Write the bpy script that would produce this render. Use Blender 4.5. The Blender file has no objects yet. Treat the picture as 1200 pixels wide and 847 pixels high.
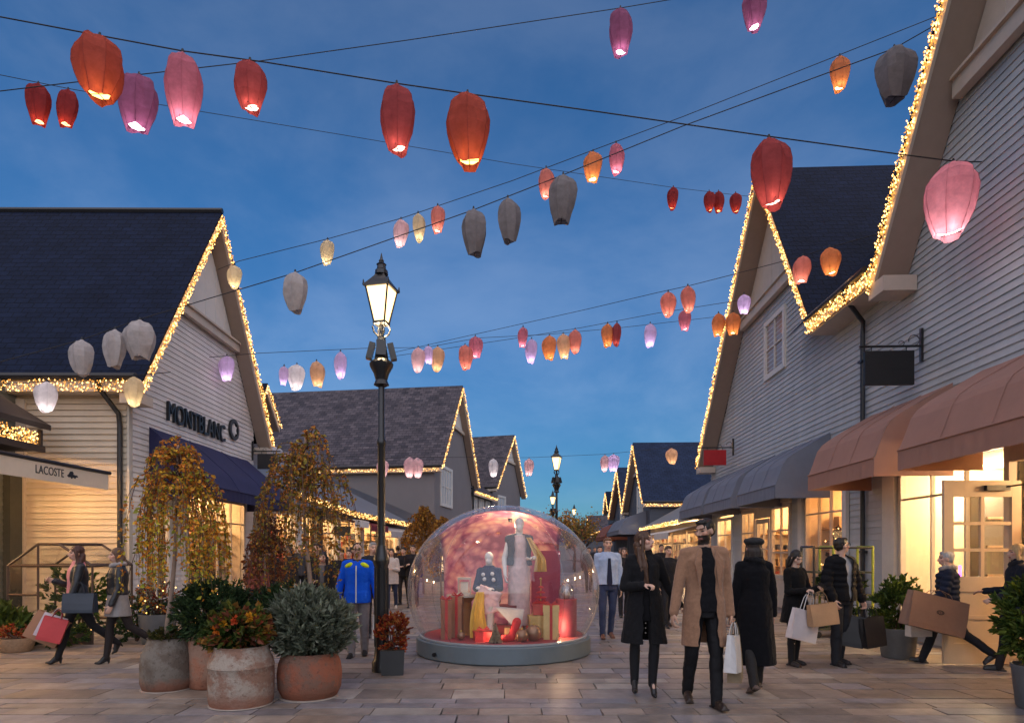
import bpy, bmesh, math, random
from mathutils import Vector, Matrix, noise
V3 = Vector
PI = math.pi
R = math.radians
random.seed(7)
SC = bpy.context.scene
COL = SC.collection

# ------------------------------------------------------------------ camera
FPX, HZ, CAMH = 750.0, 645.0, 1.55          # focal length and horizon row in the photograph's own pixels (1200 wide)
cam_d = bpy.data.cameras.new('camera')
cam = bpy.data.objects.new('camera', cam_d)
COL.objects.link(cam)
SC.camera = cam
cam.location = (0, 0, CAMH)
cam.rotation_euler = (R(90), 0, 0)
cam_d.sensor_width = 36
cam_d.lens = 36 * FPX / 1200
cam_d.shift_y = (HZ - 423.5) / 1200
cam_d.clip_start = 0.1
cam_d.clip_end = 2000


def gz(y):                                   # depth of the ground seen at row y
    return FPX * CAMH / (y - HZ)


def at(x, y, Y):                             # point seen at (x, y) at depth Y
    return V3(((x - 600) / FPX * Y, Y, CAMH + (HZ - y) / FPX * Y))


def gp(x, y):                                # ground point seen at (x, y)
    p = at(x, y, gz(y)); p.z = 0
    return p


# ------------------------------------------------------------------ mesh builder
class MB:
    def __init__(self, f=None, col=None):
        self.V, self.F, self.C, self.U, self.M = [], [], [], [], []
        self.f, self.col = f, col

    def v(self, p):
        p = self.f(p[0], p[1], p[2]) if self.f else V3(p)
        self.V.append(p)
        return len(self.V) - 1

    def face(self, ids, col=None, uv=None, mi=0):
        self.F.append(tuple(ids)); self.C.append(col or self.col); self.U.append(uv); self.M.append(mi)

    def poly(self, pts, col=None, uv=None, mi=0):
        self.face([self.v(p) for p in pts], col, uv, mi)

    def box(self, a, b, col=None, mi=0):
        i = [self.v((x, y, z)) for z in (a[2], b[2]) for y in (a[1], b[1]) for x in (a[0], b[0])]
        for q in ((0, 2, 3, 1), (4, 5, 7, 6), (0, 1, 5, 4), (2, 6, 7, 3), (0, 4, 6, 2), (1, 3, 7, 5)):
            self.face([i[k] for k in q], col, None, mi)

    def obox(self, c, s, Rm=None, col=None, mi=0, taper=1.0):
        Rm = Rm or Matrix.Identity(3)
        c = V3(c)
        i = []
        for z in (-1, 1):
            t = taper if z > 0 else 1
            for y in (-1, 1):
                for x in (-1, 1):
                    i.append(self.v(c + Rm @ V3((x * s[0] / 2 * t, y * s[1] / 2 * t, z * s[2] / 2))))
        for q in ((0, 2, 3, 1), (4, 5, 7, 6), (0, 1, 5, 4), (2, 6, 7, 3), (0, 4, 6, 2), (1, 3, 7, 5)):
            self.face([i[k] for k in q], col, None, mi)

    def prism(self, pts, off, col=None, mi=0):
        a = [self.v(p) for p in pts]
        b = [self.v(V3(p) + V3(off)) for p in pts]
        n = len(a)
        self.face(a[::-1], col, None, mi); self.face(b, col, None, mi)
        for k in range(n):
            self.face((a[k], a[(k + 1) % n], b[(k + 1) % n], b[k]), col, None, mi)

    def loft(self, rings, col=None, mi=0, cap=True, closed=True):
        ids = [[self.v(p) for p in r] for r in rings]
        n = len(ids[0])
        for a, b in zip(ids, ids[1:]):
            for k in range(n if closed else n - 1):
                self.face((a[k], a[(k + 1) % n], b[(k + 1) % n], b[k]), col, None, mi)
        if cap:
            self.face(ids[0][::-1], col, None, mi); self.face(ids[-1], col, None, mi)

    def tube(self, pts, r, n=6, col=None, mi=0, cap=True):
        pts = [V3(p) for p in pts]
        m = len(pts)
        rings = []
        for i, p in enumerate(pts):
            t = (pts[min(i + 1, m - 1)] - pts[max(i - 1, 0)])
            if t.length < 1e-9: t = V3((0, 0, 1))
            t.normalize()
            u = t.cross(V3((0, 0, 1)))
            if u.length < 0.05: u = t.cross(V3((1, 0, 0)))
            u.normalize(); w = t.cross(u)
            rr = r[i] if isinstance(r, (list, tuple)) else r
            rings.append([p + (u * math.cos(2 * PI * k / n) + w * math.sin(2 * PI * k / n)) * rr for k in range(n)])
        self.loft(rings, col, mi, cap)

    def lathe(self, c, prof, n=20, Rm=None, col=None, mi=0, cap=True, sq=None):
        c = V3(c); rings = []
        for r, z in prof:
            ring = []
            for k in range(n):
                a = 2 * PI * (k + .5) / n
                p = V3((r * math.cos(a), r * math.sin(a), z))
                ring.append(c + (Rm @ p if Rm else p))
            rings.append(ring)
        self.loft(rings, col, mi, cap)

    def ell(self, c, rad, nu=14, nv=9, Rm=None, col=None, mi=0):
        c = V3(c)
        f = lambda p: c + (Rm @ p if Rm else p)
        top = self.v(f(V3((0, 0, rad[2])))); bot = self.v(f(V3((0, 0, -rad[2]))))
        rows = []
        for j in range(1, nv):
            t = PI * j / nv
            rows.append([self.v(f(V3((rad[0] * math.sin(t) * math.cos(2 * PI * k / nu), rad[1] * math.sin(t) * math.sin(2 * PI * k / nu), rad[2] * math.cos(t))))) for k in range(nu)])
        for k in range(nu):
            self.face((top, rows[0][k], rows[0][(k + 1) % nu]), col, None, mi)
            self.face((bot, rows[-1][(k + 1) % nu], rows[-1][k]), col, None, mi)
        for a, b in zip(rows, rows[1:]):
            for k in range(nu):
                self.face((a[k], b[k], b[(k + 1) % nu], a[(k + 1) % nu]), col, None, mi)

    def cap(self, p0, p1, r0, r1, n=12):
        p0, p1 = V3(p0), V3(p1)
        t = p1 - p0
        if t.length < 1e-6: t = V3((0, 0, 1e-4))
        t.normalize()
        u = t.orthogonal().normalized(); w = t.cross(u)
        rings = []
        for a in (-85, -50, -20):
            rings.append((p0 + t * r0 * math.sin(R(a)), r0 * math.cos(R(a))))
        rings.append((p0, r0)); rings.append((p1, r1))
        for a in (20, 50, 85):
            rings.append((p1 + t * r1 * math.sin(R(a)), r1 * math.cos(R(a))))
        self.loft([[c + (u * math.cos(2 * PI * k / n) + w * math.sin(2 * PI * k / n)) * q for k in range(n)] for c, q in rings])


BASE = {}


def make_mesh(mb, name, inv=None):
    me = bpy.data.meshes.new(name)
    vs = [inv @ v for v in mb.V] if inv else mb.V
    me.from_pydata([tuple(v) for v in vs], [], mb.F)
    if any(c is not None for c in mb.C):
        ca = me.color_attributes.new('Col', 'FLOAT_COLOR', 'CORNER')
        arr = []
        for f, c in zip(mb.F, mb.C):
            c = c or (.5, .5, .5)
            arr += [c[0], c[1], c[2], 1.0] * len(f)
        ca.data.foreach_set('color', arr)
    if any(u is not None for u in mb.U):
        uv = me.uv_layers.new(name='UVMap')
        arr = []
        for f, u in zip(mb.F, mb.U):
            if u is None: arr += [0, 0] * len(f)
            else:
                for q in u: arr += [q[0], q[1]]
        uv.data.foreach_set('uv', arr)
    if any(mb.M):
        me.polygons.foreach_set('material_index', mb.M)
    return me


def finish(me, smooth, fixn=True):
    if fixn:
        bm = bmesh.new(); bm.from_mesh(me)
        bmesh.ops.recalc_face_normals(bm, faces=bm.faces)
        bm.to_mesh(me); bm.free()
    if smooth is not False:
        me.polygons.foreach_set('use_smooth', [True] * len(me.polygons))
        if smooth is not True:
            me.set_sharp_from_angle(angle=R(smooth))
    me.update()


def build(mb, name, mats, parent=None, smooth=False, base=None, fixn=True, local=False):
    """one mesh object; a top-level one gets its origin at BASE, a child lives in its thing's own space"""
    if not isinstance(mats, (list, tuple)): mats = [mats]
    inv = None
    if parent is not None and not local:
        b = BASE.get(parent.name)
        inv = b.inverted() if b else None
    elif base is not None and not local:
        inv = Matrix.Translation(V3(base)).inverted()
    me = make_mesh(mb, name, inv)
    finish(me, smooth, fixn)
    for m in mats: me.materials.append(m)
    o = bpy.data.objects.new(name, me)
    COL.objects.link(o)
    if parent is not None:
        o.parent = parent
        BASE[o.name] = BASE.get(parent.name, Matrix.Identity(4))
    else:
        if base is not None: o.location = base
        BASE[o.name] = Matrix.Translation(V3(base)) if base is not None else Matrix.Identity(4)
    return o


def tag(o, label=None, cat=None, group=None, kind=None):
    if label: o['label'] = label
    if cat: o['category'] = cat
    if group: o['group'] = group
    if kind: o['kind'] = kind
    return o


def thing(name, label, cat, loc=(0, 0, 0), rz=0, group=None):
    o = bpy.data.objects.new(name, None)
    COL.objects.link(o)
    o.empty_display_size = .2
    o.location = loc; o.rotation_euler = (0, 0, rz)
    BASE[o.name] = Matrix.Translation(V3(loc)) @ Matrix.Rotation(rz, 4, 'Z')
    return tag(o, label, cat, group)


def copy_tree(o, parent=None, loc=None, rz=None, label=None, scale=None):
    c = o.copy(); COL.objects.link(c)
    if parent is not None: c.parent = parent
    if loc is not None: c.location = loc
    if rz is not None: c.rotation_euler = (0, 0, rz)
    if scale is not None: c.scale = (scale, scale, scale)
    if label: c['label'] = label
    for ch in [q for q in o.children]:
        copy_tree(ch, c)
    return c


# ------------------------------------------------------------------ materials
def newmat(name):
    m = bpy.data.materials.new(name); m.use_nodes = True
    nt = m.node_tree; nt.nodes.clear()
    return m, nt, nt.nodes, nt.links


def N(nt, t, **kw):
    n = nt.nodes.new(t)
    for k, v in kw.items():
        if k.startswith('i_'): n.inputs[k[2:].replace('_', ' ')].default_value = v
        else: setattr(n, k, v)
    return n


def rgba(c): return (c[0], c[1], c[2], 1)


MATS = {}


def mat(name, col, rough=.6, metal=0, var=.15, vscale=6, bump=0, bscale=40, coat=0, attr=False, spec=.5, sheen=0, stretch=None, trans=0):
    if name in MATS: return MATS[name]
    m, nt, nodes, L = newmat(name)
    out = N(nt, 'ShaderNodeOutputMaterial'); b = N(nt, 'ShaderNodeBsdfPrincipled')
    b.inputs['Roughness'].default_value = rough; b.inputs['Metallic'].default_value = metal
    b.inputs['Specular IOR Level'].default_value = spec
    b.inputs['Coat Weight'].default_value = coat
    if sheen: b.inputs['Sheen Weight'].default_value = sheen
    tc = N(nt, 'ShaderNodeTexCoord')
    mp = N(nt, 'ShaderNodeMapping')
    if stretch: mp.inputs['Scale'].default_value = stretch
    L.new(tc.outputs['Object'], mp.inputs['Vector'])
    no = N(nt, 'ShaderNodeTexNoise', i_Scale=vscale, i_Detail=6.0, i_Roughness=.65)
    L.new(mp.outputs['Vector'], no.inputs['Vector'])
    mr = N(nt, 'ShaderNodeMapRange'); mr.inputs['To Min'].default_value = 1 - var; mr.inputs['To Max'].default_value = 1 + var
    mr.inputs['From Min'].default_value = .25; mr.inputs['From Max'].default_value = .75
    L.new(no.outputs['Fac'], mr.inputs['Value'])
    vm = N(nt, 'ShaderNodeVectorMath', operation='SCALE')
    if attr:
        a = N(nt, 'ShaderNodeAttribute', attribute_name='Col'); L.new(a.outputs['Color'], vm.inputs[0])
    else: vm.inputs[0].default_value = col
    L.new(mr.outputs['Result'], vm.inputs['Scale'])
    L.new(vm.outputs[0], b.inputs['Base Color'])
    if bump:
        n2 = N(nt, 'ShaderNodeTexNoise', i_Scale=bscale, i_Detail=5.0, i_Roughness=.6)
        L.new(mp.outputs['Vector'], n2.inputs['Vector'])
        bp = N(nt, 'ShaderNodeBump', i_Strength=bump, i_Distance=.02)
        L.new(n2.outputs['Fac'], bp.inputs['Height']); L.new(bp.outputs['Normal'], b.inputs['Normal'])
    if trans:
        tr = N(nt, 'ShaderNodeBsdfTranslucent'); L.new(vm.outputs[0], tr.inputs['Color'])
        mx = N(nt, 'ShaderNodeMixShader'); mx.inputs['Fac'].default_value = trans
        L.new(b.outputs[0], mx.inputs[1]); L.new(tr.outputs[0], mx.inputs[2]); L.new(mx.outputs[0], out.inputs['Surface'])
    else:
        L.new(b.outputs[0], out.inputs['Surface'])
    MATS[name] = m
    return m


def emit(name, col, st):
    if name in MATS: return MATS[name]
    m, nt, nodes, L = newmat(name)
    e = N(nt, 'ShaderNodeEmission'); e.inputs['Color'].default_value = rgba(col); e.inputs['Strength'].default_value = st
    o = N(nt, 'ShaderNodeOutputMaterial'); L.new(e.outputs[0], o.inputs['Surface'])
    MATS[name] = m
    return m


def glass(name, tint=(1, 1, 1), refl=.08, rough=.02, mx_=.75, pw=3.5, haze=0):
    """thin pane: straight transmission plus a fresnel reflection"""
    if name in MATS: return MATS[name]
    m, nt, nodes, L = newmat(name)
    o = N(nt, 'ShaderNodeOutputMaterial')
    t = N(nt, 'ShaderNodeBsdfTransparent'); t.inputs['Color'].default_value = rgba(tint)
    g = N(nt, 'ShaderNodeBsdfGlossy'); g.inputs['Roughness'].default_value = rough
    lw = N(nt, 'ShaderNodeLayerWeight', i_Blend=.5)
    p = N(nt, 'ShaderNodeMath', operation='POWER'); p.inputs[1].default_value = pw
    L.new(lw.outputs['Facing'], p.inputs[0])
    mr = N(nt, 'ShaderNodeMapRange'); mr.inputs['To Min'].default_value = refl; mr.inputs['To Max'].default_value = mx_
    L.new(p.outputs[0], mr.inputs['Value'])
    mx = N(nt, 'ShaderNodeMixShader')
    L.new(mr.outputs[0], mx.inputs['Fac']); L.new(t.outputs[0], mx.inputs[1]); L.new(g.outputs[0], mx.inputs[2])
    if haze:
        df = N(nt, 'ShaderNodeBsdfDiffuse'); df.inputs['Color'].default_value = (.85, .85, .88, 1)  # white veil added towards grazing edges to bring out the rim
        m3 = N(nt, 'ShaderNodeMapRange'); m3.inputs['To Min'].default_value = haze * .12; m3.inputs['To Max'].default_value = haze; L.new(p.outputs[0], m3.inputs['Value'])
        mz = N(nt, 'ShaderNodeMixShader'); L.new(m3.outputs[0], mz.inputs['Fac']); L.new(mx.outputs[0], mz.inputs[1]); L.new(df.outputs[0], mz.inputs[2]); L.new(mz.outputs[0], o.inputs['Surface'])
    else: L.new(mx.outputs[0], o.inputs['Surface'])
    MATS[name] = m
    return m


def slate(name, c1, c2, mortar, w=.3, h=.17, rough=.55):
    if name in MATS: return MATS[name]
    m, nt, nodes, L = newmat(name)
    o = N(nt, 'ShaderNodeOutputMaterial'); b = N(nt, 'ShaderNodeBsdfPrincipled'); b.inputs['Roughness'].default_value = rough; b.inputs['Specular IOR Level'].default_value = .15
    tc = N(nt, 'ShaderNodeTexCoord')
    br = N(nt, 'ShaderNodeTexBrick', offset=.5)
    br.inputs['Scale'].default_value = 1; br.inputs['Brick Width'].default_value = w; br.inputs['Row Height'].default_value = h
    br.inputs['Mortar Size'].default_value = .012; br.inputs['Mortar Smooth'].default_value = .3; br.inputs['Bias'].default_value = 0
    br.inputs['Color1'].default_value = rgba(c1); br.inputs['Color2'].default_value = rgba(c2); br.inputs['Mortar'].default_value = rgba(mortar)
    L.new(tc.outputs['UV'], br.inputs['Vector'])
    no = N(nt, 'ShaderNodeTexNoise', i_Scale=1.3, i_Detail=8.0, i_Roughness=.75); L.new(tc.outputs['UV'], no.inputs['Vector'])
    mr = N(nt, 'ShaderNodeMapRange'); mr.inputs['To Min'].default_value = .55; mr.inputs['To Max'].default_value = 1.45
    mr.inputs['From Min'].default_value = .25; mr.inputs['From Max'].default_value = .75
    L.new(no.outputs['Fac'], mr.inputs['Value'])
    vm = N(nt, 'ShaderNodeVectorMath', operation='SCALE'); L.new(br.outputs['Color'], vm.inputs[0]); L.new(mr.outputs[0], vm.inputs['Scale'])
    L.new(vm.outputs[0], b.inputs['Base Color'])
    # each course slopes up to its lower edge, so the courses catch light like lapped slates
    sp = N(nt, 'ShaderNodeSeparateXYZ'); L.new(tc.outputs['UV'], sp.inputs[0])
    dv = N(nt, 'ShaderNodeMath', operation='DIVIDE'); dv.inputs[1].default_value = h; L.new(sp.outputs['Y'], dv.inputs[0])
    fr = N(nt, 'ShaderNodeMath', operation='FRACT'); L.new(dv.outputs[0], fr.inputs[0])
    iv = N(nt, 'ShaderNodeMath', operation='SUBTRACT'); iv.inputs[0].default_value = 1; L.new(fr.outputs[0], iv.inputs[1])
    ad = N(nt, 'ShaderNodeMath', operation='ADD'); L.new(iv.outputs[0], ad.inputs[0]); 
    n3 = N(nt, 'ShaderNodeTexNoise', i_Scale=14.0, i_Detail=3.0); L.new(tc.outputs['UV'], n3.inputs['Vector']); L.new(n3.outputs['Fac'], ad.inputs[1])
    bp = N(nt, 'ShaderNodeBump', i_Strength=.8, i_Distance=.03); L.new(ad.outputs[0], bp.inputs['Height'])
    L.new(bp.outputs['Normal'], b.inputs['Normal'])
    L.new(b.outputs[0], o.inputs['Surface'])
    MATS[name] = m
    return m


def leafmat(name, trans=.35, rough=.55):
    return mat(name, (.1, .1, .1), rough=rough, attr=True, var=.2, vscale=30, trans=trans, spec=.3)


M_trim_warm = mat('trim_warm_white', (.55, .47, .39), .6, var=.08)
M_trim_white = mat('trim_white', (.66, .64, .61), .55, var=.06)
M_soffit = mat('soffit_taupe', (.33, .25, .20), .7, var=.06)
M_side_grey = mat('siding_grey', (.36, .365, .37), .62, attr=True, var=.12, vscale=2.2, stretch=(1, 1, .25))
M_side_cream = mat('siding_cream', (.6, .55, .48), .6, attr=True, var=.11, vscale=2.2, stretch=(1, 1, .25))
M_side_dark = mat('siding_dark', (.1, .11, .13), .6, attr=True, var=.08, vscale=1.2)
M_navy_slate = slate('navy_slates', (.0075, .0135, .036), (.0055, .010, .027), (.002, .004, .011), rough=.8)
M_blue_slate = slate('blue_slates', (.02, .034, .075), (.015, .026, .06), (.006, .01, .025), rough=.7)
M_brown_slate = slate('brown_grey_slates', (.12, .10, .11), (.05, .045, .055), (.02, .018, .022), w=.34, h=.2)
M_iron = mat('black_iron', (.012, .012, .013), .38, metal=.0, var=.2, coat=.2)
M_gutter = mat('black_gutter', (.015, .015, .018), .4)
M_navy_cloth = mat('navy_canvas', (.016, .018, .075), .8, var=.15, vscale=2, bump=.2)
M_pink_cloth = mat('dusky_pink_canvas', (.34, .185, .142), .85, var=.1, vscale=2, bump=.25, bscale=8)
M_grey_cloth = mat('grey_canvas', (.17, .19, .245), .85, var=.1, vscale=2, bump=.25, bscale=8)
M_cream_cloth = mat('cream_canvas', (.66, .56, .44), .85, var=.08, vscale=2, bump=.2, bscale=8)
M_glass = glass('shop_glass', refl=.06)
M_bulb = emit('fairy_bulb', (1, .52, .15), 3.6)
M_bulb_dim = emit('fairy_bulb_gold', (1, .42, .08), .8)
M_bulb_far = emit('fairy_bulb_far', (1, .60, .22), 2.2)
M_cable = mat('cable_black', (.012, .012, .014), .6)
M_wood_pine = mat('wood_pine', (.50, .27, .11), .55, var=.2, vscale=5, stretch=(8, 8, 1))
M_inwall = mat('shop_inside_cream', (.72, .58, .40), .8, var=.05)
M_stock = mat('shop_stock', (.2, .1, .06), .7, attr=True, var=.2)

# ------------------------------------------------------------------ sky and light
w = bpy.data.worlds.new('World'); SC.world = w; w.use_nodes = True
nt = w.node_tree; nt.nodes.clear(); L = nt.links
SUN_EL, SUN_AZ = 42.0, 166.0          # broad soft fill light, high behind the camera and slightly to its right
sky = N(nt, 'ShaderNodeTexSky', sky_type='NISHITA', sun_disc=False)
sky.sun_elevation = R(SUN_EL); sky.sun_rotation = R(SUN_AZ)
sky.air_density = 1.0; sky.dust_density = .4; sky.ozone_density = 5.0
tc = N(nt, 'ShaderNodeTexCoord')
mp = N(nt, 'ShaderNodeMapping'); mp.inputs['Scale'].default_value = (1, 1, 1.9)
L.new(tc.outputs['Generated'], mp.inputs['Vector'])
n1 = N(nt, 'ShaderNodeTexNoise', i_Scale=2.3, i_Detail=8.0, i_Roughness=.58, i_Distortion=.25); L.new(mp.outputs[0], n1.inputs['Vector'])
mr = N(nt, 'ShaderNodeMapRange', interpolation_type='SMOOTHSTEP')
mr.inputs['From Min'].default_value = .36; mr.inputs['From Max'].default_value = .70
mr.inputs['To Min'].default_value = 0; mr.inputs['To Max'].default_value = .8
L.new(n1.outputs['Fac'], mr.inputs['Value'])
mx = N(nt, 'ShaderNodeMix', data_type='RGBA'); L.new(mr.outputs[0], mx.inputs['Factor'])
hs = N(nt, 'ShaderNodeHueSaturation'); hs.inputs['Saturation'].default_value = .80; hs.inputs['Value'].default_value = 1.22
tint = N(nt, 'ShaderNodeMix', data_type='RGBA', blend_type='MULTIPLY'); tint.inputs['Factor'].default_value = 1; tint.inputs['B'].default_value = (.44, .90, 1.18, 1)
L.new(sky.outputs[0], tint.inputs['A'])
L.new(tint.outputs['Result'], hs.inputs['Color'])
L.new(tint.outputs['Result'], mx.inputs['A']); L.new(hs.outputs[0], mx.inputs['B'])
bg = N(nt, 'ShaderNodeBackground'); bg.inputs['Strength'].default_value = .054
sz = N(nt, 'ShaderNodeSeparateXYZ'); L.new(tc.outputs['Generated'], sz.inputs[0])
dim = N(nt, 'ShaderNodeMapRange', interpolation_type='SMOOTHSTEP'); dim.inputs['From Min'].default_value = 0; dim.inputs['From Max'].default_value = .5
dim.inputs["To Min"].default_value = .54; dim.inputs['To Max'].default_value = 1; L.new(sz.outputs['Z'], dim.inputs['Value'])
dm = N(nt, 'ShaderNodeVectorMath', operation='SCALE'); L.new(mx.outputs['Result'], dm.inputs[0]); L.new(dim.outputs[0], dm.inputs['Scale'])
L.new(dm.outputs[0], bg.inputs['Color'])
wo = N(nt, 'ShaderNodeOutputWorld'); L.new(bg.outputs[0], wo.inputs['Surface'])
sd = bpy.data.lights.new('dusk_glow', 'SUN'); sd.energy = 1.5; sd.angle = R(130); sd.color = (1, .81, .66)
so = bpy.data.objects.new('dusk_glow', sd); COL.objects.link(so)
az = R(SUN_AZ)
sdir = V3((math.sin(az) * math.cos(R(SUN_EL)), math.cos(az) * math.cos(R(SUN_EL)), math.sin(R(SUN_EL))))
so.rotation_euler = (-sdir).to_track_quat('-Z', 'Y').to_euler()
so.location = (4, -14, 14)
vs = SC.view_settings
vs.view_transform = 'Standard'; vs.look = 'None'; vs.gamma = 1; vs.exposure = 0.9; vs.use_curve_mapping = False
SC.cycles.use_denoising = True
SC.cycles.max_bounces = 8; SC.cycles.transparent_max_bounces = 24
SC.cycles.sample_clamp_indirect = 4.0
SC.cycles.caustics_reflective = False; SC.cycles.caustics_refractive = False


def point_light(name, p, energy, col=(1, .7, .4), r=.12, parent=None):
    d = bpy.data.lights.new(name, 'POINT'); d.energy = energy; d.color = col; d.shadow_soft_size = r
    o = bpy.data.objects.new(name, d); COL.objects.link(o); o.location = p
    if parent is not None:
        o.parent = parent
        o.location = BASE[parent.name].inverted() @ V3(p)
    return o


def creases(me, amp, scale, seed=0, zs=1.0):
    me.update()
    off = V3((seed * 3.1, seed * 1.7, seed * .9))
    co = [v.co.copy() for v in me.vertices]; no = [v.normal.copy() for v in me.vertices]
    for v, c, n in zip(me.vertices, co, no):
        q = V3((c.x, c.y, c.z * zs)) * scale + off
        v.co = c + n * amp * (noise.noise(q) + .5 * noise.noise(q * 2.3))


# ================================================================== setting: ground and flagstones
g = MB()
g.poly([(-600, -200, -.045), (600, -200, -.045), (600, 900, -.045), (-600, 900, -.045)])
tag(build(g, 'ground', mat('ground_bed', (.055, .048, .045), .9, bump=.4, bscale=3)), kind='structure')
p = MB()
y = 2.2
rnd = random.Random(3)
while y < 46:
    h = rnd.choice((.2, .27, .33, .4, .46)) * (1 if y < 25 else 2)
    x = -13 + rnd.uniform(0, .6)
    while x < 13:
        wd = rnd.uniform(.35, 1.05) * (1 if y < 25 else 1.8)
        if abs(x) < y * .86 + 2:
            t = rnd.random()
            base = (.225, .185, .16) if t < .38 else (.20, .182, .19) if t < .72 else (.26, .20, .16) if t < .9 else (.29, .255, .225)
            k = rnd.uniform(.72, 1.22)
            c = (base[0] * k, base[1] * k, base[2] * k)
            gp_ = .006
            zz = [rnd.uniform(-.004, .004) for _ in range(4)]
            j = lambda: rnd.uniform(-.006, .006)
            gy_ = .012
            a = [(x + gp_ + j(), y + gy_ + j(), zz[0]), (x + wd - gp_ + j(), y + gy_ + j(), zz[1]), (x + wd - gp_ + j(), y + h - gy_ + j(), zz[2]), (x + gp_ + j(), y + h - gy_ + j(), zz[3])]
            top = [p.v(q) for q in a]
            bot = [p.v((q[0] + (-.01 if i in (0, 3) else .01) * .8, q[1] + (-.01 if i < 2 else .01) * .8, -.03)) for i, q in enumerate(a)]
            p.face(top, c)
            for i in range(4): p.face((bot[i], bot[(i + 1) % 4], top[(i + 1) % 4], top[i]), (c[0] * .8, c[1] * .8, c[2] * .8))
        x += wd
    y += h
M_flag = mat('sandstone_flags', (.2, .16, .14), .46, attr=True, var=.42, vscale=3.6, bump=.35, bscale=14, spec=.45)
tag(build(p, 'paving', M_flag), kind='structure')
p = MB(); p.box((-9, 46, -.04), (9, 140, .004))
tag(build(p, 'street', mat('far_paving', (.19, .155, .135), .6, var=.2, vscale=.6)), kind='structure')


# ================================================================== facade helpers
def frame(O, d):
    d = V3((d[0], d[1], 0)).normalized(); n = V3((-d.y, d.x, 0)) if O[0] > 0 else V3((d.y, -d.x, 0))
    O = V3(O)
    f = lambda s, o, z: O + d * s + n * o + V3((0, 0, z))
    return f


RF = frame((6.55, 0, 0), (32 / 750, 1))      # right-hand facade: s along the street, o towards the street
LF = frame((-7.7, 0, 0), (-5 / 750, 1))      # left-hand facade


def siding(mb, z0, z1, bounds, openings, course, base, side=False, rnd=random.Random(5)):
    z = z0
    while z < z1 - .01:
        zb, zt = z, min(z + course, z1)
        k = rnd.uniform(.955, 1.045); c = (base[0] * k, base[1] * k, base[2] * k)
        bb, bt = bounds(zb), bounds(zt)
        for (a0, b0), (a1, b1) in zip(bb, bt):
            cuts = sorted([(o[0], o[1]) for o in openings if o[2] < zt - .02 and o[3] > zb + .02 and o[1] > min(a0, a1) and o[0] < max(b0, b1)])
            segs = []; l0, l1 = a0, a1
            for q0, q1 in cuts:
                if q0 > max(l0, l1): segs.append((l0, q0, l1, q0))
                l0 = l1 = q1
            segs.append((l0, b0, l1, b1))
            cutup = []
            for s0, s1, t0, t1 in segs:              # boards butt-jointed every few metres
                q = s0 + rnd.uniform(.6, 3.6)
                while q < min(s1, t1) - .4 and q > max(s0, t0) + .3:
                    cutup.append((s0, q, t0, q)); s0 = t0 = q; q += rnd.uniform(2.4, 3.9)
                cutup.append((s0, s1, t0, t1))
            for s0, s1, t0, t1 in cutup:
                k = rnd.uniform(.93, 1.06); c = (base[0] * k, base[1] * k, base[2] * k)
                if s1 - s0 < .01 and t1 - t0 < .01: continue
                if side:
                    mb.poly([(-.036, s0, zb), (-.036, s1, zb), (-.002, t1, zt), (-.002, t0, zt)], c)
                    mb.poly([(0, s0, zb), (0, s1, zb), (-.036, s1, zb), (-.036, s0, zb)], (c[0] * .9, c[1] * .9, c[2] * .9))  # undersides toned down, shade put into the board colour
                else:
                    mb.poly([(s0, .024, zb), (s1, .024, zb), (t1, .004, zt), (t0, .004, zt)], c)
                    mb.poly([(s0, 0, zb), (s1, 0, zb), (s1, .024, zb), (s0, .024, zb)], (c[0] * .9, c[1] * .9, c[2] * .9))  # darker underside again, shade carried by the colour
        z += course


def roof_plane(mb, F, s0, z0, s1, z1, ov, D, th=.07):
    """slab from the eave (s0,z0) up to the ridge (s1,z1), between o = ov and o = -D; uv in metres"""
    sl = math.hypot(s1 - s0, z1 - z0)
    a, b, c, d = (s0, ov, z0), (s1, ov, z1), (s1, -D, z1), (s0, -D, z0)
    P = [F(*q) for q in (a, b, c, d)]
    mb.poly(P, uv=[(0, 0), (0, sl), (ov + D, sl), (ov + D, 0)])
    Q = [q - V3((0, 0, th)) for q in P]
    mb.poly(Q, uv=[(0, 0)] * 4)
    for i in range(4):
        mb.poly([P[i], P[(i + 1) % 4], Q[(i + 1) % 4], Q[i]], uv=[(0, 0)] * 4)


def rake(F, s0, z0, s1, z1, ov, parent, drop=.3, mt=None, ms=None, soffit=True):
    m = MB(F)
    m.prism([(s0, ov - .05, z0 - .075), (s1, ov - .05, z1 - .075), (s1, ov - .05, z1 - drop), (s0, ov - .05, z0 - drop)], (0, 0, 0))
    m = MB(F)
    a = [(s0, ov, z0 - .075), (s1, ov, z1 - .075), (s1, ov, z1 - drop), (s0, ov, z0 - drop)]
    b = [(q[0], ov - .05, q[2]) for q in a]
    ia = [m.v(q) for q in a]; ib = [m.v(q) for q in b]
    m.face(ia); m.face(ib[::-1])
    for i in range(4): m.face((ia[i], ia[(i + 1) % 4], ib[(i + 1) % 4], ib[i]))
    bd = build(m, 'bargeboard', mt or M_trim_warm, parent)
    if soffit:
        m = MB(F)
        for o0, o1 in ((.03, ov - .055),):
            m.poly([(s0, o0, z0 - drop + .03), (s0, o1, z0 - drop + .03), (s1, o1, z1 - drop + .03), (s1, o0, z1 - drop + .03)])
        build(m, 'soffit', ms or M_soffit, parent)
    return bd


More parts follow.
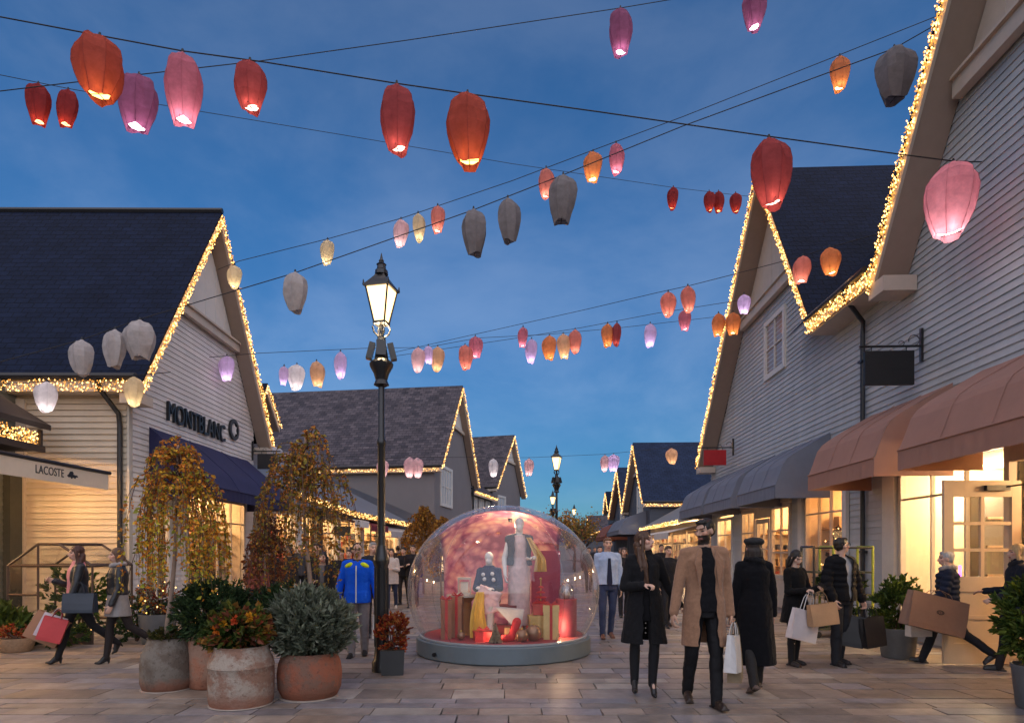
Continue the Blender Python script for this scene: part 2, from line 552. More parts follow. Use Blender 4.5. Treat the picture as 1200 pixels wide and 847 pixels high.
def window(F, s0, s1, z0, z1, xs, zs, parent, mt, o=.03, w=.09, mw=.035, name='window', pane=True, pm=None, sill=False):
    """casing and glazing bars; xs, zs are the positions of the bars; its pane is a sub-part"""
    m = MB(F)
    e = .002
    m.box((s0 - w, o - .06, z0 - w), (s0, o + .03, z1 + w)); m.box((s1, o - .06, z0 - w), (s1 + w, o + .03, z1 + w))
    m.box((s0 + e, o - .06, z0 - w), (s1 - e, o + .027, z0)); m.box((s0 + e, o - .06, z1), (s1 - e, o + .027, z1 + w))
    for q in xs: m.box((q - mw / 2, o - .05, z0 + e), (q + mw / 2, o + .01, z1 - e))
    for q in zs: m.box((s0 + e, o - .048, q - mw / 2), (s1 - e, o + .007, q + mw / 2))
    wd = build(m, name, mt, parent)
    if sill:
        m = MB(F); m.box((s0 - w - .04, o - .02, z0 - w - .05), (s1 + w + .04, o + .09, z0 - w - .002)); build(m, 'sill', mt, wd)
    if pane:
        m = MB(F); m.poly([(s0, o - .03, z0), (s1, o - .03, z0), (s1, o - .03, z1), (s0, o - .03, z1)])
        build(m, 'pane', pm or M_glass, wd)
    return wd


def interior(F, s0, s1, parent, depth=2.6, zt=3.0, energy=160, col=(1, .68, .36), shelves=True, seed=1, wallm=None, floor=0.02, pts=2, disp=True):
    m = MB(F)
    m.poly([(s0, -depth, floor), (s1, -depth, floor), (s1, -depth, zt), (s0, -depth, zt)])
    m.poly([(s0, -depth, floor), (s0, -.07, floor), (s0, -.07, zt), (s0, -depth, zt)])
    m.poly([(s1, -depth, floor), (s1, -.07, floor), (s1, -.07, zt), (s1, -depth, zt)])
    m.poly([(s0, -depth, zt), (s1, -depth, zt), (s1, -.07, zt), (s0, -.07, zt)])
    m.poly([(s0, -depth, floor), (s1, -depth, floor), (s1, -.07, floor), (s0, -.07, floor)])
    it = build(m, 'shop_interior', wallm or M_inwall, parent, fixn=False)
    rr = random.Random(seed)
    if shelves:
        m = MB(F)
        for zz in (.7, 1.2, 1.7, 2.2):
            m.box((s0 + .15, -depth + .02, zz), (s1 - .15, -depth + .4, zz + .03), (.45, .28, .14))
            q = s0 + .25
            while q < s1 - .4:
                ww = rr.uniform(.1, .3); hh = rr.uniform(.12, .38)
                c = rr.choice(((.35, .08, .05), (.1, .06, .05), (.5, .38, .25), (.25, .12, .06), (.6, .5, .4), (.05, .06, .09)))
                m.box((q, -depth + .06, zz + .032), (q + ww, -depth + .34, zz + .03 + hh), c); q += ww + rr.uniform(.03, .25)
        for zz in (.55, 1.05, 1.55, 2.05):         # shelves along the far side wall, the ones seen from the street
            m.box((s1 - .42, -depth + .45, zz), (s1 - .02, -.35, zz + .03), (.40, .24, .12))
            q = -depth + .5
            while q < -.6:
                ww = rr.uniform(.1, .24); hh = rr.uniform(.14, .36)
                c = rr.choice(((.25, .05, .035), (.05, .035, .03), (.4, .28, .16), (.18, .09, .04), (.5, .42, .3), (.04, .045, .07)))
                m.box((s1 - .36, q, zz + .031), (s1 - .08, q + ww, zz + .03 + hh), c); q += ww + rr.uniform(.03, .18)
        build(m, 'shelf_display', M_stock, parent)
    if disp:
        m = MB(F)
        q = s0 + .3
        while q < s1 - .3:
            hh = rr.uniform(.5, 1.5); ww = rr.uniform(.2, .4)
            c = rr.choice(((.2, .04, .03), (.03, .02, .018), (.22, .12, .06), (.06, .04, .03)))
            m.box((q, -.9, floor), (q + ww, -.55, hh), c)
            m.lathe((0, 0, 0), [(.02, 0)], 3) if False else None
            q += ww + rr.uniform(.4, 1.0)
        build(m, 'window_display', M_stock, parent)
    for k in range(pts):
        s = s0 + (s1 - s0) * (k + .5) / pts
        point_light('shop_lamp', F(s, -1.25, zt - .35), energy / pts, col, .18, parent)
    return it


def awning(F, s0, s1, prof, val, name, label, mt, group=None, parent_tag='awning'):
    """three-faceted canvas: prof = [(o, z) wall, knee, front]; val = depth of the valance"""
    b = F((s0 + s1) / 2, 0, prof[0][1])
    t = thing(name, label, parent_tag, b, 0, group)
    m = MB(F)
    nseg = max(4, int((s1 - s0) / .35))
    pts = [(o, z) for o, z in prof]
    # rounded profile
    fine = []
    for i in range(len(pts) - 1):
        for k in range(5):
            u = k / 5; fine.append((pts[i][0] * (1 - u) + pts[i + 1][0] * u, pts[i][1] * (1 - u) + pts[i + 1][1] * u))
    fine.append(pts[-1])
    for k in range(1, len(fine) - 1):
        if k == 5:
            a, c, d = V3((*fine[k - 1], 0)), V3((*fine[k], 0)), V3((*fine[k + 1], 0))
            q = (a + c * 2 + d) / 4; fine[k] = (q.x, q.y)
    rr = random.Random(int(s0 * 31))
    rings = []
    ss = [s0 + (s1 - s0) * i / nseg for i in range(nseg + 1)]
    for i, s in enumerate(ss):
        sag = .012 * math.sin(PI * ((i * 2) % nseg) / nseg)
        rings.append([(s, o - (sag if 0 < j < len(fine) - 1 else 0), z - sag) for j, (o, z) in enumerate(fine)])
    ids = [[m.v(q) for q in r] for r in rings]
    for a, b_ in zip(ids, ids[1:]):
        for k in range(len(a) - 1): m.face((a[k], a[k + 1], b_[k + 1], b_[k]))
    # closed ends
    for s in (s0, s1):
        m.poly([(s, o, z) for o, z in fine] + [(s, 0.02, prof[-1][1])])
    cv = build(m, 'canvas', mt, t, smooth=14)
    creases(cv.data, .013, 2.6, int(s0 * 7))
    m = MB(F)
    for q in range(1, 3):                       # stitched seams between the canvas widths
        s = s0 + (s1 - s0) * q / 3
        m.tube([(s, o + .004, z) for o, z in fine], .006, 4)
        build(m, 'stitched_seam', mt, t); m = MB(F)
    o, z = prof[-1]
    n = nseg * 6
    up, lo = [], []
    for i in range(n + 1):
        s = s0 + (s1 - s0) * i / n
        wv = .012 * math.sin(i * 1.7 + s0) + .006 * math.sin(i * .6)
        up.append((s, o + .006, z + .01)); lo.append((s, o + .01 + wv, z - val))
    iu = [m.v(q) for q in up]; il = [m.v(q) for q in lo]
    for i in range(n): m.face((iu[i], iu[i + 1], il[i + 1], il[i]))
    for s in (s0 - .004, s1 + .004):
        m.poly([(s, o + .006, z + .01), (s, .02, z + .01), (s, .02, z - val), (s, o + .01, z - val)])
    build(m, 'valance', mt, t, smooth=True, fixn=False)
    m = MB(F)
    m.tube([(s0, o + .012, z + .005), (s1, o + .012, z + .005)], .014, 6)
    build(m, 'seam_bar', mt, t)
    return t


def bulb(mb, c, r, mi=0):
    i = [mb.v(c + V3(q) * r) for q in ((1, 0, 0), (-1, 0, 0), (0, 1, 0), (0, -1, 0), (0, 0, 1.3), (0, 0, -1.3))]
    for q in ((0, 2, 4), (2, 1, 4), (1, 3, 4), (3, 0, 4), (2, 0, 5), (1, 2, 5), (3, 1, 5), (0, 3, 5)): mb.face([i[k] for k in q], None, None, mi)


def garland(label, pts, nrm, drop, dens, r, mt, seed=0, back=(0, 0, 0)):
    """fairy lights wound along an edge: cable and bulbs"""
    pts = [V3(q) for q in pts]; nrm = V3(nrm)
    dens *= 1.45; r *= .8
    t = thing('fairy_light_garland', label, 'fairy lights', pts[0], 0, 'fairy lights along the roof edges')
    rr = random.Random(seed)
    c = MB(); b = MB()
    for a, e in zip(pts, pts[1:]):
        ln = (e - a).length; n = int(ln * dens)
        prev = None; cl = []
        for k in range(n):
            u = (k + rr.random()) / n
            q = a.lerp(e, u) + nrm * rr.uniform(.015, .085) + V3((0, 0, -rr.random() ** .8 * drop))
            bulb(b, q, r * rr.uniform(.6, 1.15), 0 if rr.random() < .42 else 1)
            if k % 5 == 0: cl.append(q)
        if len(cl) > 2: c.tube(cl, r * .28, 3)
    build(c, 'cable', M_cable, t)
    o = build(b, 'bulbs', [mt, M_bulb_dim], t, fixn=False); o['kind'] = 'stuff'
    return t


# ================================================================== R1: grey clapboard shop, right
r1 = thing('clapboard_shop', 'large grey clapboard shop with two street gables on the right', 'building', RF(14, 0, 0))
PK, PZ, SL_F, SL_N = 17.5, 12.0, 1.07, 1.55
EAVE = 6.65
NG = (11.35, 7.2)                                   # near gable: foot and ridge
NZ = EAVE + 1.58 * (NG[0] - NG[1])


def r1_bounds(z):
    if z < EAVE - .01:
        return [(1.0, min(24.4, PK + (PZ - z - .3) / SL_F))]
    near = (NG[1] - (NZ - z - .25) / 1.58, NG[1] + (NZ - z - .25) / 1.58)
    far = (PK - (PZ - z - .25) / SL_N, PK + (PZ - z - .25) / SL_F)
    far = far if far[0] < far[1] else (PK, PK)
    if far[0] - near[1] < .02 and z < EAVE + .3: return [(1.0, far[1]), (0, 0)]
    return [near, far]


OPEN_R = [(8.95, 11.55, .42, 3.0), (7.0, 8.72, 0, 2.75), (13.75, 15.65, .42, 3.0), (16.6, 20.6, 0, 2.8), (21.6, 23.4, .5, 2.75)]
m = MB(RF)
siding(m, .12, EAVE, lambda z: r1_bounds(min(z, EAVE - .02)), OPEN_R, .126, (.46, .485, .50))
siding(m, EAVE, 12.2, r1_bounds, [], .126, (.46, .485, .50))
build(m, 'clapboard_wall', M_side_grey, r1, fixn=False)
m = MB(RF)
m.box((.5, -.3, 0), (7.0, -.01, 6.5)); m.box((11.7, -.3, 0), (13.6, -.01, 3.2)); m.box((20.75, -.3, 0), (21.45, -.01, 3.0))
m.box((.5, -.3, 3.06), (24.4, -.01, 6.3)); m.box((24.1, -9, 0), (24.39, -.012, 4.4)); m.box((1, .001, 0), (6.98, .05, .119)); m.box((11.7, .001, 0), (13.62, .05, .119))
m.box((23.55, .001, 0), (24.4, .05, .119)); m.box((15.75, .001, 0), (16.5, .05, .119)); m.box((8.95, -.3, 0), (11.6, .03, .3))
m.box((13.7, -.3, 0), (15.7, .03, .3)); m.box((21.5, -.3, 0), (23.5, .03, .38))
m.prism([(PK - 3.6, -.2, EAVE - .4), (PK + 5.6, -.2, EAVE - .4), (PK, -.2, PZ - .4)], (0, 0, 0))
build(m, 'wall', mat('wall_core_grey', (.32, .32, .32), .8), r1)
# panels above the gable beams, and the beams
for (c_, zc, sl0, sl1, bz) in ((PK, PZ, SL_N, SL_F, 8.75), (NG[1], NZ, 1.58, 1.58, 8.75)):
    m = MB(RF)
    a0, a1 = c_ - (zc - bz - .35) / sl0, c_ + (zc - bz - .35) / sl1
    m.poly([(a0, .05, bz), (a1, .05, bz), (c_, .05, zc - .35)])
    for q in range(1, 6):
        s = a0 + (a1 - a0) * q / 6
        m.box((s - .012, .045, bz), (s + .012, .058, bz + (min((s - a0) * sl0, (a1 - s) * sl1))))
    build(m, 'gable_panel', M_trim_warm, r1)
    m = MB(RF); m.box((a0 - .05, .06, bz - .26), (a1 + .05, .2, bz)); m.box((a0 - .05, .062, bz + .002), (a1 + .05, .26, bz + .05))
    build(m, 'gable_beam', M_trim_warm, r1)
m = MB()
roof_plane(m, RF, 24.1, PZ - SL_F * 6.6, PK, PZ, .62, 9)
roof_plane(m, RF, 14.05, PZ - SL_N * 3.45, PK, PZ, .62, 9)
roof_plane(m, RF, NG[0] + .15, EAVE - .2, NG[1], NZ, .62, 9)
roof_plane(m, RF, NG[1] * 2 - NG[0] - .15, EAVE - .2, NG[1], NZ, .62, 9)
# main roof between the gables, rising away from the street
P = [RF(NG[0] + .1, .62, EAVE), RF(15.5, .62, EAVE), RF(15.5, -4.4, EAVE + 5), RF(8.2, -4.4, EAVE + 5)]
m.poly(P, uv=[(0, 0), (6, 0), (6, 7), (0, 7)])
build(m, 'roof', M_navy_slate, r1)
rake(RF, 24.1, PZ - SL_F * 6.6, PK, PZ, .6, r1)
rake(RF, 14.05, PZ - SL_N * 3.45, PK, PZ, .6, r1)
rake(RF, NG[0] + .15, EAVE - .2, NG[1], NZ, .6, r1, drop=.36)
rake(RF, NG[1] * 2 - NG[0] - .15, EAVE - .2, NG[1], NZ, .6, r1, drop=.36)
m = MB(RF)
m.box((NG[0] + .1, .56, EAVE - .30), (14.2, .61, EAVE - .06)); m.box((NG[0] + .1, .02, EAVE - .33), (14.2, .558, EAVE - .303))
build(m, 'eave_board', M_trim_warm, r1)
for a_, b_, c_, d_ in ((NG[0] - .3, NG[0] + .2, EAVE - .6, EAVE - .34), (23.7, 24.25, PZ - SL_F * 6.6 - .5, PZ - SL_F * 6.6 - .29)):
    m = MB(RF); m.box((a_, .03, c_), (b_, .60, d_)); build(m, 'eave_return', M_trim_warm, r1)
m = MB(RF)
m.tube([(NG[0] + .2, .66, EAVE - .02), (14.1, .66, EAVE - .02)], .065, 8)
build(m, 'gutter', M_gutter, r1)
m = MB(RF)
m.tube([(12.35, .66, EAVE - .06), (12.35, .66, EAVE - .2), (12.75, .1, EAVE - .55), (12.8, .09, EAVE - .8), (12.8, .09, .05)], .045, 8)
for zz in (1.5, 3.4, 5.3): m.box((12.72, .03, zz), (12.88, .15, zz + .05))
build(m, 'downpipe', M_gutter, r1, smooth=40)
window(RF, 17.08, 18.35, 6.55, 7.95, [17.72], [7.25], r1, M_trim_white, o=.05, w=.14, pm=mat('window_glass_dusk', (.30, .22, .18), .15, var=.2))
m = MB(RF); m.poly([(17.08, .012, 6.55), (18.35, .012, 6.55), (18.35, .012, 7.95), (17.08, .012, 7.95)])
build(m, 'window_blind', mat('blind_beige', (.5, .36, .27), .8), r1)
# ground-floor shop fronts
window(RF, 8.95, 11.5, .42, 3.0, [9.8, 10.65], [2.46], r1, M_trim_warm, w=.1, name='shop_window')
interior(RF, 8.9, 11.6, r1, energy=240, shelves=False, seed=2, col=(1, .74, .42), pts=2, disp=False)
m = MB(RF)
m.box((9.2, -1.8, .03), (9.5, -1.5, 1.3), (.6, .45, .3)); m.box((10.9, -2.2, .03), (11.3, -1.8, .9), (.5, .3, .15)); m.box((9.9, -2.4, 1.45), (10.9, -2.3, 1.5), (.4, .25, .15))
m.tube([(10.2, -1.2, .03), (10.2, -1.2, 1.6)], .02, 6, (.5, .4, .3)); m.box((10.0, -1.3, 1.0), (10.4, -1.1, 1.35), (.75, .6, .45))
m.box((11.25, -2.55, .03), (11.57, -1.2, 2.7), (.05, .042, .036))  # dark cabinet added to darken the open door's right-hand panes
for zz in (.6, 1.1, 1.6, 2.1): m.box((11.2, -2.5, zz), (11.249, -1.25, zz + .04), (.2, .13, .08))
build(m, 'window_display', M_stock, r1)
m = MB(); m.tube([(7.63, 10.9, .85), (7.63, 10.9, 1.3)], .02, 6); m.tube([(7.72, 10.9, .85), (7.72, 10.9, 1.3)], .012, 6); build(m, 'neon_tube', emit('neon_pink', (1, .16, .75), 2.2), r1)
m = MB(RF); m.box((11.62, .03, 0), (12.02, .12, 3.1)); build(m, 'pilaster', M_trim_white, r1)
m = MB(RF); m.box((8.735, .03, 0), (8.84, .14, 3.06)); m.box((6.9, .03, 2.76), (8.73, .14, 3.02)); build(m, 'door_surround', M_trim_warm, r1)
interior(RF, 6.9, 8.72, r1, energy=110, shelves=True, seed=3, col=(1, .68, .36), pts=1, disp=False)
# open half-glazed door, standing square to the facade
m = MB()
D0 = RF(8.70, .02, 0); D1 = D0 + V3((-1.06, -.02, 0))
dx = (D1 - D0).normalized(); dn = V3((0, -1, 0))
DF = lambda u, o, z: D0 + dx * u + dn * o + V3((0, 0, z))
m = MB(DF)
Wd = 1.06
m.box((0, -.025, .02), (.13, .025, 2.5)); m.box((Wd - .13, -.025, .02), (Wd, .025, 2.5)); m.box((.131, -.024, 2.28), (Wd - .131, .024, 2.5))
m.box((.131, -.024, 1.0), (Wd - .131, .024, 1.2)); m.box((.131, -.024, .02), (Wd - .131, .024, .3)); m.box((.131, -.01, .3), (Wd - .131, .01, 1.0))
m.box((.131, -.023, .62), (Wd - .131, .023, .68))
for q in (Wd / 2,): m.box((q - .025, -.02, 1.2), (q + .025, .02, 2.28))
for q in (1.56, 1.92): m.box((.131, -.018, q - .022), (Wd - .131, .018, q + .022))
dr = build(m, 'shop_door', mat('door_cream', (.60, .45, .30), .5, var=.06), r1)
m = MB(DF); m.poly([(.131, 0, 1.2), (Wd - .131, 0, 1.2), (Wd - .131, 0, 2.28), (.131, 0, 2.28)]); build(m, 'pane', M_glass, dr)
m = MB(DF); m.box((.2, .03, 2.36), (.52, .09, 2.43)); m.tube([(.3, .06, 2.4), (.05, .2, 2.44)], .012, 5); build(m, 'door_closer', M_iron, dr)
m = MB(DF); m.tube([(Wd - .07, .03, 1.02), (Wd - .07, .08, 1.02), (Wd - .07, .08, 1.22), (Wd - .07, .03, 1.22)], .012, 6); build(m, 'handle', M_iron, dr)
# second window with an orange-lit display
window(RF, 13.75, 15.6, .42, 3.0, [14.35, 14.95], [2.42], r1, M_trim_warm, w=.1, name='shop_window')
interior(RF, 13.7, 15.7, r1, energy=62, seed=4, col=(1, .52, .2), pts=1)
m = MB(RF); m.box((15.72, .03, 0), (15.95, .12, 3.1)); m.box((13.48, .03, 0), (13.64, .1, 3.1)); build(m, 'pilaster', M_trim_white, r1)
# double door with side lights
window(RF, 16.7, 17.9, .9, 2.7, [17.3], [1.5, 2.1], r1, M_trim_warm, w=.12, name='shop_window')
window(RF, 18.2, 19.1, .9, 2.35, [18.65], [1.6], r1, M_trim_warm, w=.12, name='shop_door')
window(RF, 19.4, 20.5, .9, 2.7, [19.95], [1.5, 2.1], r1, M_trim_warm, w=.12, name='shop_window')
m = MB(RF); m.box((16.6, -.04, .02), (20.6, .03, .77)); m.box((16.58, .002, 2.83), (20.62, .1, 3.04)); m.box((18.05, -.02, 2.5), (19.28, .05, 2.82)); build(m, 'stall_riser', M_trim_warm, r1)
interior(RF, 16.6, 20.6, r1, energy=115, seed=6, col=(1, .62, .3), pts=3)
window(RF, 21.7, 23.3, .6, 2.6, [22.5], [2.1], r1, M_trim_white, w=.1, name='shop_window')
interior(RF, 21.6, 23.4, r1, energy=120, seed=8, pts=1)

garland('fairy lights up the outer rake of the farther grey clapboard gable', [RF(24.1, .6, PZ - SL_F * 6.6 - .06), RF(PK, .6, PZ - .06)], RF(0, 1, 0) - RF(0, 0, 0), .26, 70, .021, M_bulb, 11)
garland('fairy lights down the inner rake of the farther grey clapboard gable', [RF(PK, .6, PZ - .1), RF(14.05, .6, PZ - SL_N * 3.45 - .06)], RF(0, 1, 0) - RF(0, 0, 0), .24, 70, .020, M_bulb, 12)
garland('fairy lights along the short eave between the two grey clapboard gables', [RF(14.1, .62, EAVE - .08), RF(NG[0], .62, EAVE - .08)], RF(0, 1, 0) - RF(0, 0, 0), .28, 95, .019, M_bulb, 13)
garland('thick fairy lights climbing the rake of the nearest grey clapboard gable', [RF(NG[0] + .15, .6, EAVE - .2), RF(NG[1], .6, NZ + .02)], RF(0, 1, 0) - RF(0, 0, 0), .36, 125, .019, M_bulb, 14)

PR = [(0.03, 4.2), (1.02, 3.62), (1.24, 3.02)]
awning(RF, 3.6, 6.3, PR, .29, 'shop_awning', 'pink canvas awning outside the shop nearest the camera', M_pink_cloth, 'canvas awnings on the grey clapboard shop')
awning(RF, 6.5, 9.42, PR, .29, 'shop_awning', 'larger dusky pink canvas awning above the open half glazed door', M_pink_cloth, 'canvas awnings on the grey clapboard shop')
awning(RF, 10.1, 12.58, PR, .29, 'shop_awning', 'dusky pink canvas awning under the black hanging sign', M_pink_cloth, 'canvas awnings on the grey clapboard shop')
awning(RF, 14.35, 17.15, PR, .29, 'shop_awning', 'grey canvas awning next to the dusky pink one', M_grey_cloth, 'canvas awnings on the grey clapboard shop')
awning(RF, 17.7, 20.6, PR, .29, 'shop_awning', 'grey canvas awning in the middle of three grey ones', M_grey_cloth, 'canvas awnings on the grey clapboard shop')
awning(RF, 20.95, 24.2, PR, .29, 'shop_awning', 'grey canvas awning below the red hanging sign', M_grey_cloth, 'canvas awnings on the grey clapboard shop')


def hanging_sign(F, s, z1, z0, o0, o1, colm, label, plate=.3):
    t = thing('hanging_sign', label, 'sign', F(s, .03, z1 + .08), 0, 'blank signs on wall brackets')
    m = MB(F); m.box((s - .025, .026, z1 + .08 - plate * .9), (s + .025, .07, z1 + .08 + plate)); m.tube([(s, .05, z1 + .08), (s, o1 + .08, z1 + .08)], .02, 6)
    sc = [(s, .06 + .18 * (1 - math.cos(a)) * .5 + .02, z1 + .09 + .09 + .09 * math.sin(a)) for a in [k * PI / 5 - PI / 2 for k in range(9)]]
    m.tube(sc, .008, 5)
    m.tube([(s, o0 + .2 + .05 * math.cos(k * PI / 4), z1 + .13 + .04 * math.sin(k * PI / 4)) for k in range(7)], .007, 5)
    build(m, 'bracket', M_iron, t)
    m = MB(F); m.box((s - .03, o0, z0), (s + .03, o1, z1)); bd = build(m, 'board', colm, t)
    m = MB(F)
    for q in (o0 + .12, o1 - .12): m.tube([(s, q, z1), (s, q, z1 + .08)], .008, 5)
    build(m, 'hook', M_iron, t)
    return t


hanging_sign(RF, 10.9, 4.95, 4.37, .18, 1.0, mat('sign_black', (.006, .006, .007), .5), 'blank black sign board hanging from a wall bracket')
hanging_sign(RF, 21.5, 4.93, 4.42, .28, 1.02, mat('sign_red', (.42, .008, .012), .45), 'blank red sign board hanging from a wall bracket')

# ================================================================== L1: cream clapboard shop, left
l1 = thing('clapboard_shop', 'cream clapboard shop with navy slate roof and lettered gable', 'building', LF(16, 0, 0))
LE, LR, LEZ, LRZ = (12.75, 19.6), 16.2, 5.05, 10.12
LSL = (LRZ - LEZ) / (LR - LE[0]); LSL2 = (LRZ - LEZ) / (LE[1] - LR)


def l1_bounds(z):
    if z < LEZ - .1: return [(12.95, 19.35)]
    return [(max(12.95, LR - (LRZ - z - .25) / LSL), min(19.35, LR + (LRZ - z - .25) / LSL2))]


OPEN_L = [(15.3, 18.6, .3, 2.9), (13.5, 14.5, .5, 2.4)]
m = MB(LF)
siding(m, .12, 9.9, l1_bounds, OPEN_L, .122, (.70, .66, .63))
build(m, 'clapboard_wall', M_side_cream, l1, fixn=False)
m = MB(LF)                                   # side wall, square to the street, facing the camera
m.f = lambda a, b, c: LF(12.95, 0, 0) + (LF(12.95, -1, 0) - LF(12.95, 0, 0)) * b + V3((0, a, c))
siding(m, .12, LEZ - .2, lambda z: [(.0, 12.0)], [], .122, (.56, .47, .36), side=True)  # tanner than the gable boards, warm lamplight put into the colour
build(m, 'clapboard_wall', M_side_cream, l1, fixn=False)
m = MB(LF)
m.box((12.96, -12, 0), (19.3, -11.8, 4.8)); m.box((12.96, -12, .1), (13.1, -.012, 4.8)); m.box((19.2, -11, 0), (19.34, -.012, 4.8)); m.box((12.955, -.2, 2.92), (19.3, -.012, 5.0))
m.box((12.955, -.3, 0), (13.4, -.012, 2.95)); m.box((18.7, -.3, 0), (19.3, -.012, 2.95)); m.box((14.6, -.3, 0), (15.2, -.012, 2.95)); m.box((15.2, -.3, 0), (18.7, .03, .28)); m.box((13.4, -.3, 0), (14.6, -.012, .45))
m.box((12.9, .02, 0), (13.02, .07, 4.75)); m.box((12.86, -12, .02), (12.925, .02, .2))
build(m, 'wall', mat('wall_core_cream', (.5, .46, .40), .8), l1)
m = MB()
roof_plane(m, LF, LE[0] - .12, LEZ - .12 * LSL, LR, LRZ, .47, 13)
roof_plane(m, LF, LE[1] + .1, LEZ - .1 * LSL2, LR, LRZ, .47, 13)
build(m, 'roof', M_navy_slate, l1)
m = MB(LF); m.tube([(LR, .48, LRZ + .02), (LR, -13, LRZ + .02)], .07, 6); build(m, 'ridge_tile', M_gutter, l1)
rake(LF, LE[0] - .1, LEZ - .1 * LSL, LR, LRZ, .45, l1)
rake(LF, LE[1] + .1, LEZ - .1 * LSL2, LR, LRZ, .45, l1)
bz = 7.3
m = MB(LF)
a0, a1 = LR - (LRZ - bz - .35) / LSL, LR + (LRZ - bz - .35) / LSL2
m.poly([(a0, .05, bz), (a1, .05, bz), (LR, .05, LRZ - .35)])
for q in range(1, 6):
    s = a0 + (a1 - a0) * q / 6
    m.box((s - .012, .045, bz), (s + .012, .058, bz + min((s - a0) * LSL, (a1 - s) * LSL2)))
build(m, 'gable_panel', M_trim_white, l1)
m = MB(LF); m.box((a0 - .1, .06, bz - .2), (a1 + .1, .18, bz)); m.box((a0 - .1, .062, bz + .002), (a1 + .1, .24, bz + .05)); build(m, 'gable_beam', M_trim_warm, l1)
m = MB(LF)
m.box((12.62, -13, LEZ - .36), (12.67, .4, LEZ - .14)); m.box((12.672, -13, LEZ - .38), (12.92, .4, LEZ - .355))
build(m, 'eave_board', M_trim_warm, l1)
for a_, b_ in ((12.64, 13.1), (19.3, 19.66)):
    m = MB(LF); m.box((a_, .03, LEZ - .58), (b_, .44, LEZ - .39)); build(m, 'eave_return', M_trim_warm, l1)
m = MB(LF); m.tube([(12.56, .4, LEZ - .08), (12.56, -13, LEZ - .08)], .075, 8); build(m, 'gutter', M_gutter, l1)
m = MB(LF)
m.tube([(12.56, -.35, LEZ - .15), (12.6, -.35, LEZ - .3), (12.86, -.12, LEZ - .75), (12.87, -.1, LEZ - 1), (12.87, -.1, .05)], .05, 8)
build(m, 'downpipe', M_gutter, l1, smooth=40)
window(LF, 15.35, 18.55, .35, 2.85, [16.15, 16.95, 17.75], [2.3], l1, M_trim_warm, w=.09, name='shop_window')
interior(LF, 15.3, 18.6, l1, energy=120, seed=12, col=(1, .66, .34), pts=2)
window(LF, 13.55, 14.45, .55, 2.35, [14.0], [1.5], l1, M_trim_white, w=.09, name='shop_window')
interior(LF, 13.4, 14.6, l1, energy=50, seed=13, pts=1)


def text_mesh(s, size, depth, bold=0):
    cu = bpy.data.curves.new('letters', 'FONT'); cu.body = s; cu.size = size; cu.extrude = depth; cu.resolution_u = 4; cu.offset = bold
    o = bpy.data.objects.new('letters', cu); COL.objects.link(o)
    me = bpy.data.meshes.new_from_object(o.evaluated_get(bpy.context.evaluated_depsgraph_get()))
    bpy.data.objects.remove(o); bpy.data.curves.remove(cu)
    return me


def lettering(txt, f, width, height, depth, mt, parent, name='lettering', bold=0):
    """f(u, o, z): u to the reader's right, o towards the reader"""
    me = text_mesh(txt, 1, .5, bold)
    xs = [v.co.x for v in me.vertices]; ys = [v.co.y for v in me.vertices]
    x0, x1, y0, y1 = min(xs), max(xs), min(ys), max(ys)
    m = MB()
    ids = []
    cen = {}
    for v in me.vertices:
        m.V.append(f((v.co.x - x0) / (x1 - x0) * width, (v.co.z + .5) * depth, (v.co.y - y0) / (y1 - y0) * height))
    for pl in me.polygons: m.face(list(pl.vertices))
    bpy.data.meshes.remove(me)
    return build(m, name, mt, parent)


M_letter = mat('letters_black', (.016, .017, .02), .4)
# on the left-hand facade the reader's right is away along the street
fl = lambda u, o, z: LF(14.38 + u, .03 + o, 4.47 + z)
lettering('MONTBLANC', fl, 2.9, .45, .06, M_letter, l1)
for dd in (.006, -.006):
    pass
m = MB(LF)
cx, cz = 17.86, 4.92
ro, ri = .29, .2
n = 28
o_ = [(cx + ro * math.cos(2 * PI * k / n), .09, cz + ro * math.sin(2 * PI * k / n)) for k in range(n)]
i_ = [(cx + ri * math.cos(2 * PI * k / n), .09, cz + ri * math.sin(2 * PI * k / n)) for k in range(n)]
io, ii = [m.v(q) for q in o_], [m.v(q) for q in i_]
io2, ii2 = [m.v((q[0], .03, q[2])) for q in o_], [m.v((q[0], .03, q[2])) for q in i_]
for k in range(n):
    j = (k + 1) % n
    m.face((io[k], io[j], ii[j], ii[k])); m.face((io2[k], io2[j], io[j], io[k])); m.face((ii[k], ii[j], ii2[j], ii2[k]))
em = build(m, 'emblem', M_letter, l1)
m = MB(LF)
star = [(cx + (.19 if k % 2 == 0 else .12) * math.cos(2 * PI * k / 12 + PI / 2), .07, cz + (.19 if k % 2 == 0 else .12) * math.sin(2 * PI * k / 12 + PI / 2)) for k in range(12)]
m.poly(star); build(m, 'emblem_star', M_trim_white, em)
garland('fairy lights up the near rake of the lettered cream gable', [LF(LE[0] - .1, .45, LEZ - .2), LF(LR, .45, LRZ - .06)], LF(0, 1, 0) - LF(0, 0, 0), .24, 80, .019, M_bulb, 21)
garland('fairy lights down the far rake of the lettered cream gable', [LF(LR, .45, LRZ - .08), LF(LE[1] + .1, .45, LEZ - .1)], LF(0, 1, 0) - LF(0, 0, 0), .24, 80, .019, M_bulb, 22)
garland('fairy lights along the side eave of the cream clapboard shop', [LF(12.5, .42, LEZ - .16), LF(12.5, -12, LEZ - .16)], V3((0, -1, 0)), .24, 85, .018, M_bulb, 23)
awning(LF, 13.7, 18.85, [(.03, 4.2), (1.0, 3.35), (1.25, 2.95)], .25, 'shop_awning', 'navy blue canvas awning under black lettering on cream shop', M_navy_cloth)
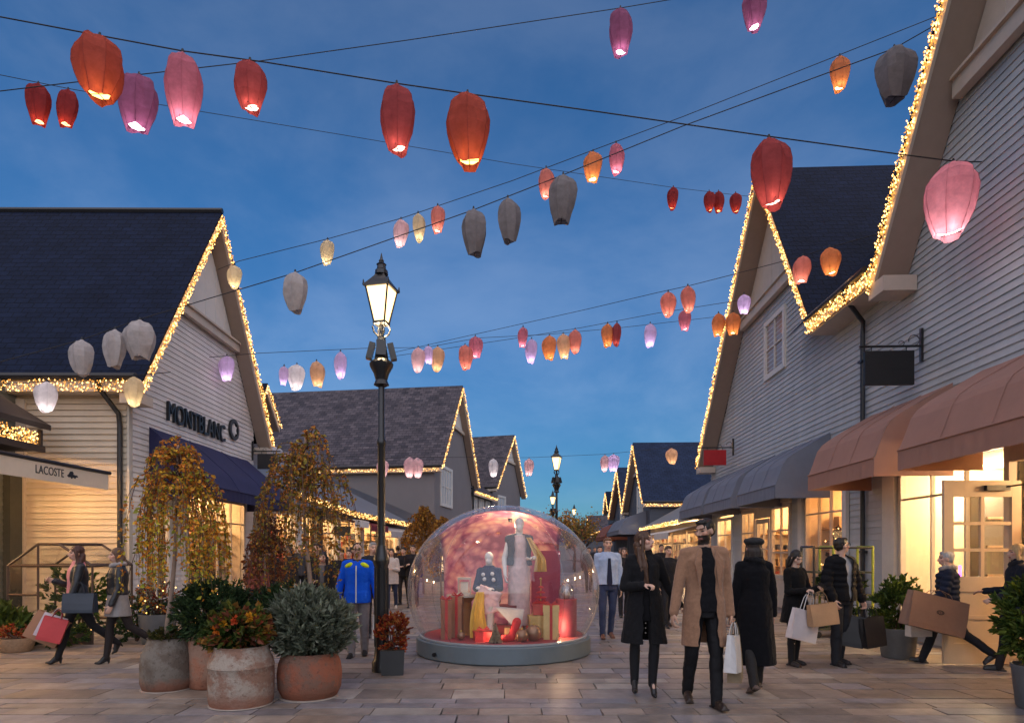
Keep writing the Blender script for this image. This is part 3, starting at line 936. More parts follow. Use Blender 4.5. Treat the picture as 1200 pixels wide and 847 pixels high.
# wall bracket with a dark sign at the far corner
t = hanging_sign(LF, 19.2, 4.45, 4.0, .2, .8, mat('sign_dark', (.02, .02, .022), .5), 'small dark sign board beside the far end of navy awning')

# ================================================================== L0: neighbour with the lettered awning, far left
GF = frame((-10.0, 0, 0), (0, 1))
l0 = thing('shop_building', 'dark clad shop with small lit canopy at far left edge', 'building', (-10, 11, 0))
m = MB(GF)
siding(m, .1, 4.9, lambda z: [(3.0, 12.9)], [(7.5, 12.2, .1, 2.7)], .13, (.12, .13, .12))
build(m, 'clad_wall', M_side_dark, l0, fixn=False)
m = MB(GF); m.box((12.55, .01, 0), (12.86, .16, 3.2)); m.box((3, -.3, 2.75), (12.8, -.01, 4.9)); m.box((12.25, -.3, 0), (12.8, -.01, 2.8)); build(m, 'wall', mat('wall_core_dark', (.05, .055, .05), .7), l0)
m = MB(GF); m.box((12.862, .02, 0), (12.93, .2, 4.6)); build(m, 'corner_board', M_trim_warm, l0)
window(GF, 7.6, 12.1, .4, 2.65, [9, 10.5], [2.2], l0, M_trim_warm, name='shop_window')
interior(GF, 7.5, 12.2, l0, energy=300, seed=15, pts=2)
m = MB(GF)
for (s0, s1) in ((6.0, 12.15),):
    P = [(s0, 1.25, 3.92), (s1, 1.25, 3.92), (s1 - .35, .02, 4.75), (s0, .02, 4.75)]
    m.prism(P, (0, 0, 0)) if False else None
    a = [m.v(q) for q in P]; b = [m.v((q[0], q[1], q[2] - .1)) for q in P]
    m.face(a); m.face(b[::-1])
    for i in range(4): m.face((a[i], a[(i + 1) % 4], b[(i + 1) % 4], b[i]))
m.box((6.0, .02, 3.42), (12.05, 1.1, 3.5)); m.box((6, 1.1, 3.4), (12.1, 1.18, 3.52)); m.box((12.0, 1.1, 3.52), (12.06, 1.16, 3.82))
build(m, 'canopy', mat('canopy_dark_brown', (.035, .024, .02), .6), l0)
garland('dense fairy lights under the small dark canopy at far left', [GF(6.2, 1.05, 3.8), GF(12.0, 1.05, 3.8)], V3((1, 0, 0)), .32, 190, .02, M_bulb, 24)
m = MB(GF)
for s_ in (8.6, 10.2, 11.8):
    m = MB(GF); m.lathe((s_, 1.5, 2.98), [(.05, 0), (.06, .03), (.06, .10), (.02, .13)], 12); m.tube([(s_, 1.5, 3.1), (s_, 1.5, 3.2)], .015, 5); build(m, 'downlight', M_iron, l0)
    point_light('shop_lamp', GF(s_, 1.5, 2.93), 24, (1, .56, .23), .05, l0)
m = MB(GF)
t = thing('lettered_awning', 'cream canvas awning lettered in black at far left edge', 'awning', (-10, 11, 3.4))
P = [(7.2, 2.2, 3.05), (12.35, 2.2, 3.05), (12.35, .02, 3.38), (7.2, .02, 3.38)]
a = [m.v(q) for q in P]; b = [m.v((q[0], q[1], q[2] - .015)) for q in P]
m.face(a); m.face(b[::-1])
for i in range(4): m.face((a[i], a[(i + 1) % 4], b[(i + 1) % 4], b[i]))
build(m, 'canvas', M_cream_cloth, t)
m = MB(GF); m.box((7.2, 2.2, 2.72), (12.35, 2.212, 3.02)); vl = build(m, 'valance', M_cream_cloth, t)
m = MB(GF); m.tube([(7.15, 2.21, 3.045), (12.4, 2.21, 3.045)], .035, 8); build(m, 'front_bar', M_gutter, t)
lettering('LACOSTE', lambda u, o, z: GF(10.46 + u, 2.214 + o, 2.82 + z), .66, .14, .004, M_letter, vl, bold=.004)
m = MB(GF)
cr = [(0, .05), (.05, .08), (.09, .13), (.16, .14), (.2, .10), (.17, .085), (.24, .075), (.30, .08), (.33, .045), (.27, .04), (.24, .01), (.19, .03), (.13, .0), (.1, .03), (.05, .02)]
a = [m.v((11.2 + q[0] * .85, 2.219, 2.82 + q[1] * .95)) for q in cr]; b = [m.v((11.2 + q[0] * .85, 2.213, 2.82 + q[1] * .95)) for q in cr]
m.face(a); m.face(b[::-1])
for i in range(len(cr)): m.face((a[i], a[(i + 1) % len(cr)], b[(i + 1) % len(cr)], b[i]))
build(m, 'emblem', M_letter, vl)
# ================================================================== simpler gabled buildings farther along
M_wall_mauve = mat('render_mauve_grey', (.20, .185, .19), .8, var=.06, vscale=1)
M_wall_slate = mat('boards_slate_blue', (.075, .085, .11), .7, var=.1, vscale=2, stretch=(.3, .3, 8))
M_wall_grey = mat('boards_mid_grey', (.2, .2, .21), .7, var=.08, vscale=2)
M_lead = mat('lead_roof', (.15, .165, .20), .55, var=.1, vscale=1)
M_lit = M_glass
M_far_pane = mat('window_pale', (.45, .46, .48), .3, var=.1)


def gable_house(F, s0, s1, pk, ze, zp, D, parent, wm, rm, ov=.45, eo=.3, bulbs=None, labels=None, seed=0, z0=0, side0=True, beam=True):
    """walls, roof and boards of a gable facing the street between s0 and s1"""
    m = MB(F)
    sl0, sl1 = (zp - ze) / (pk - s0 + eo), (zp - ze) / (s1 + eo - pk)
    m.poly([(s0, 0, z0), (s1, 0, z0), (s1, 0, ze), (pk, 0, zp - .2), (s0, 0, ze)])
    m.poly([(s0, 0, z0), (s0, -D, z0), (s0, -D, ze), (s0, 0, ze)]); m.poly([(s1, 0, z0), (s1, -D, z0), (s1, -D, ze), (s1, 0, ze)])
    m.poly([(s0, -D, z0), (s1, -D, z0), (s1, -D, ze), (pk, -D, zp - .2), (s0, -D, ze)])
    build(m, 'wall', wm, parent)
    m = MB()
    roof_plane(m, F, s0 - eo, ze, pk, zp, ov, D + .2, .1)
    roof_plane(m, F, s1 + eo, ze, pk, zp, ov, D + .2, .1)
    build(m, 'roof', rm, parent)
    rake(F, s0 - eo, ze, pk, zp, ov - .02, parent, .32)
    rake(F, s1 + eo, ze, pk, zp, ov - .02, parent, .32)
    if beam:
        m = MB(F); bz = zp - (zp - ze) * .45
        a0, a1 = pk - (zp - bz) / sl0 + .25, pk + (zp - bz) / sl1 - .25
        m.poly([(a0, .04, bz), (a1, .04, bz), (pk, .04, zp - .35)]); build(m, 'gable_panel', M_trim_white, parent)
        m = MB(F); m.box((a0 - .1, .045, bz - .18), (a1 + .1, .14, bz - .002)); build(m, 'gable_beam', M_trim_warm, parent)
    m = MB(F); m.box((s0 - eo + .02, -D, ze - .3), (s0 - eo + .06, ov - .06, ze - .08)); m.box((s0 - eo + .062, -D, ze - .32), (s0 - .002, ov - .06, ze - .29))
    build(m, 'eave_board', M_trim_warm, parent)
    m = MB(F); m.tube([(s0 - eo - .04, ov - .1, ze - .02), (s0 - eo - .04, -D, ze - .02)], .07, 6); build(m, 'gutter', M_gutter, parent)
    if bulbs:
        dens, r, mt = bulbs
        up = F(0, 1, 0) - F(0, 0, 0); bk = F(-1, 0, 0) - F(0, 0, 0)
        for i, (pts, nr) in enumerate((([F(s0 - eo, ov, ze - .06), F(pk, ov, zp - .06)], up), ([F(pk, ov, zp - .08), F(s1 + eo, ov, ze - .06)], up), ([F(s0 - eo, ov - .1, ze - .12), F(s0 - eo, -D, ze - .12)], bk))):
            if labels[i]: garland(labels[i], pts, nr, .16, dens, r, mt, seed + i)


# L2: mauve-grey building behind the lettered shop
F2 = frame((-3.82, 31.5, 0), (1.26, 8.5))
l2 = thing('rendered_shop', 'mauve grey gabled building with brown slate roof behind lamp post', 'building', F2(4, 0, 0))
gable_house(F2, 0, 8.6, 4.3, 5.71, 10.75, 14, l2, M_wall_mauve, M_brown_slate, bulbs=(30, .028, M_bulb_far), seed=31,
            labels=['fairy lights up the near rake of the mauve grey gable', 'fairy lights down the far rake of the mauve grey gable', 'fairy lights under the brown slate eave behind the lamp post'])
window(F2, 1.25, 3.35, 4.0, 5.8, [1.8, 2.3, 2.8], [4.9], l2, M_trim_white, o=.04, w=.16, mw=.06, pm=M_far_pane)
window(F2, 1.0, 7.6, .5, 2.7, [2.5, 4, 5.6], [2.2], l2, M_trim_warm, name='shop_window')
m = MB(F2); m.poly([(.9, .008, .4), (7.7, .008, .4), (7.7, .008, 2.8), (.9, .008, 2.8)]); build(m, 'lit_window', emit('lit_window_far', (1, .62, .3), 1.1), l2)
m = MB(F2); m.tube([(8.75, .1, 5.6), (8.75, .1, 0)], .06, 6); build(m, 'downpipe', M_gutter, l2)
# chimney flashing: diagonal roof line of the annex against the side wall
# shop wing with the lean-to roof between L1 and L2
wa, wb, wc = V3((-6.7, 19.7, 0)), V3((-6.15, 25.0, 0)), V3((-4.9, 31.3, 0))
wing = thing('shop_wing', 'low lit shop wing with lead grey lean to roof behind birch tree', 'building', wb)
ez = (3.42, 3.08, 2.9)
m = MB()
bk = [V3((-14, 20.5, 6.2)), V3((-10.0, 27.5, 5.6)), V3((-4.4, 31.45, 3.15))]
ev = [wa + V3((0, 0, ez[0])), wb + V3((0, 0, ez[1])), wc + V3((0, 0, ez[2]))]
m.poly([ev[0], ev[1], bk[1], bk[0]]); m.poly([ev[1], ev[2], bk[2], bk[1]])
m.poly([q - V3((0, 0, .12)) for q in (ev[0], ev[1], bk[1], bk[0])]); m.poly([q - V3((0, 0, .12)) for q in (ev[1], ev[2], bk[2], bk[1])])
build(m, 'roof', M_lead, wing)
m = MB()
for a, b in zip(ev, ev[1:]):
    dd = (b - a).normalized(); nn = V3((dd.y, -dd.x, 0))
    m.prism([a - V3((0, 0, .02)) + nn * .03, b - V3((0, 0, .02)) + nn * .03, b - V3((0, 0, .24)) + nn * .03, a - V3((0, 0, .24)) + nn * .03], -nn * .08)
build(m, 'eave_board', mat('fascia_brown', (.12, .06, .035), .6), wing)
garland('fairy lights along the curved low eave behind the birch tree', [q + V3((.06, -.02, -.02)) for q in ev], V3((.9, -.3, 0)), .2, 48, .026, M_bulb_far, 41)
FWa = frame(wa - V3((.7, 0, 0)), wb - wa); FWb = frame(wb - V3((.7, 0, 0)), wc - wb)
for F_, ln, sd in ((FWa, 5.3, 3), (FWb, 6.4, 5)):
    m = MB(F_); m.box((0, -.2, 2.72), (ln, 0, 3.1)); m.box((0, -.2, 0), (ln, 0, .38)); build(m, 'wall', M_trim_warm, wing)
    nb = 3
    for k in range(nb):
        q0, q1 = ln * k / nb + .2, ln * (k + 1) / nb - .2
        window(F_, q0, q1, .4, 2.7, [(q0 + q1) / 2], [2.2], wing, M_trim_warm if (k + sd) % 2 else mat('door_black', (.02, .02, .022), .5), name='shop_window')
        m = MB(F_); m.box((q1 + .02, -.15, 0), (q1 + .36, .12, 3.0)); build(m, 'pilaster', M_trim_white if (k + sd) % 2 else mat('pier_dark', (.05, .05, .055), .6), wing)
    interior(F_, .05, ln - .05, wing, depth=3, energy=230, seed=sd * 7, col=(1, .66, .33), pts=2)


def flat_awning(a, b, out, z0, z1, label, mt):
    t = thing('shop_awning', label, 'awning', (a + b) / 2 + V3((0, 0, z0)))
    a, b, out = V3(a), V3(b), V3(out)
    m = MB()
    P = [a + V3((0, 0, z1)), b + V3((0, 0, z1)), b + out + V3((0, 0, z0)), a + out + V3((0, 0, z0))]
    m.prism(P, (0, 0, -.02)); build(m, 'canvas', mt, t)
    m = MB(); m.prism([P[2], P[3], P[3] - V3((0, 0, .26)), P[2] - V3((0, 0, .26))], out.normalized() * .012); build(m, 'valance', mt, t)
    return t


u_ = (wc - wb).normalized(); nn = V3((u_.y, -u_.x, 0))
M_wine = mat('wine_canvas', (.16, .02, .035), .8)
M_pale = mat('pale_grey_canvas', (.38, .37, .38), .85)
q = wb - V3((.6, 0, 0))
flat_awning(q - u_ * .3, q + u_ * 1.0, nn * .8, 2.72, 2.9, 'small white awning next to the wine red one', mat('white_canvas', (.62, .6, .58), .8))
flat_awning(q + u_ * 1.2, q + u_ * 3.0, nn * .8, 2.6, 2.85, 'small wine red awning beneath the low fairy lit eave', M_wine)
flat_awning(q + u_ * 3.2, q + u_ * 6.2, nn * .85, 2.4, 2.78, 'pale grey awning to the left of the dome', M_pale)
t = thing('hanging_sign', 'small black sign board hung in front of lit shop wing', 'sign', at(401, 622, 23), 0)
c = at(401, 622, 23)
m = MB(); m.box((c.x - .3, c.y - .03, c.z - .17), (c.x + .3, c.y + .03, c.z + .17)); build(m, 'board', mat('sign_black', (.006, .006, .007), .5), t)
m = MB(); m.tube([c + V3((-.32, 0, .24)), c + V3((.36, 0, .24)), c + V3((.36, 1.2, .24))], .015, 5)
for s in (-.25, .25): m.tube([c + V3((s, 0, .17)), c + V3((s, 0, .24))], .008, 4)
build(m, 'bracket', M_iron, t)

# L3 and its link
F3 = frame((-1.44, 47, 0), (.287, .957))
l3 = thing('rendered_shop', 'smaller mauve grey gabled building behind, just left of the dome top', 'building', F3(4, 0, 0))
gable_house(F3, 0, 7.4, 4.2, 6.2, 10.75, 12, l3, M_wall_mauve, M_brown_slate, bulbs=(22, .034, M_bulb_far), seed=51,
            labels=['fairy lights up the near rake of the smaller mauve grey gable', 'fairy lights down the far rake of the smaller mauve grey gable', None])
window(F3, 1.4, 3.0, 3.9, 5.6, [2.2], [4.8], l3, M_trim_white, o=.04, w=.16, mw=.06, pm=M_far_pane)
F3b = frame((-2.75, 40.6, 0), (1.31, 6.4))
lk = thing('shop_link', 'grey link block with three small windows between two mauve gables', 'building', F3b(3, 0, 0))
m = MB(F3b); m.box((0, -4, 0), (6.45, 0, 5.3)); build(m, 'wall', M_wall_mauve, lk)
m = MB(); roof_plane(m, lambda s, o, z: F3b(o, s, z), .4, 5.4, -4.5, 9.3, 6.4, 0, .1); build(m, 'roof', M_brown_slate, lk)
m = MB(F3b); m.box((0, .3, 5.1), (6.4, .36, 5.35)); build(m, 'eave_board', M_trim_warm, lk)
for s in (.9, 2.7, 4.5): window(F3b, s, s + .9, 3.6, 4.95, [s + .45], [4.3], lk, M_trim_white, o=.04, w=.12, mw=.06, pm=M_far_pane)
garland('fairy lights along the link eave between the two mauve gables', [F3b(0, .4, 5.35), F3b(6.4, .4, 5.35)], F3b(0, 1, 0) - F3b(0, 0, 0), .14, 30, .03, M_bulb_far, 55)
m = MB(); 
# small gable beyond the lettered shop
F4 = frame((-8.85, 20.0, 0), (0, 1))
l4 = thing('shop_building', 'narrow gable just showing past the lettered cream shop', 'building', F4(2, 0, 0))
gable_house(F4, 1.2, 2.9, 2.0, 6.15, 7.3, 4, l4, M_wall_mauve, M_navy_slate, bulbs=(40, .024, M_bulb_far), seed=61, labels=['fairy lights up the near rake of the narrow gable beyond', 'fairy lights down the far rake of the narrow gable beyond', None], beam=False, z0=3.5)

# right-hand side farther along
r2 = thing('slate_blue_shop', 'slate blue gabled shop with navy roof beyond the red sign', 'building', RF(42, 0, 0))
gable_house(RF, 38, 47, 41.8, 4.44, 8.6, 11, r2, M_wall_slate, M_blue_slate, bulbs=(22, .036, M_bulb_far), seed=71,
            labels=['fairy lights up the near rake of the slate blue gable', 'fairy lights down the far rake of the slate blue gable', 'fairy lights along the straight eave of the slate blue shop'])
window(RF, 40.6, 42.4, 3.2, 5.6, [41.5], [4.4], r2, M_trim_white, o=.05, w=.2, mw=.08, pm=M_far_pane)
r3 = thing('slate_blue_shop', 'second slate blue gable behind, nearer the street lamps', 'building', RF(51, 0, 0))
gable_house(RF, 47.3, 56, 50.4, 4.5, 8.1, 10, r3, M_wall_slate, M_blue_slate, bulbs=(18, .042, M_bulb_far), seed=81,
            labels=['fairy lights up the near rake of the second slate blue gable', 'fairy lights down the far rake of the second slate blue gable', None])
window(RF, 49.4, 51.2, 3.2, 5.2, [50.3], [4.3], r3, M_trim_white, o=.05, w=.2, mw=.08, pm=M_far_pane)
r4 = thing('slate_blue_shop', 'low slate roofed shop at the far end of right hand row', 'building', RF(66, 0, 0))
m = MB(RF); m.box((56.3, -8, 0), (76, 0, 3.4)); build(m, 'wall', M_wall_grey, r4)
m = MB(); roof_plane(m, lambda s, o, z: RF(o, s, z), .5, 3.5, -4.5, 6.2, 76, -56.3, .1); build(m, 'roof', mat('slate_blue_roof', (.05, .065, .10), .5), r4)
gable_house(RF, 57, 61, 59, 5.2, 7.0, 6, r4, M_wall_slate, M_navy_slate, bulbs=(18, .042, M_bulb_far), seed=83, z0=4,
            labels=['fairy lights up the near rake of the tiny roof dormer', 'fairy lights down the far rake of the tiny roof dormer', None], beam=False)
garland('fairy lights along the long low eave at far right end', [RF(56.4, .52, 3.5), RF(76, .52, 3.5)], RF(0, 1, 0) - RF(0, 0, 0), .16, 18, .045, M_bulb_far, 85)
r5 = thing('brick_shop', 'brown roofed gabled shop closing the far end of street', 'building', RF(82, 0, 0))
gable_house(RF, 78, 86, 81, 3.4, 6.0, 12, r5, M_wall_grey, M_brown_slate, bulbs=(14, .055, M_bulb_far), seed=87, labels=['fairy lights up the near rake of the farthest brown roofed gable', None, None], beam=False)
# low range between the clapboard shop and the slate-blue shop
r6 = thing('low_shop_range', 'low lit shop range with lean to roof beyond the clapboard shop', 'building', RF(31, 0, 0))
for k in range(4):
    q0 = 25 + k * 3.2
    window(RF, q0 + .2, q0 + 3.0, .5, 2.3, [q0 + 1.1, q0 + 2.0], [1.9], r6, M_trim_warm, name='shop_window')
m = MB(RF); m.box((24.6, -.2, 2.42), (37.8, 0, 2.8)); m.box((24.6, -.2, 0), (37.8, 0, .45)); build(m, 'wall', M_trim_warm, r6)
m = MB(); roof_plane(m, lambda s, o, z: RF(o, s, z), .6, 2.85, -2.6, 4.6, 37.9, -24.5, .1); build(m, 'roof', mat('grey_lean_to_roof', (.2, .2, .21), .7), r6)
interior(RF, 24.7, 37.8, r6, depth=3, energy=480, seed=23, col=(1, .66, .33), pts=3)
garland('fairy lights under the low grey roof behind the white awning', [RF(27, .66, 2.86), RF(37.5, .66, 2.86)], RF(0, 1, 0) - RF(0, 0, 0), .16, 34, .028, M_bulb_far, 91)
flat_awning(RF(26, 0, 0), RF(29.2, 0, 0), RF(0, 1.3, 0) - RF(0, 0, 0), 2.3, 2.62, 'white awning behind the man in the camel coat', mat('white_canvas', (.62, .6, .58), .8))
flat_awning(RF(29.8, 0, 0), RF(34, 0, 0), RF(0, 1.3, 0) - RF(0, 0, 0), 2.3, 2.62, 'white awning farther along behind the long haired woman', mat('white_canvas', (.62, .6, .58), .8))
awning(RF, 39, 46, [(.03, 4.0), (1.2, 3.6), (1.7, 2.8)], .25, 'shop_awning', 'rounded grey awning above the man in light blue shirt', M_grey_cloth)
awning(RF, 47.5, 55, [(.03, 3.9), (1.2, 3.5), (1.7, 2.6)], .25, 'shop_awning', 'orange brown awning at the far end of right hand row', mat('orange_canvas', (.30, .09, .045), .8))

rf = thing('end_shop', 'low gabled shop closing the street far behind the dome', 'building', (-2, 104, 0))
FE = lambda s, o, z: V3((s, 104 - o, z))
gable_house(FE, -12, 3, -4, 4.2, 8.5, 8, rf, M_wall_grey, M_brown_slate, bulbs=None, beam=False)
for k in range(4): window(FE, -10.5 + k * 3.2, -8.5 + k * 3.2, .6, 2.8, [-9.5 + k * 3.2], [2.2], rf, M_trim_warm, name='shop_window', pane=False)
m = MB(FE)
for k in range(4): m.poly([(-10.5 + k * 3.2, .01, .6), (-8.5 + k * 3.2, .01, .6), (-8.5 + k * 3.2, .01, 2.8), (-10.5 + k * 3.2, .01, 2.8)])
build(m, 'lit_window', emit('lit_window_far', (1, .62, .3), 1.1), rf)
rf = thing('end_shop', 'long low brown roofed shop closing the street at far right', 'building', (10, 108, 0))
m = MB(); m.box((4, 108, 0), (22, 114, 3.2)); build(m, 'wall', M_wall_grey, rf)
m = MB(); roof_plane(m, lambda s, o, z: V3((4 - .4 + o, 108 + s, z)), -.5, 3.2, 3.2, 6.0, 18.8, 0, .1); build(m, 'roof', M_brown_slate, rf)
# ================================================================== street lamps
M_lampglass = emit('lamp_glow', (1, .64, .29), 1.9)


def street_lamp(x, Y, H, label, floods=True, heavy=True):
    t = thing('street_lamp', label, 'street lamp', (x, Y, 0), R(-13), 'black street lamps')
    F = lambda a, b, c: V3((x, Y, 0)) + Matrix.Rotation(R(-13), 3, 'Z') @ V3((a, b, c))
    zc = H - 1.45                                  # collar
    m = MB(F)
    if heavy:
        m.lathe((0, 0, 0), [(.125, 0), (.125, .12), (.10, .16), (.085, .3), (.085, 1.35), (.105, 1.4), (.105, 1.46), (.08, 1.52), (.06, 1.62)], 14)
        for k in range(10):
            a = k * PI / 5; m.tube([(.087 * math.cos(a), .087 * math.sin(a), .32), (.087 * math.cos(a), .087 * math.sin(a), 1.33)], .008, 4)
    else: m.lathe((0, 0, 0), [(.13, 0), (.13, .3), (.08, .4), (.075, 1.2), (.06, 1.3)], 12)
    m.lathe((0, 0, 0), [(.05, 1.55), (.048, 2.9), (.058, 2.92), (.058, 2.97), (.042, 3.0), (.038, H - 1.2)], 12)
    build(m, 'post', M_iron, t, smooth=35)
    if floods:
        m = MB(F)
        m.lathe((0, 0, zc), [(.06, -.22), (.1, -.2), (.075, -.14), (.10, -.05), (.15, .04), (.155, .07), (.13, .1), (.09, .13), (.065, .3), (.05, .42)], 14)
        build(m, 'collar', M_iron, t, smooth=35)
        for a in range(4):
            an = a * PI / 2 + .4
            c = V3((.135 * math.cos(an), .135 * math.sin(an), zc + .23))
            m = MB(F); m.obox(c, (.075, .12, .21), Matrix.Rotation(an, 3, 'Z') @ Matrix.Rotation(R(-14), 3, 'Y')); build(m, 'floodlight', M_iron, t)
    zb = H - .86                                   # bottom of the lantern
    m = MB(F)
    for k in range(4):
        an = k * PI / 2 + PI / 4
        ca, sa = math.cos(an), math.sin(an)
        pts = [(.03, -.22), (.05, -.16), (.10, -.12), (.12, -.06), (.10, -.01), (.075, .02)]
        m.tube([(r * ca, r * sa, zb + z) for r, z in pts], .011, 5)
    m.tube([(0, 0, zb - .3), (0, 0, zb)], .03, 8)
    build(m, 'scroll_bracket', M_iron, t)
    rb, rt, hb = .098, .205, .45
    m = MB(F)
    m.lathe((0, 0, zb), [(rb + .02, -.012), (rb + .02, .02)], 4); m.lathe((0, 0, zb), [(rt + .035, hb - .01), (rt + .035, hb + .02)], 4)
    for k in range(4):
        a = 2 * PI * (k + .5) / 4
        m.tube([(rb * math.cos(a) * 1.03, rb * math.sin(a) * 1.03, zb + .01), (rt * math.cos(a) * 1.03, rt * math.sin(a) * 1.03, zb + hb)], .012, 5)
        m.tube([(rt * 1.15 * math.cos(a), rt * 1.15 * math.sin(a), zb + hb), (rt * 1.17 * math.cos(a), rt * 1.17 * math.sin(a), zb + hb + .07)], [.018, .006], 5)
    build(m, 'frame', M_iron, t)
    m = MB(F)
    m.lathe((0, 0, zb + hb), [(rt + .03, .021), (rt * .82, .085), (rt * .5, .15), (rt * .36, .19)], 4)
    m.lathe((0, 0, zb + hb), [(rt * .42, .18), (rt * .4, .23), (rt * .3, .25), (rt * .26, .3), (rt * .32, .31), (.03, .34), (.035, .36), (.02, .38), (.004, .46)], 12)
    build(m, 'cap', M_iron, t)
    m = MB(F); m.lathe((0, 0, zb), [(rb, .03), (rt, hb - .012)], 4, cap=True); build(m, 'lantern_glass', M_lampglass, t)
    point_light('lamp_light', F(0, 0, zb - .12), 60, (1, .74, .42), .12, t) if heavy else None
    return t


p = gp(447, 786)
street_lamp(p.x, p.y, 5.33, 'tall black street lamp with floodlights between planters and dome')
street_lamp(1.6, 23.0, 5.3, 'street lamp rising right behind the dome', heavy=False)
street_lamp(2.55, 40, 5.3, 'lower street lamp seen just behind the one beyond the dome', heavy=False)
street_lamp(5.05, 52, 5.3, 'small far street lamp right of the pair beyond the dome', heavy=False)

# ================================================================== lantern wires and paper lanterns


def paper(name, col, tr=.5, glow=0):
    if name in MATS: return MATS[name]
    m, nt, nodes, L = newmat(name)
    o = N(nt, 'ShaderNodeOutputMaterial')
    tc = N(nt, 'ShaderNodeTexCoord'); no = N(nt, 'ShaderNodeTexNoise', i_Scale=7.0, i_Detail=6.0, i_Roughness=.7); L.new(tc.outputs['Object'], no.inputs['Vector'])
    mr = N(nt, 'ShaderNodeMapRange'); mr.inputs['From Min'].default_value = .25; mr.inputs['From Max'].default_value = .75; mr.inputs['To Min'].default_value = .72; mr.inputs['To Max'].default_value = 1.2
    L.new(no.outputs['Fac'], mr.inputs['Value'])
    vm = N(nt, 'ShaderNodeVectorMath', operation='SCALE'); vm.inputs[0].default_value = col; L.new(mr.outputs[0], vm.inputs['Scale'])
    d = N(nt, 'ShaderNodeBsdfDiffuse'); t = N(nt, 'ShaderNodeBsdfTranslucent'); L.new(vm.outputs[0], d.inputs['Color']); L.new(vm.outputs[0], t.inputs['Color'])
    mx = N(nt, 'ShaderNodeMixShader'); mx.inputs['Fac'].default_value = tr
    L.new(d.outputs[0], mx.inputs[1]); L.new(t.outputs[0], mx.inputs[2]); L.new(mx.outputs[0], o.inputs['Surface'])
    MATS[name] = m
    return m


PAPER = {'red': ((0.46, 0.115, 0.12), (1, 0.5, 0.35)), 'orange_red': ((0.48, 0.125, 0.1), (1, 0.5, 0.12)), 'pink': ((0.58, 0.22, 0.28), (1, 0.66, 0.7)), 'purple': ((0.4, 0.16, 0.27), (1, 0.62, 0.78)), 'dark_red': ((0.36, 0.065, 0.07), (1, 0.36, 0.14)), 'orange': ((0.66, 0.3, 0.16), (1, 0.6, 0.24)), 'salmon': ((0.68, 0.29, 0.25), (1, 0.62, 0.45)), 'peach': ((0.72, 0.48, 0.34), (1, 0.76, 0.46)), 'cream': ((0.72, 0.6, 0.44), (1, 0.82, 0.5)), 'lilac': ((0.7, 0.55, 0.74), (0.96, 0.8, 1)), 'pale_pink': ((0.74, 0.52, 0.54), (1, 0.8, 0.74)), 'white': ((0.72, 0.68, 0.69), (1, 0.88, 0.86)), 'grey': ((0.30, 0.27, 0.275), None), 'pale_grey': ((0.56, 0.51, 0.5), None), 'bright_pink': ((0.76, 0.36, 0.41), (1, 0.76, 0.77))}
NICE = {'orange_red': 'orange red', 'dark_red': 'dark red', 'pale_pink': 'pale pink', 'bright_pink': 'bright pink', 'pale_grey': 'unlit pale grey', 'grey': 'unlit dark grey', 'lilac': 'glowing lilac', 'white': 'white'}
lr = random.Random(9)


def lantern(x, yt, yb, wpx, colr, Z, label):
    k = Z / FPX
    H = (yb - yt) * k; Rr = wpx * k / 2 * 1.05
    top = at(x, yt, Z)
    t = thing('paper_lantern', label, 'paper lantern', (top.x, top.y, top.z), 0, 'paper sky lanterns on overhead wires')
    m = MB()
    n = 14
    tl = V3((lr.uniform(-.05, .05), lr.uniform(-.05, .05), 0)) * H
    a0 = lr.uniform(0, 1)
    sq = lr.uniform(.85, 1.0)
    rings = []
    jit = [lr.uniform(.93, 1.1) if q_ % 2 == 0 else lr.uniform(.84, .93) for q_ in range(n)]
    for (u, r) in ((0, .10), (.03, .20), (.07, .42), (.13, .68), (.22, .9), (.36, 1.0), (.52, .98), (.7, .87), (.86, .69), (1.0, .53)):
        ring = []
        for q in range(n):
            a = 2 * PI * q / n + a0
            rr = Rr * r * (jit[q] if u > .1 else 1) * (1 + .03 * math.sin(q * 2.1 + u * 5))
            wob = (H * .04 * math.sin(q * .9 + a0 * 9)) if u >= 1 else (H * .03 * math.sin(q * 1.4 + a0 * 5) if u > .1 else 0)
            rr *= 1 + .05 * noise.noise(V3((q * 1.7, u * 6, a0 * 20)))
            ring.append(top + V3((rr * math.cos(a), rr * math.sin(a) * sq, -H * u + wob)) + tl * u)
        rings.append(ring)
    m.loft(rings, cap=False)
    m.face(range(n))
    c, gl = PAPER[colr]
    sh = build(m, 'shade', paper('paper_' + colr, c, .58 if gl else .4), t, smooth=11, fixn=False)
    m = MB()
    for q in range(0, n, 2): m.tube([r_[q] for r_ in rings[2:]], Rr * .012, 3)
    build(m, 'seam', paper('paper_' + colr, c), t)
    m = MB()
    m.tube([top + V3((0, 0, .05)), top + V3((0, 0, -.04))], [.014, .03], 6); build(m, 'hook', M_cable, t)
    # wire ring and lamp unit in the mouth
    mouth = top + V3((0, 0, -H * .97)) + tl
    m = MB(); m.tube([mouth + V3((-Rr * .5, 0, .02)), mouth + V3((Rr * .5, 0, .02))], .006, 4); m.tube([mouth + V3((0, -Rr * .5, .02)), mouth + V3((0, Rr * .5, .02))], .006, 4); build(m, 'mouth_wire', M_cable, t)
    if gl:
        m = MB(); c0 = mouth + V3((0, 0, H * .06))
        m.lathe(c0, [(Rr * .30, -H * .025), (Rr * .44, -H * .015), (Rr * .44, H * .01), (Rr * .15, H * .05)], 8)
        lm = build(m, 'lamp', emit('lantern_lamp_' + colr, gl, 4.0 if colr in ('red', 'dark_red', 'orange_red', 'purple') else 7.5), t)
    return t


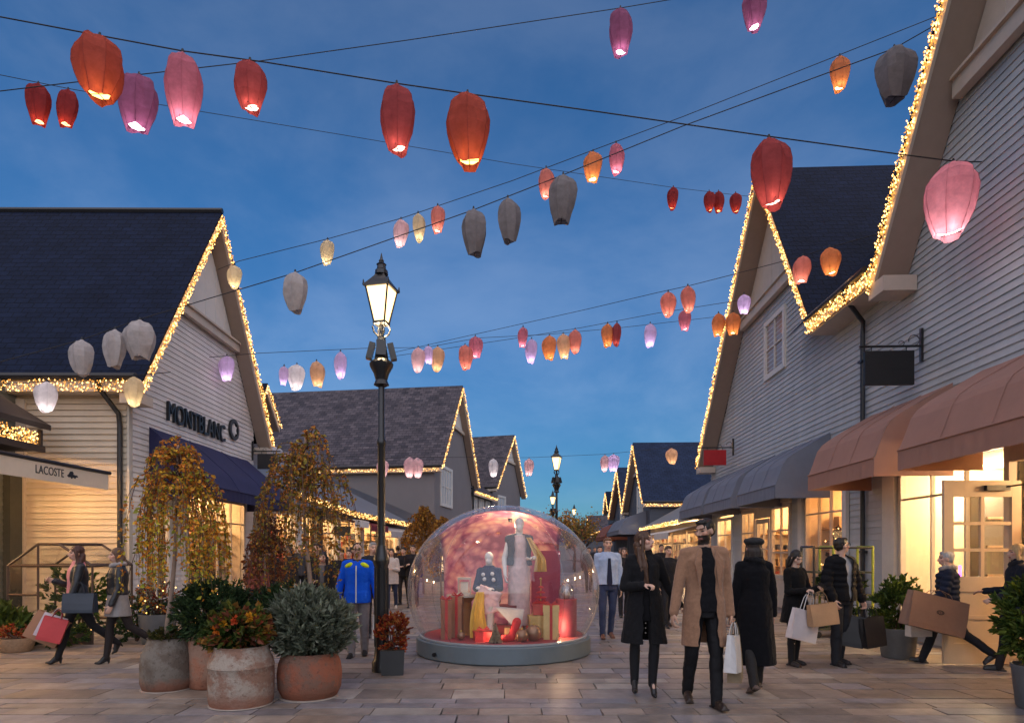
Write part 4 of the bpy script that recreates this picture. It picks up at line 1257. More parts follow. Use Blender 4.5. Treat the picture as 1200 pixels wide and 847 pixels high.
def wire(label, pts, r=.008, sag=.0):
    pts = [V3(q) for q in pts]
    o = build_tube = MB(); o.tube(pts, r, 5)
    w_ = build(o, 'lantern_wire', M_cable, None, base=pts[0])
    return tag(w_, label, 'wire', 'overhead lantern wires')


ORD = ['first', 'second', 'third', 'fourth', 'fifth', 'sixth', 'seventh', 'eighth', 'ninth', 'tenth', 'eleventh', 'twelfth', 'thirteenth']


def string(desc, wl, pts, lans, r=.008):
    """pts: wire as (x, y, Z); lans: (x, ytop, ybottom, width, colour)"""
    pts = sorted(pts)
    P = [at(*q) for q in pts]

    def zat(x):
        for (x0, y0, z0), (x1, y1, z1) in zip(pts, pts[1:]):
            if x0 <= x <= x1:
                u = (x - x0) / (x1 - x0); return 1 / ((1 - u) / z0 + u / z1), y0 * (1 - u) + y1 * u
        return pts[-1][2], pts[-1][1]
    wire(wl, P, r)
    vis = sorted(lans)
    for i, (x, a, b, wd, c) in enumerate(vis):
        Z, yw = zat(x)
        lantern(x, a, b, wd, c, Z, f'{NICE.get(c, c)} paper lantern, {ORD[i]} from the left on {desc}')


string('the highest thick wire', 'thick highest lantern wire ending on the grey clapboard gable',
       [(-60, 6, 8.2), (0, 20, 8.3), (117, 42, 8.4), (214, 60, 8.5), (310, 73, 8.6), (465, 98, 8.7), (548, 110, 8.7), (700, 131, 8.8), (901, 160, 8.9), (1055, 181, 9.0), (1117, 189, 9.05), (1150, 190, 9.4)],
       [(117, 43, 115, 50, 'orange_red'), (214, 62, 143, 40, 'pink'), (293, 72, 131, 37, 'red'), (465, 99, 176, 39, 'red'), (548, 110, 190, 51, 'orange_red'), (901, 162, 242, 45, 'red'), (1117, 190, 274, 57, 'bright_pink')], .009)
string('the wire rising to the top edge', 'thin wire rising rightwards past the top of the picture',
       [(-60, 115, 10), (0, 107, 10.2), (160, 88, 10.6), (310, 71, 11.2), (480, 47, 12), (725, 10, 13), (785, 0, 13.3), (884, -16, 13.8), (1000, -36, 14.4)],
       [(163, 88, 153, 40, 'purple'), (727, 10, 63, 26, 'purple'), (884, -10, 33, 25, 'purple')])
string('the wire falling from left behind', 'thin wire falling rightwards behind the highest one',
       [(-60, 78, 14), (0, 88, 14.3), (80, 104, 14.8), (200, 125, 15.8), (400, 158, 18), (600, 192, 20.5), (790, 220, 23), (866, 229, 24.5), (905, 233, 25)],
       [(45, 98, 146, 25, 'dark_red'), (80, 105, 149, 23, 'dark_red'), (789, 219, 245, 13, 'dark_red'), (831, 224, 248, 12, 'dark_red'), (842, 224, 248, 12, 'dark_red'), (862, 226, 249, 13, 'dark_red')])
string('the middle wire over the lamp', 'thin middle wire from cream gable up to right gable',
       [(255, 316, 15.6), (280, 306, 15.5), (384, 280, 15.2), (470, 256, 15), (600, 212, 14.5), (690, 178, 14), (800, 137, 13.6), (980, 66, 13), (1096, 20, 12.6)],
       [(275, 311, 337, 16, 'cream'), (384, 281, 310, 15, 'cream'), (470, 257, 288, 17, 'pale_pink'), (490, 250, 283, 14, 'cream'), (513, 241, 273, 16, 'salmon'), (640, 197, 231, 17, 'salmon'), (695, 178, 213, 22, 'orange'), (722, 168, 204, 18, 'pink'), (984, 66, 106, 21, 'orange')])
string('the wire with grey lanterns', 'wire carrying grey lanterns from far left to right gable',
       [(-50, 436, 11.5), (0, 424, 11.6), (96, 398, 11.8), (164, 374, 11.9), (345, 320, 12), (555, 246, 12), (660, 205, 11.9), (800, 148, 11.6), (1048, 57, 11), (1155, -4, 10.4), (1172, -14, 10.3)],
       [(96, 398, 439, 24, 'pale_grey'), (135, 386, 430, 24, 'pale_grey'), (164, 375, 420, 33, 'pale_grey'), (346, 319, 365, 27, 'pale_grey'), (555, 245, 298, 28, 'grey'), (595, 232, 283, 26, 'grey'), (660, 205, 260, 32, 'grey'), (1048, 56, 119, 40, 'grey'), (1155, -4, 40, 31, 'pale_pink')], .009)
string('the wire crossing to the right valley', 'wire from beyond the lamp to the grey gable valley',
       [(430, 420, 23), (600, 382, 20), (685, 363, 18.5), (770, 343, 17), (807, 335, 16), (858, 322, 14.8), (941, 300, 13), (972, 290, 12.5), (1030, 274, 11.8)],
       [(613, 383, 407, 12, 'pink'), (783, 342, 370, 18, 'salmon'), (806, 335, 365, 16, 'salmon'), (872, 345, 367, 15, 'lilac'), (941, 300, 331, 20, 'salmon'), (972, 290, 322, 21, 'orange')])
string('the lower wire near the farther gable', 'lower wire running to the farther grey gable',
       [(450, 419, 21.5), (600, 397, 20.5), (681, 384, 20), (770, 367, 19.5), (866, 352, 19)],
       [(623, 397, 425, 13, 'lilac'), (644, 393, 421, 16, 'orange'), (660, 391, 420, 15, 'peach'), (674, 386, 413, 14, 'salmon'), (712, 379, 406, 14, 'orange'), (723, 378, 405, 11, 'red'), (762, 379, 406, 14, 'lilac'), (802, 363, 387, 13, 'pink'), (842, 367, 394, 15, 'orange'), (859, 366, 392, 16, 'orange')])
string('the pale level wire beside the lamp', 'level wire from cream gable passing behind the lamp head',
       [(240, 419, 16.4), (266, 417, 16.8), (300, 414, 17.5), (430, 408, 19), (500, 407, 20), (560, 396, 20.6), (640, 392, 21), (727, 384, 21.5), (798, 376, 21.8), (850, 370, 22)],
       [(266, 417, 446, 17, 'lilac'), (333, 429, 451, 11, 'lilac'), (348, 427, 456, 20, 'white'), (371, 423, 453, 16, 'peach'), (399, 412, 443, 14, 'lilac'), (490, 407, 435, 15, 'pale_pink'), (502, 405, 426, 11, 'lilac'), (513, 406, 434, 15, 'peach'), (545, 404, 432, 16, 'salmon'), (557, 394, 419, 15, 'pink')], .008)
string('the lowest wire across the street', 'lowest wire crossing the street beyond the dome',
       [(300, 520, 26), (322, 522, 26), (337, 529, 26.4), (448, 537, 28), (480, 535, 28.5), (578, 536, 29), (620, 536, 29), (709, 532, 29), (787, 524, 29), (830, 520, 29)],
       [(448, 538, 558, 13, 'pale_pink'), (480, 535, 559, 12, 'pale_pink'), (489, 536, 559, 13, 'pale_pink'), (578, 537, 558, 11, 'white'), (620, 537, 557, 11, 'pale_pink'), (709, 533, 552, 10, 'pale_pink'), (719, 532, 552, 13, 'lilac'), (787, 525, 543, 13, 'peach'), (337, 530, 553, 18, 'pale_pink'), (322, 523, 546, 16, 'white')])
string('the near left wire under the eave', 'short wire under the cream side eave',
       [(-30, 452, 11.6), (55, 447, 11.8), (157, 440, 12.1), (200, 436, 12.4)],
       [(55, 447, 482, 23, 'white'), (157, 441, 475, 21, 'cream')])
# ================================================================== people
def attr_mat(name, rough=.5, sub=0, bump=0, bscale=60, sheen=0, spec=.4, var=.08, vscale=18):
    m = mat(name, (.5, .5, .5), rough, attr=True, var=var, vscale=vscale, bump=bump, bscale=bscale, sheen=sheen, spec=spec)
    return m


M_skin = attr_mat('skin', .5, var=.06)
_cl = {}


def cloth(col, kind='wool'):
    key = f'{kind}_{int(col[0]*999)}_{int(col[1]*999)}_{int(col[2]*999)}'
    if kind == 'wool': return mat('cloth_' + key, col, .9, var=.2, vscale=30, bump=.25, bscale=160, sheen=.25 if col[0] > .1 else .04, spec=.15)
    if kind == 'leather': return mat('cloth_' + key, col, .4, var=.2, vscale=14, bump=.2, bscale=50, spec=.5)
    if kind == 'shell': return mat('cloth_' + key, col, .85, var=.12, vscale=10, bump=.35, bscale=14, spec=.15)
    if kind == 'hair': return mat('cloth_' + key, col, .45, var=.45, vscale=40, stretch=(1, 1, .12), bump=.4, bscale=70, spec=.4)
    return mat('cloth_' + key, col, .75, var=.15, vscale=12, bump=.2, bscale=30, spec=.3)


_DG = bpy.context.evaluated_depsgraph_get


def fuse(mb, name, voxel, smooth=3):
    """one continuous surface from overlapping shapes"""
    me = make_mesh(mb, name + '_raw')
    o = bpy.data.objects.new(name + '_raw', me); COL.objects.link(o)
    r = o.modifiers.new('fuse', 'REMESH'); r.mode = 'VOXEL'; r.voxel_size = voxel; r.use_smooth_shade = True
    if smooth:
        s = o.modifiers.new('smooth', 'SMOOTH'); s.factor = .5; s.iterations = smooth
    dg = _DG(); dg.update()
    out = bpy.data.meshes.new_from_object(o.evaluated_get(dg)); out.name = name
    bpy.data.objects.remove(o); bpy.data.meshes.remove(me)
    return out


def mesh_obj(me, name, m, parent):
    me.polygons.foreach_set('use_smooth', [True] * len(me.polygons))
    me.materials.clear(); me.materials.append(m); me.update()
    o = bpy.data.objects.new(name, me); COL.objects.link(o)
    o.parent = parent
    if parent is not None: BASE[o.name] = BASE[parent.name]
    return o


def rot(ax, deg): return Matrix.Rotation(R(deg), 3, ax)


class Person:
    """x to the figure's right, y forwards, z up; built in its own space"""

    def __init__(s, x, y, H, face, label, legs=((20, 5, 0), (-20, 25, -30)), armR=((.12, 0, -1), (.05, .1, -1)), armL=((-.12, 0, -1), (-.05, .1, -1)),
                 yaw=0, pitch=0, lean=0, skin=(.60, .37, .28), fem=False, vox=.009, heel=0, beard=None, handR=25, handL=25, lips=(.35, .1, .09), seat=False, faceless=False, group='people in the shopping street', name='person', cat='person', z=0, hipdrop=None, brow=(.05, .03, .02), glasses=False):
        k = H / 1.75; s.k, s.H, s.vox, s.fem, s.label = k, H, vox, fem, label
        s.heel, s.face = heel, face
        TL, SL, AH = .245 * H, .235 * H, .045 * H + heel
        s.sw = (.084 if fem else .098) * H; s.hw = .052 * H
        pel = V3((0, 0, 0))
        sp = rot('X', -lean)
        s.sp = sp
        s.knee, s.ank, s.hip, s.fdir = [], [], [], []
        low = 9
        for i, (a, kf, fp) in enumerate(legs):
            sx = 1 if i == 0 else -1
            h = V3((sx * s.hw, 0, -.01 * H))
            a1, a2 = R(a), R(a - kf)
            kn = h + V3((sx * .004, math.sin(a1) * TL, -math.cos(a1) * TL)); an = kn + V3((-sx * .006, math.sin(a2) * SL, -math.cos(a2) * SL))
            fd = V3((sx * .12, math.cos(R(fp)), math.sin(R(fp)))).normalized()
            s.hip.append(h); s.knee.append(kn); s.ank.append(an); s.fdir.append(fd)
            up = V3((0, -math.sin(R(fp)), math.cos(R(fp))))
            toe = an - up * (AH) + fd * .15 * k; hl = an - up * AH - fd * .05 * k
            if heel: toe = an - up * (AH - heel * 0) + fd * .13 * k
            low = min(low, toe.z, hl.z)
        dz = -low if not seat else seat
        sh = V3((0, 0, dz))
        s.pel = pel + sh
        for L_ in (s.hip, s.knee, s.ank):
            for i in (0, 1): L_[i] = L_[i] + sh
        s.T = lambda x_, y_, z_: s.pel + sp @ V3((x_, y_, z_))
        s.shd = [s.T(s.sw, 0, .274 * H), s.T(-s.sw, 0, .274 * H)]
        s.elb, s.wri, s.hdir = [], [], []
        for i, (u, f) in enumerate((armR, armL)):
            e = s.shd[i] + V3(u).normalized() * .172 * H; wv = V3(f).normalized()
            s.elb.append(e); s.wri.append(e + wv * .145 * H); s.hdir.append(wv)
        s.neck = s.T(0, -.01 * H, .30 * H)
        s.hc = s.T(0, .012 * H, .397 * H)
        s.HR = rot('Z', yaw) @ rot('X', pitch)
        s.hd = lambda p: s.hc + s.HR @ (V3(p) * k)
        b = MB()
        # trunk, one tapered shell
        tr = [(-.05, .085, .075, 0), (0, .098 if fem else .093, .078, 0), (.06, .088, .07, 0), (.12, .075 if fem else .083, .062, 0), (.19, .085 if fem else .095, .07, .004), (.25, .09 if fem else .1, .066, 0), (.278, .07, .052, -.006), (.305, .038, .036, -.008)]
        b.loft([[s.T(rx * H * .92 * math.cos(t), ry * H * .85 * math.sin(t) + yo * H, z_ * H) for t in [2 * PI * q / 18 for q in range(18)]] for z_, rx, ry, yo in tr])
        b.cap(s.neck - V3((0, 0, .03 * H)), s.hc - V3((0, .008, .045)) * k, .034 * H, .031 * H)
        for i in (0, 1):
            b.cap(s.T((1 if i == 0 else -1) * .035 * H, -.005, .284 * H), s.shd[i], .03 * H, .028 * H)
            b.cap(s.shd[i], s.elb[i], .028 * H, .022 * H); b.cap(s.elb[i], s.wri[i], .024 * H, .0155 * H)
            b.cap(s.hip[i], s.knee[i], .046 * H, .027 * H); b.cap(s.knee[i], s.knee[i].lerp(s.ank[i], .35), .026 * H, .028 * H); b.cap(s.knee[i].lerp(s.ank[i], .35), s.ank[i], .028 * H, .015 * H)
            b.cap(s.ank[i], s.ank[i] + s.fdir[i] * .05 * k - V3((0, 0, AH * .4)), .015 * H, .010 * H)
            s.hand(b, i, handR if i == 0 else handL)
        # head
        E = lambda c, r: b.ell(s.hd(c), V3(r) * k, 16, 10, s.HR)
        E((0, -.012, .022), (.073, .092, .09)); E((0, .02, -.045), (.056, .066, .066)); E((0, .045, -.082), (.026, .03, .022))
        if not faceless:
            b.cap(s.hd((0, .084, .008)), s.hd((0, .103, -.028)), .0085 * k, .0135 * k); E((0, .093, -.034), (.017, .011, .009))
            E((0, .078, .026), (.05, .014, .010)); E((0, .079, -.063), (.022, .012, .007)); E((0, .078, -.071), (.018, .012, .006))
            for q in (-1, 1): E((q * .074, -.005, -.012), (.01, .02, .03)); E((q * .042, .055, -.022), (.024, .024, .022))
        me = fuse(b, 'person', vox if not faceless else vox, 2)
        # skin, lips, eyes and brows as the figure's own colours
        inv = s.HR.inverted()
        cols = []
        for v in me.vertices:
            p = inv @ (v.co - s.hc) / k
            c = skin
            if not faceless and abs(p.x) < .1 and -.13 < p.z < .13:
                if p.y > .055 and abs(abs(p.x) - .031) < .013 and abs(p.z - .004) < .0058: c = (.025, .018, .015)
                elif p.y > .05 and abs(abs(p.x) - .033) < .020 and abs(p.z - .027) < .0042: c = brow
                elif p.y > .06 and abs(p.x) < .026 and abs(p.z + .066) < .0095: c = lips
                elif beard and p.y > -.01 and p.z < -.035 and p.z > -.125: c = beard
                elif p.y > .03 and abs(abs(p.x) - .045) < .02 and abs(p.z + .025) < .02: c = (skin[0] * 1.08, skin[1] * .92, skin[2] * .9)
            cols += [c[0], c[1], c[2], 1]
        ca = me.color_attributes.new('Col', 'FLOAT_COLOR', 'POINT'); ca.data.foreach_set('color', cols)
        s.o = mesh_obj(me, name, M_skin, None)
        s.o.location = (x, y, z); s.o.rotation_euler = (0, 0, R(face))
        s.Mw = Matrix.Translation(V3((x, y, z))) @ Matrix.Rotation(R(face), 4, 'Z')
        BASE[s.o.name] = s.Mw
        tag(s.o, label, cat, group)

    def hand(s, b, i, curl):
        k = s.k * (.93 if s.fem else 1); f = s.hdir[i]; w_ = s.wri[i]
        t = V3((0, 1, 0)) - f * f.y
        if t.length < .3: t = V3((-1 if i == 0 else 1, 0, .6)); t = t - f * t.dot(f)
        t.normalize()
        n_ = f.cross(t)
        inward = V3((-1 if i == 0 else 1, 0, 0))
        if n_.dot(inward) < 0: n_ = -n_
        Mr = Matrix((t, f, n_)).transposed()
        b.cap(w_ - f * .02 * k, w_ + f * .02 * k, .024 * k, .026 * k)
        b.ell(w_ + f * .05 * k, (.041 * k, .05 * k, .017 * k), 12, 8, Mr)
        for q, (ln) in enumerate((.95, 1.06, 1.0, .8)):
            base = w_ + f * .088 * k + t * (.03 - .02 * q) * k
            p = base
            for sg, (l_, r_) in enumerate(((.038, .0092), (.026, .0085), (.02, .0075))):
                an = R(curl * (sg + .6))
                d = (f * math.cos(an) + n_ * math.sin(an) + t * (.06 - .04 * q)).normalized()
                e = p + d * l_ * ln * k; b.cap(p, e, r_ * k, r_ * .9 * k, 8); p = e
        p = w_ + f * .03 * k + t * .03 * k
        d = (f * .7 + t * .55 + n_ * .35).normalized(); e = p + d * .045 * k; b.cap(p, e, .0115 * k, .0095 * k, 8)
        d = (f * .85 + t * .15 + n_ * .5).normalized(); b.cap(e, e + d * .032 * k, .0095 * k, .008 * k, 8)

    def palm(s, i): return s.Mw @ (s.wri[i] + s.hdir[i] * .1 * s.k)

    def add(s, me, name, m, label=None):
        o = mesh_obj(me, name, m, s.o)
        if label: o['label'] = label
        return o

    # ---- clothes
    def legs(s, col, kind='cotton', fit=1.0, name='trousers', hem=.0, amp=None):
        amp = (.0025 if fit < .92 else .006) if amp is None else amp
        b = MB(); H = s.H
        b.loft([[s.T(rx * H * math.cos(t), ry * H * math.sin(t), z_ * H) for t in [2 * PI * q / 16 for q in range(16)]] for z_, rx, ry in ((-.06, .08, .07), (0, .098, .078), (.05, .09, .072))])
        for i in (0, 1):
            an = s.ank[i] + (s.knee[i] - s.ank[i]).normalized() * hem * H
            kr, ar = max(.033, .039 * fit) * H, max(.022, .031 * fit) * H
            cf = s.knee[i].lerp(an, .35) - V3((0, .006 * H, 0)); lo = an + (an - s.knee[i]).normalized() * .024 * H
            b.cap(s.hip[i], s.knee[i], .058 * H * (fit * .4 + .6), kr); b.cap(s.knee[i], cf, kr * .98, max(.034 * H, kr * .95)); b.cap(cf, lo, max(.034 * H, kr * .95), ar)
        me = fuse(b, name, max(s.vox, .008), 3); creases(me, amp * s.k, 11, len(s.label))
        s.add(me, name, cloth(col, kind))

    def shoes(s, col, kind='leather', shaft=0, name='shoe', sole=None):
        H, k = s.H, s.k
        for i in (0, 1):
            b = MB(); fd = s.fdir[i]; a = s.ank[i]
            up = V3((0, -fd.z, fd.y)).normalized(); dn = -up
            AH = .045 * H + s.heel
            hl = a + dn * (AH - .028 * k) - fd * .03 * k
            if s.heel:
                hl = a + dn * (AH - s.heel - .024 * k) - fd * .028 * k
                ball = a + dn * (AH - .02 * k) + fd * .085 * k
                b.cap(hl, ball, .03 * k, .032 * k); b.cap(ball, ball + fd * .055 * k, .03 * k, .018 * k)
                b.cap(hl - fd * .004, a + dn * (AH - .012 * k) - fd * .034 * k, .022 * k, .013 * k)
                b.cap(a, ball, .033 * k, .034 * k); b.cap(a, hl, .033 * k, .03 * k)
            else:
                ball = a + dn * (AH - .03 * k) + fd * .1 * k; b.cap(a + dn * .02, ball, .034 * k, .036 * k)
                b.cap(hl, ball, .034 * k, .04 * k); b.cap(ball, ball + fd * .05 * k, .038 * k, .026 * k)
                b.obox(a + dn * (AH - .011 * k) + fd * .045 * k, (.075 * k, .26 * k, .022 * k), Matrix((fd.cross(up), fd, up)).transposed())
            b.cap(a + dn * .01, a + (s.knee[i] - a).normalized() * (.03 + shaft) * k, .036 * k, .036 * k if shaft < .1 else .045 * k)
            me = fuse(b, name, .0075 * max(1, s.vox / .009), 2)
            s.add(me, name, cloth(col, kind))

    def top(s, col, kind='wool', hem=-.02, flare=1.0, gap=None, collar=0, thick=1.0, sleeves=True, name='coat', amp=.010, sleeve_len=1.0, quilt=0, waist=1.0, label=None):
        """jacket, coat or jumper down to hem (fraction of the height relative to the pelvis); gap opens the front"""
        b = MB(); H = s.H; T = thick
        top_ = [(.05, .098 * T, .08 * T), (.12, (.082 if s.fem else .094) * T * waist, .074 * T), (.19, (.09 if s.fem else .1) * T, .078 * T), (.245, (.094 if s.fem else .106) * T, .074 * T), (.277, .076 * T, .06 * T), (.306, .046 * T, .047 * T)]
        rings = []
        if hem < .03:
            steps = max(2, int((.03 - hem) / .05))
            for q in range(steps + 1):
                u = q / steps; z_ = hem + (.03 - hem) * u
                fl_ = 1 + (flare - 1) * (1 - u)
                rings.append((z_, .104 * T * fl_, .086 * T * fl_))
        sway = .5 * (s.knee[0].y + s.knee[1].y - 2 * s.pel.y)
        def ring(z_, rx, ry):
            c = []
            for q in range(22):
                t = 2 * PI * q / 22
                f_ = 1 + (.035 * math.sin(t * 5 + 1.3) * min(1, max(0, (.03 - z_) / .2)) if flare > 1.02 else 0)
                c.append(s.T(rx * H * f_ * math.cos(t), ry * H * f_ * math.sin(t) + sway * min(1, max(0, -z_ / .25)) * .5, z_ * H))
            return c
        b.loft([ring(*r) for r in rings + top_])
        for i in (0, 1):
            sx = 1 if i == 0 else -1
            b.cap(s.T(sx * .034 * H, -.004, .28 * H), s.shd[i], .038 * H * T, .036 * H * T)
            if sleeves:
                b.cap(s.shd[i], s.elb[i], .035 * H * T, .029 * H * T); b.cap(s.elb[i], s.elb[i].lerp(s.wri[i], sleeve_len), .029 * H * T, .025 * H * T)
                if quilt:
                    for u in (.25, .55, .85): b.ell(s.shd[i].lerp(s.elb[i], u), V3((.041, .041, .036)) * H * T, 12, 8)
                    for u in (.2, .5, .8): b.ell(s.elb[i].lerp(s.wri[i], u), V3((.035, .035, .034)) * H * T, 12, 8)
        if quilt:
            z_ = hem + .03
            while z_ < .27:
                b.ell(s.T(0, 0, z_ * H), V3((.104 if z_ < .2 else .104, .084, .04)) * H * T, 20, 8, s.sp); z_ += .045
        if collar:
            b.loft([[s.T(rx * H * math.cos(t), ry * H * math.sin(t) - .008 * H, z_ * H) for t in [2 * PI * q / 16 for q in range(16)]] for z_, rx, ry in ((.285, .07, .056), (.30 + collar * .5, .055, .052), (.30 + collar, .05, .05))])
        me = fuse(b, name, max(s.vox, .009), 3)
        creases(me, amp * s.k, 8, len(s.label) * .7, .55); creases(me, amp * .45 * s.k, 24, len(s.label) * .3, .8)
        inv = s.sp.inverted()
        bm = bmesh.new(); bm.from_mesh(me)
        dele = []
        for f in bm.faces:
            c = inv @ (f.calc_center_median() - s.pel); zc = c.z / H
            cx_, cy_ = c.x / H, c.y / H
            if gap is not None:
                g0, g1 = gap            # half-gap at hem and at the throat, fractions of the height
                u = min(1, max(0, (zc - hem) / (.3 - hem)))
                if cy_ > .02 and abs(cx_) < g0 * (1 - u) + g1 * u + .004 * math.sin(zc * 60): dele.append(f); continue
            if zc < hem + .008 * 1 and abs(f.normal.z) > .7: dele.append(f)
        bmesh.ops.delete(bm, geom=dele, context='FACES')
        bv = [v for v in bm.verts if v.is_boundary]
        for _ in range(12):
            new = {}
            for v in bv:
                nb = [e.other_vert(v).co for e in v.link_edges if e.is_boundary]
                if len(nb) == 2: new[v] = v.co * .5 + (nb[0] + nb[1]) * .25
            for v, c in new.items(): v.co = c
        bm.to_mesh(me); bm.free()
        o = s.add(me, name, cloth(col, kind), label)
        sd_ = o.modifiers.new('thickness', 'SOLIDIFY'); sd_.thickness = .008; sd_.offset = -1
        return o

    def scarf(s, col, kind='wool', name='scarf'):
        b = MB(); H = s.H
        n = 14
        b.tube([s.T(.052 * H * math.cos(2 * PI * q / n), .048 * H * math.sin(2 * PI * q / n) - .004 * H, (.312 + .012 * math.sin(2 * PI * q / n - 2)) * H) for q in range(n + 1)], .021 * H, 10)
        me = fuse(b, name, .01, 2); creases(me, .01, 18, 3); s.add(me, name, cloth(col, kind))

    def hair(s, col, style='short', name='hair', tip=None):
        b = MB(); k = s.k
        E = lambda c, r: b.ell(s.hd(c), V3(r) * k, 16, 10, s.HR)
        if style == 'short':
            E((0, -.02, .034), (.079, .094, .080)); E((0, -.05, -.01), (.07, .055, .06)); E((0, .02, .08), (.06, .064, .028))
        elif style == 'crop':
            E((0, -.02, .033), (.0775, .092, .083)); E((0, -.05, -.015), (.068, .053, .055))
        elif style in ('long', 'bob', 'mid'):
            E((0, -.02, .034), (.083, .098, .088)); E((0, -.06, -.03), (.076, .05, .09))
            ln = {'long': .36, 'mid': .22, 'bob': .10}[style]
            for q in (-1, 1):
                pts = [(q * .066, .018, .03), (q * .078, .012, -.05), (q * .083, .006, -.11)]
                for a, c in zip(pts, pts[1:]): b.cap(s.hd(a), s.hd(c), .022 * k, .022 * k)
                if ln > .12:
                    for off, yy in ((.07, .0), (.078, -.035), (.05, -.06)):
                        b.cap(s.hd((q * off, yy - .01, -.08)), s.hd((q * (off + .018), yy + .012, -.1 - ln * .5)), .031 * k, .034 * k)
                        b.cap(s.hd((q * (off + .018), yy + .012, -.1 - ln * .5)), s.hd((q * (off + .01), yy + .02, -.1 - ln)), .034 * k, .018 * k)
            b.cap(s.hd((0, -.075, -.04)), s.hd((0, -.088, -.1 - ln * .8)), .055 * k, .035 * k); b.cap(s.hd((.035, -.07, -.04)), s.hd((.04, -.08, -.1 - ln * .8)), .05 * k, .03 * k); b.cap(s.hd((-.035, -.07, -.04)), s.hd((-.04, -.08, -.1 - ln * .8)), .05 * k, .03 * k)
        elif style == 'updo':
            E((0, -.02, .034), (.081, .096, .086)); E((0, -.06, -.02), (.07, .05, .06)); E((0, -.1, -.02), (.04, .035, .04))
        me = fuse(b, name, max(.007, s.vox * .9), 2)
        creases(me, .006 * k, 34, len(s.label), .25)
        s.add(me, name, cloth(col, 'hair'))
        if tip:
            pass

    def cap_hat(s, col, name='flat_cap'):
        b = MB(); k = s.k
        b.ell(s.hd((0, -.025, .072)), V3((.116, .124, .05)) * k, 18, 10, s.HR); b.ell(s.hd((0, -.012, .042)), V3((.086, .101, .035)) * k, 18, 10, s.HR); b.ell(s.hd((0, .085, .045)), V3((.065, .05, .012)) * k, 16, 8, s.HR)
        me = fuse(b, name, .008, 2); creases(me, .006, 20, 2); s.add(me, name, cloth(col, 'wool'))

    def specs(s, col=(.01, .01, .01)):
        b = MB(); k = s.k
        for q in (-1, 1):
            b.tube([s.hd((q * .033 + .024 * math.cos(2 * PI * j / 12), .092, .004 + .02 * math.sin(2 * PI * j / 12))) for j in range(13)], .003 * k, 5)
            b.tube([s.hd((q * .056, .09, .01)), s.hd((q * .078, .0, .008))], .003 * k, 5)
        b.tube([s.hd((-.01, .095, .008)), s.hd((.01, .095, .008))], .003 * k, 5)
        o = build(b, 'spectacles', mat('spectacle_black', (.01, .01, .01), .3), s.o, local=True)

    def strip(s, name, pts, size, m):
        b = MB(); b.tube([s.T(*q) for q in pts], size, 6); return build(b, name, m, s.o, local=True)


def carried_bag(name, label, c, w_, h, d, rz, col, top=None, handles=True, rough=.6, kind='paper bag', group='shopping bags', tilt=0, mark=None, hcol=None, roll=0):
    """paper or leather bag hanging with its top centre at c; rz turns its broad side; handles reach up to `top`"""
    t = thing(name, label, kind, c - V3((0, 0, h)), R(rz), group)
    Mx = Matrix.Translation(V3(c)) @ Matrix.Rotation(R(rz), 4, 'Z') @ Matrix.Rotation(R(tilt), 4, 'Y') @ Matrix.Rotation(R(roll), 4, 'X')
    F = lambda a, b, e: Mx @ V3((a, b, e))
    m = MB(F)
    rings = []
    for u, wk, dk in ((0, 1, .55), (.15, 1.0, .62), (.5, 1.0, .85), (.85, .99, 1.0), (1, .985, 1.0)):
        z = -h * u
        hw, hd = w_ / 2 * wk, d / 2 * dk; g = d * .18 * (1 - u) ** .7
        rings.append([(-hw, -hd, z), (-hw * .33, -hd * 1.04, z), (hw * .33, -hd * 1.03, z), (hw, -hd, z), (hw - g, 0, z), (hw, hd, z), (hw * .3, hd * 1.03, z), (-hw * .3, hd * 1.02, z), (-hw, hd, z), (-hw + g, 0, z)])
    m.loft(rings, cap=False); m.face([m.v(q) for q in rings[-1]])
    bo = build(m, 'bag_body', mat('bag_' + '_'.join(str(int(q * 99)) for q in col) + str(int(rough * 10)), col, rough, var=.1, vscale=6, bump=.2, bscale=9), t, fixn=False)
    if handles:
        top = top or 0.16
        m = MB(F)
        for s in (-1, 1):
            m.tube([(-w_ * .2, s * d * .28, -.01), (-w_ * .15, s * d * .2, top * .6), (-.02, s * .01, top), (.02, s * .01, top), (w_ * .15, s * d * .2, top * .6), (w_ * .2, s * d * .28, -.01)], .005, 5)
        build(m, 'handle', mat('bag_handle_' + '_'.join(str(int(q * 99)) for q in (hcol or col)), hcol or tuple(q * .6 for q in col), .7), t)
    if mark: mark(F, t, h, d, w_)
    return t


BLK = (.012, .012, .014)


# 1 woman in black coat, walking towards the camera
p = gp(755, 815)
P1 = Person(p.x, p.y, 1.70, 178, 'woman in long black coat with long brown hair walking beside the camel coat', fem=True, vox=.0065, heel=.055,
            legs=((-6, 4, 6), (12, 24, -18)), armR=((.26, .12, -1), (-.72, .68, .1)), armL=((-.40, -.2, -1), (-.6, .1, -1)), yaw=54, pitch=7, skin=(.62, .39, .30), handR=55)
P1.legs((.013, .013, .016), 'cotton', .82, 'leggings')
P1.shoes(BLK, 'leather', .16, 'boot')
P1.top((.011, .011, .013), 'wool', -.24, 1.3, (.03, .012), .03, 1.06, amp=.008)
P1.top((.008, .008, .01), 'wool', -.1, 1.0, None, .04, .93, sleeves=False, name='polo_neck')
P1.hair((.075, .036, .02), 'long')
b = MB()
for q in range(6): b.ell(P1.T(.008, .085 * 1.7 * .9, (-.02 - q * .03) * 1.7), (.008, .006, .008), 8, 6)
build(b, 'coat_button', mat('button_dull', (.25, .22, .2), .4), P1.o, local=True)

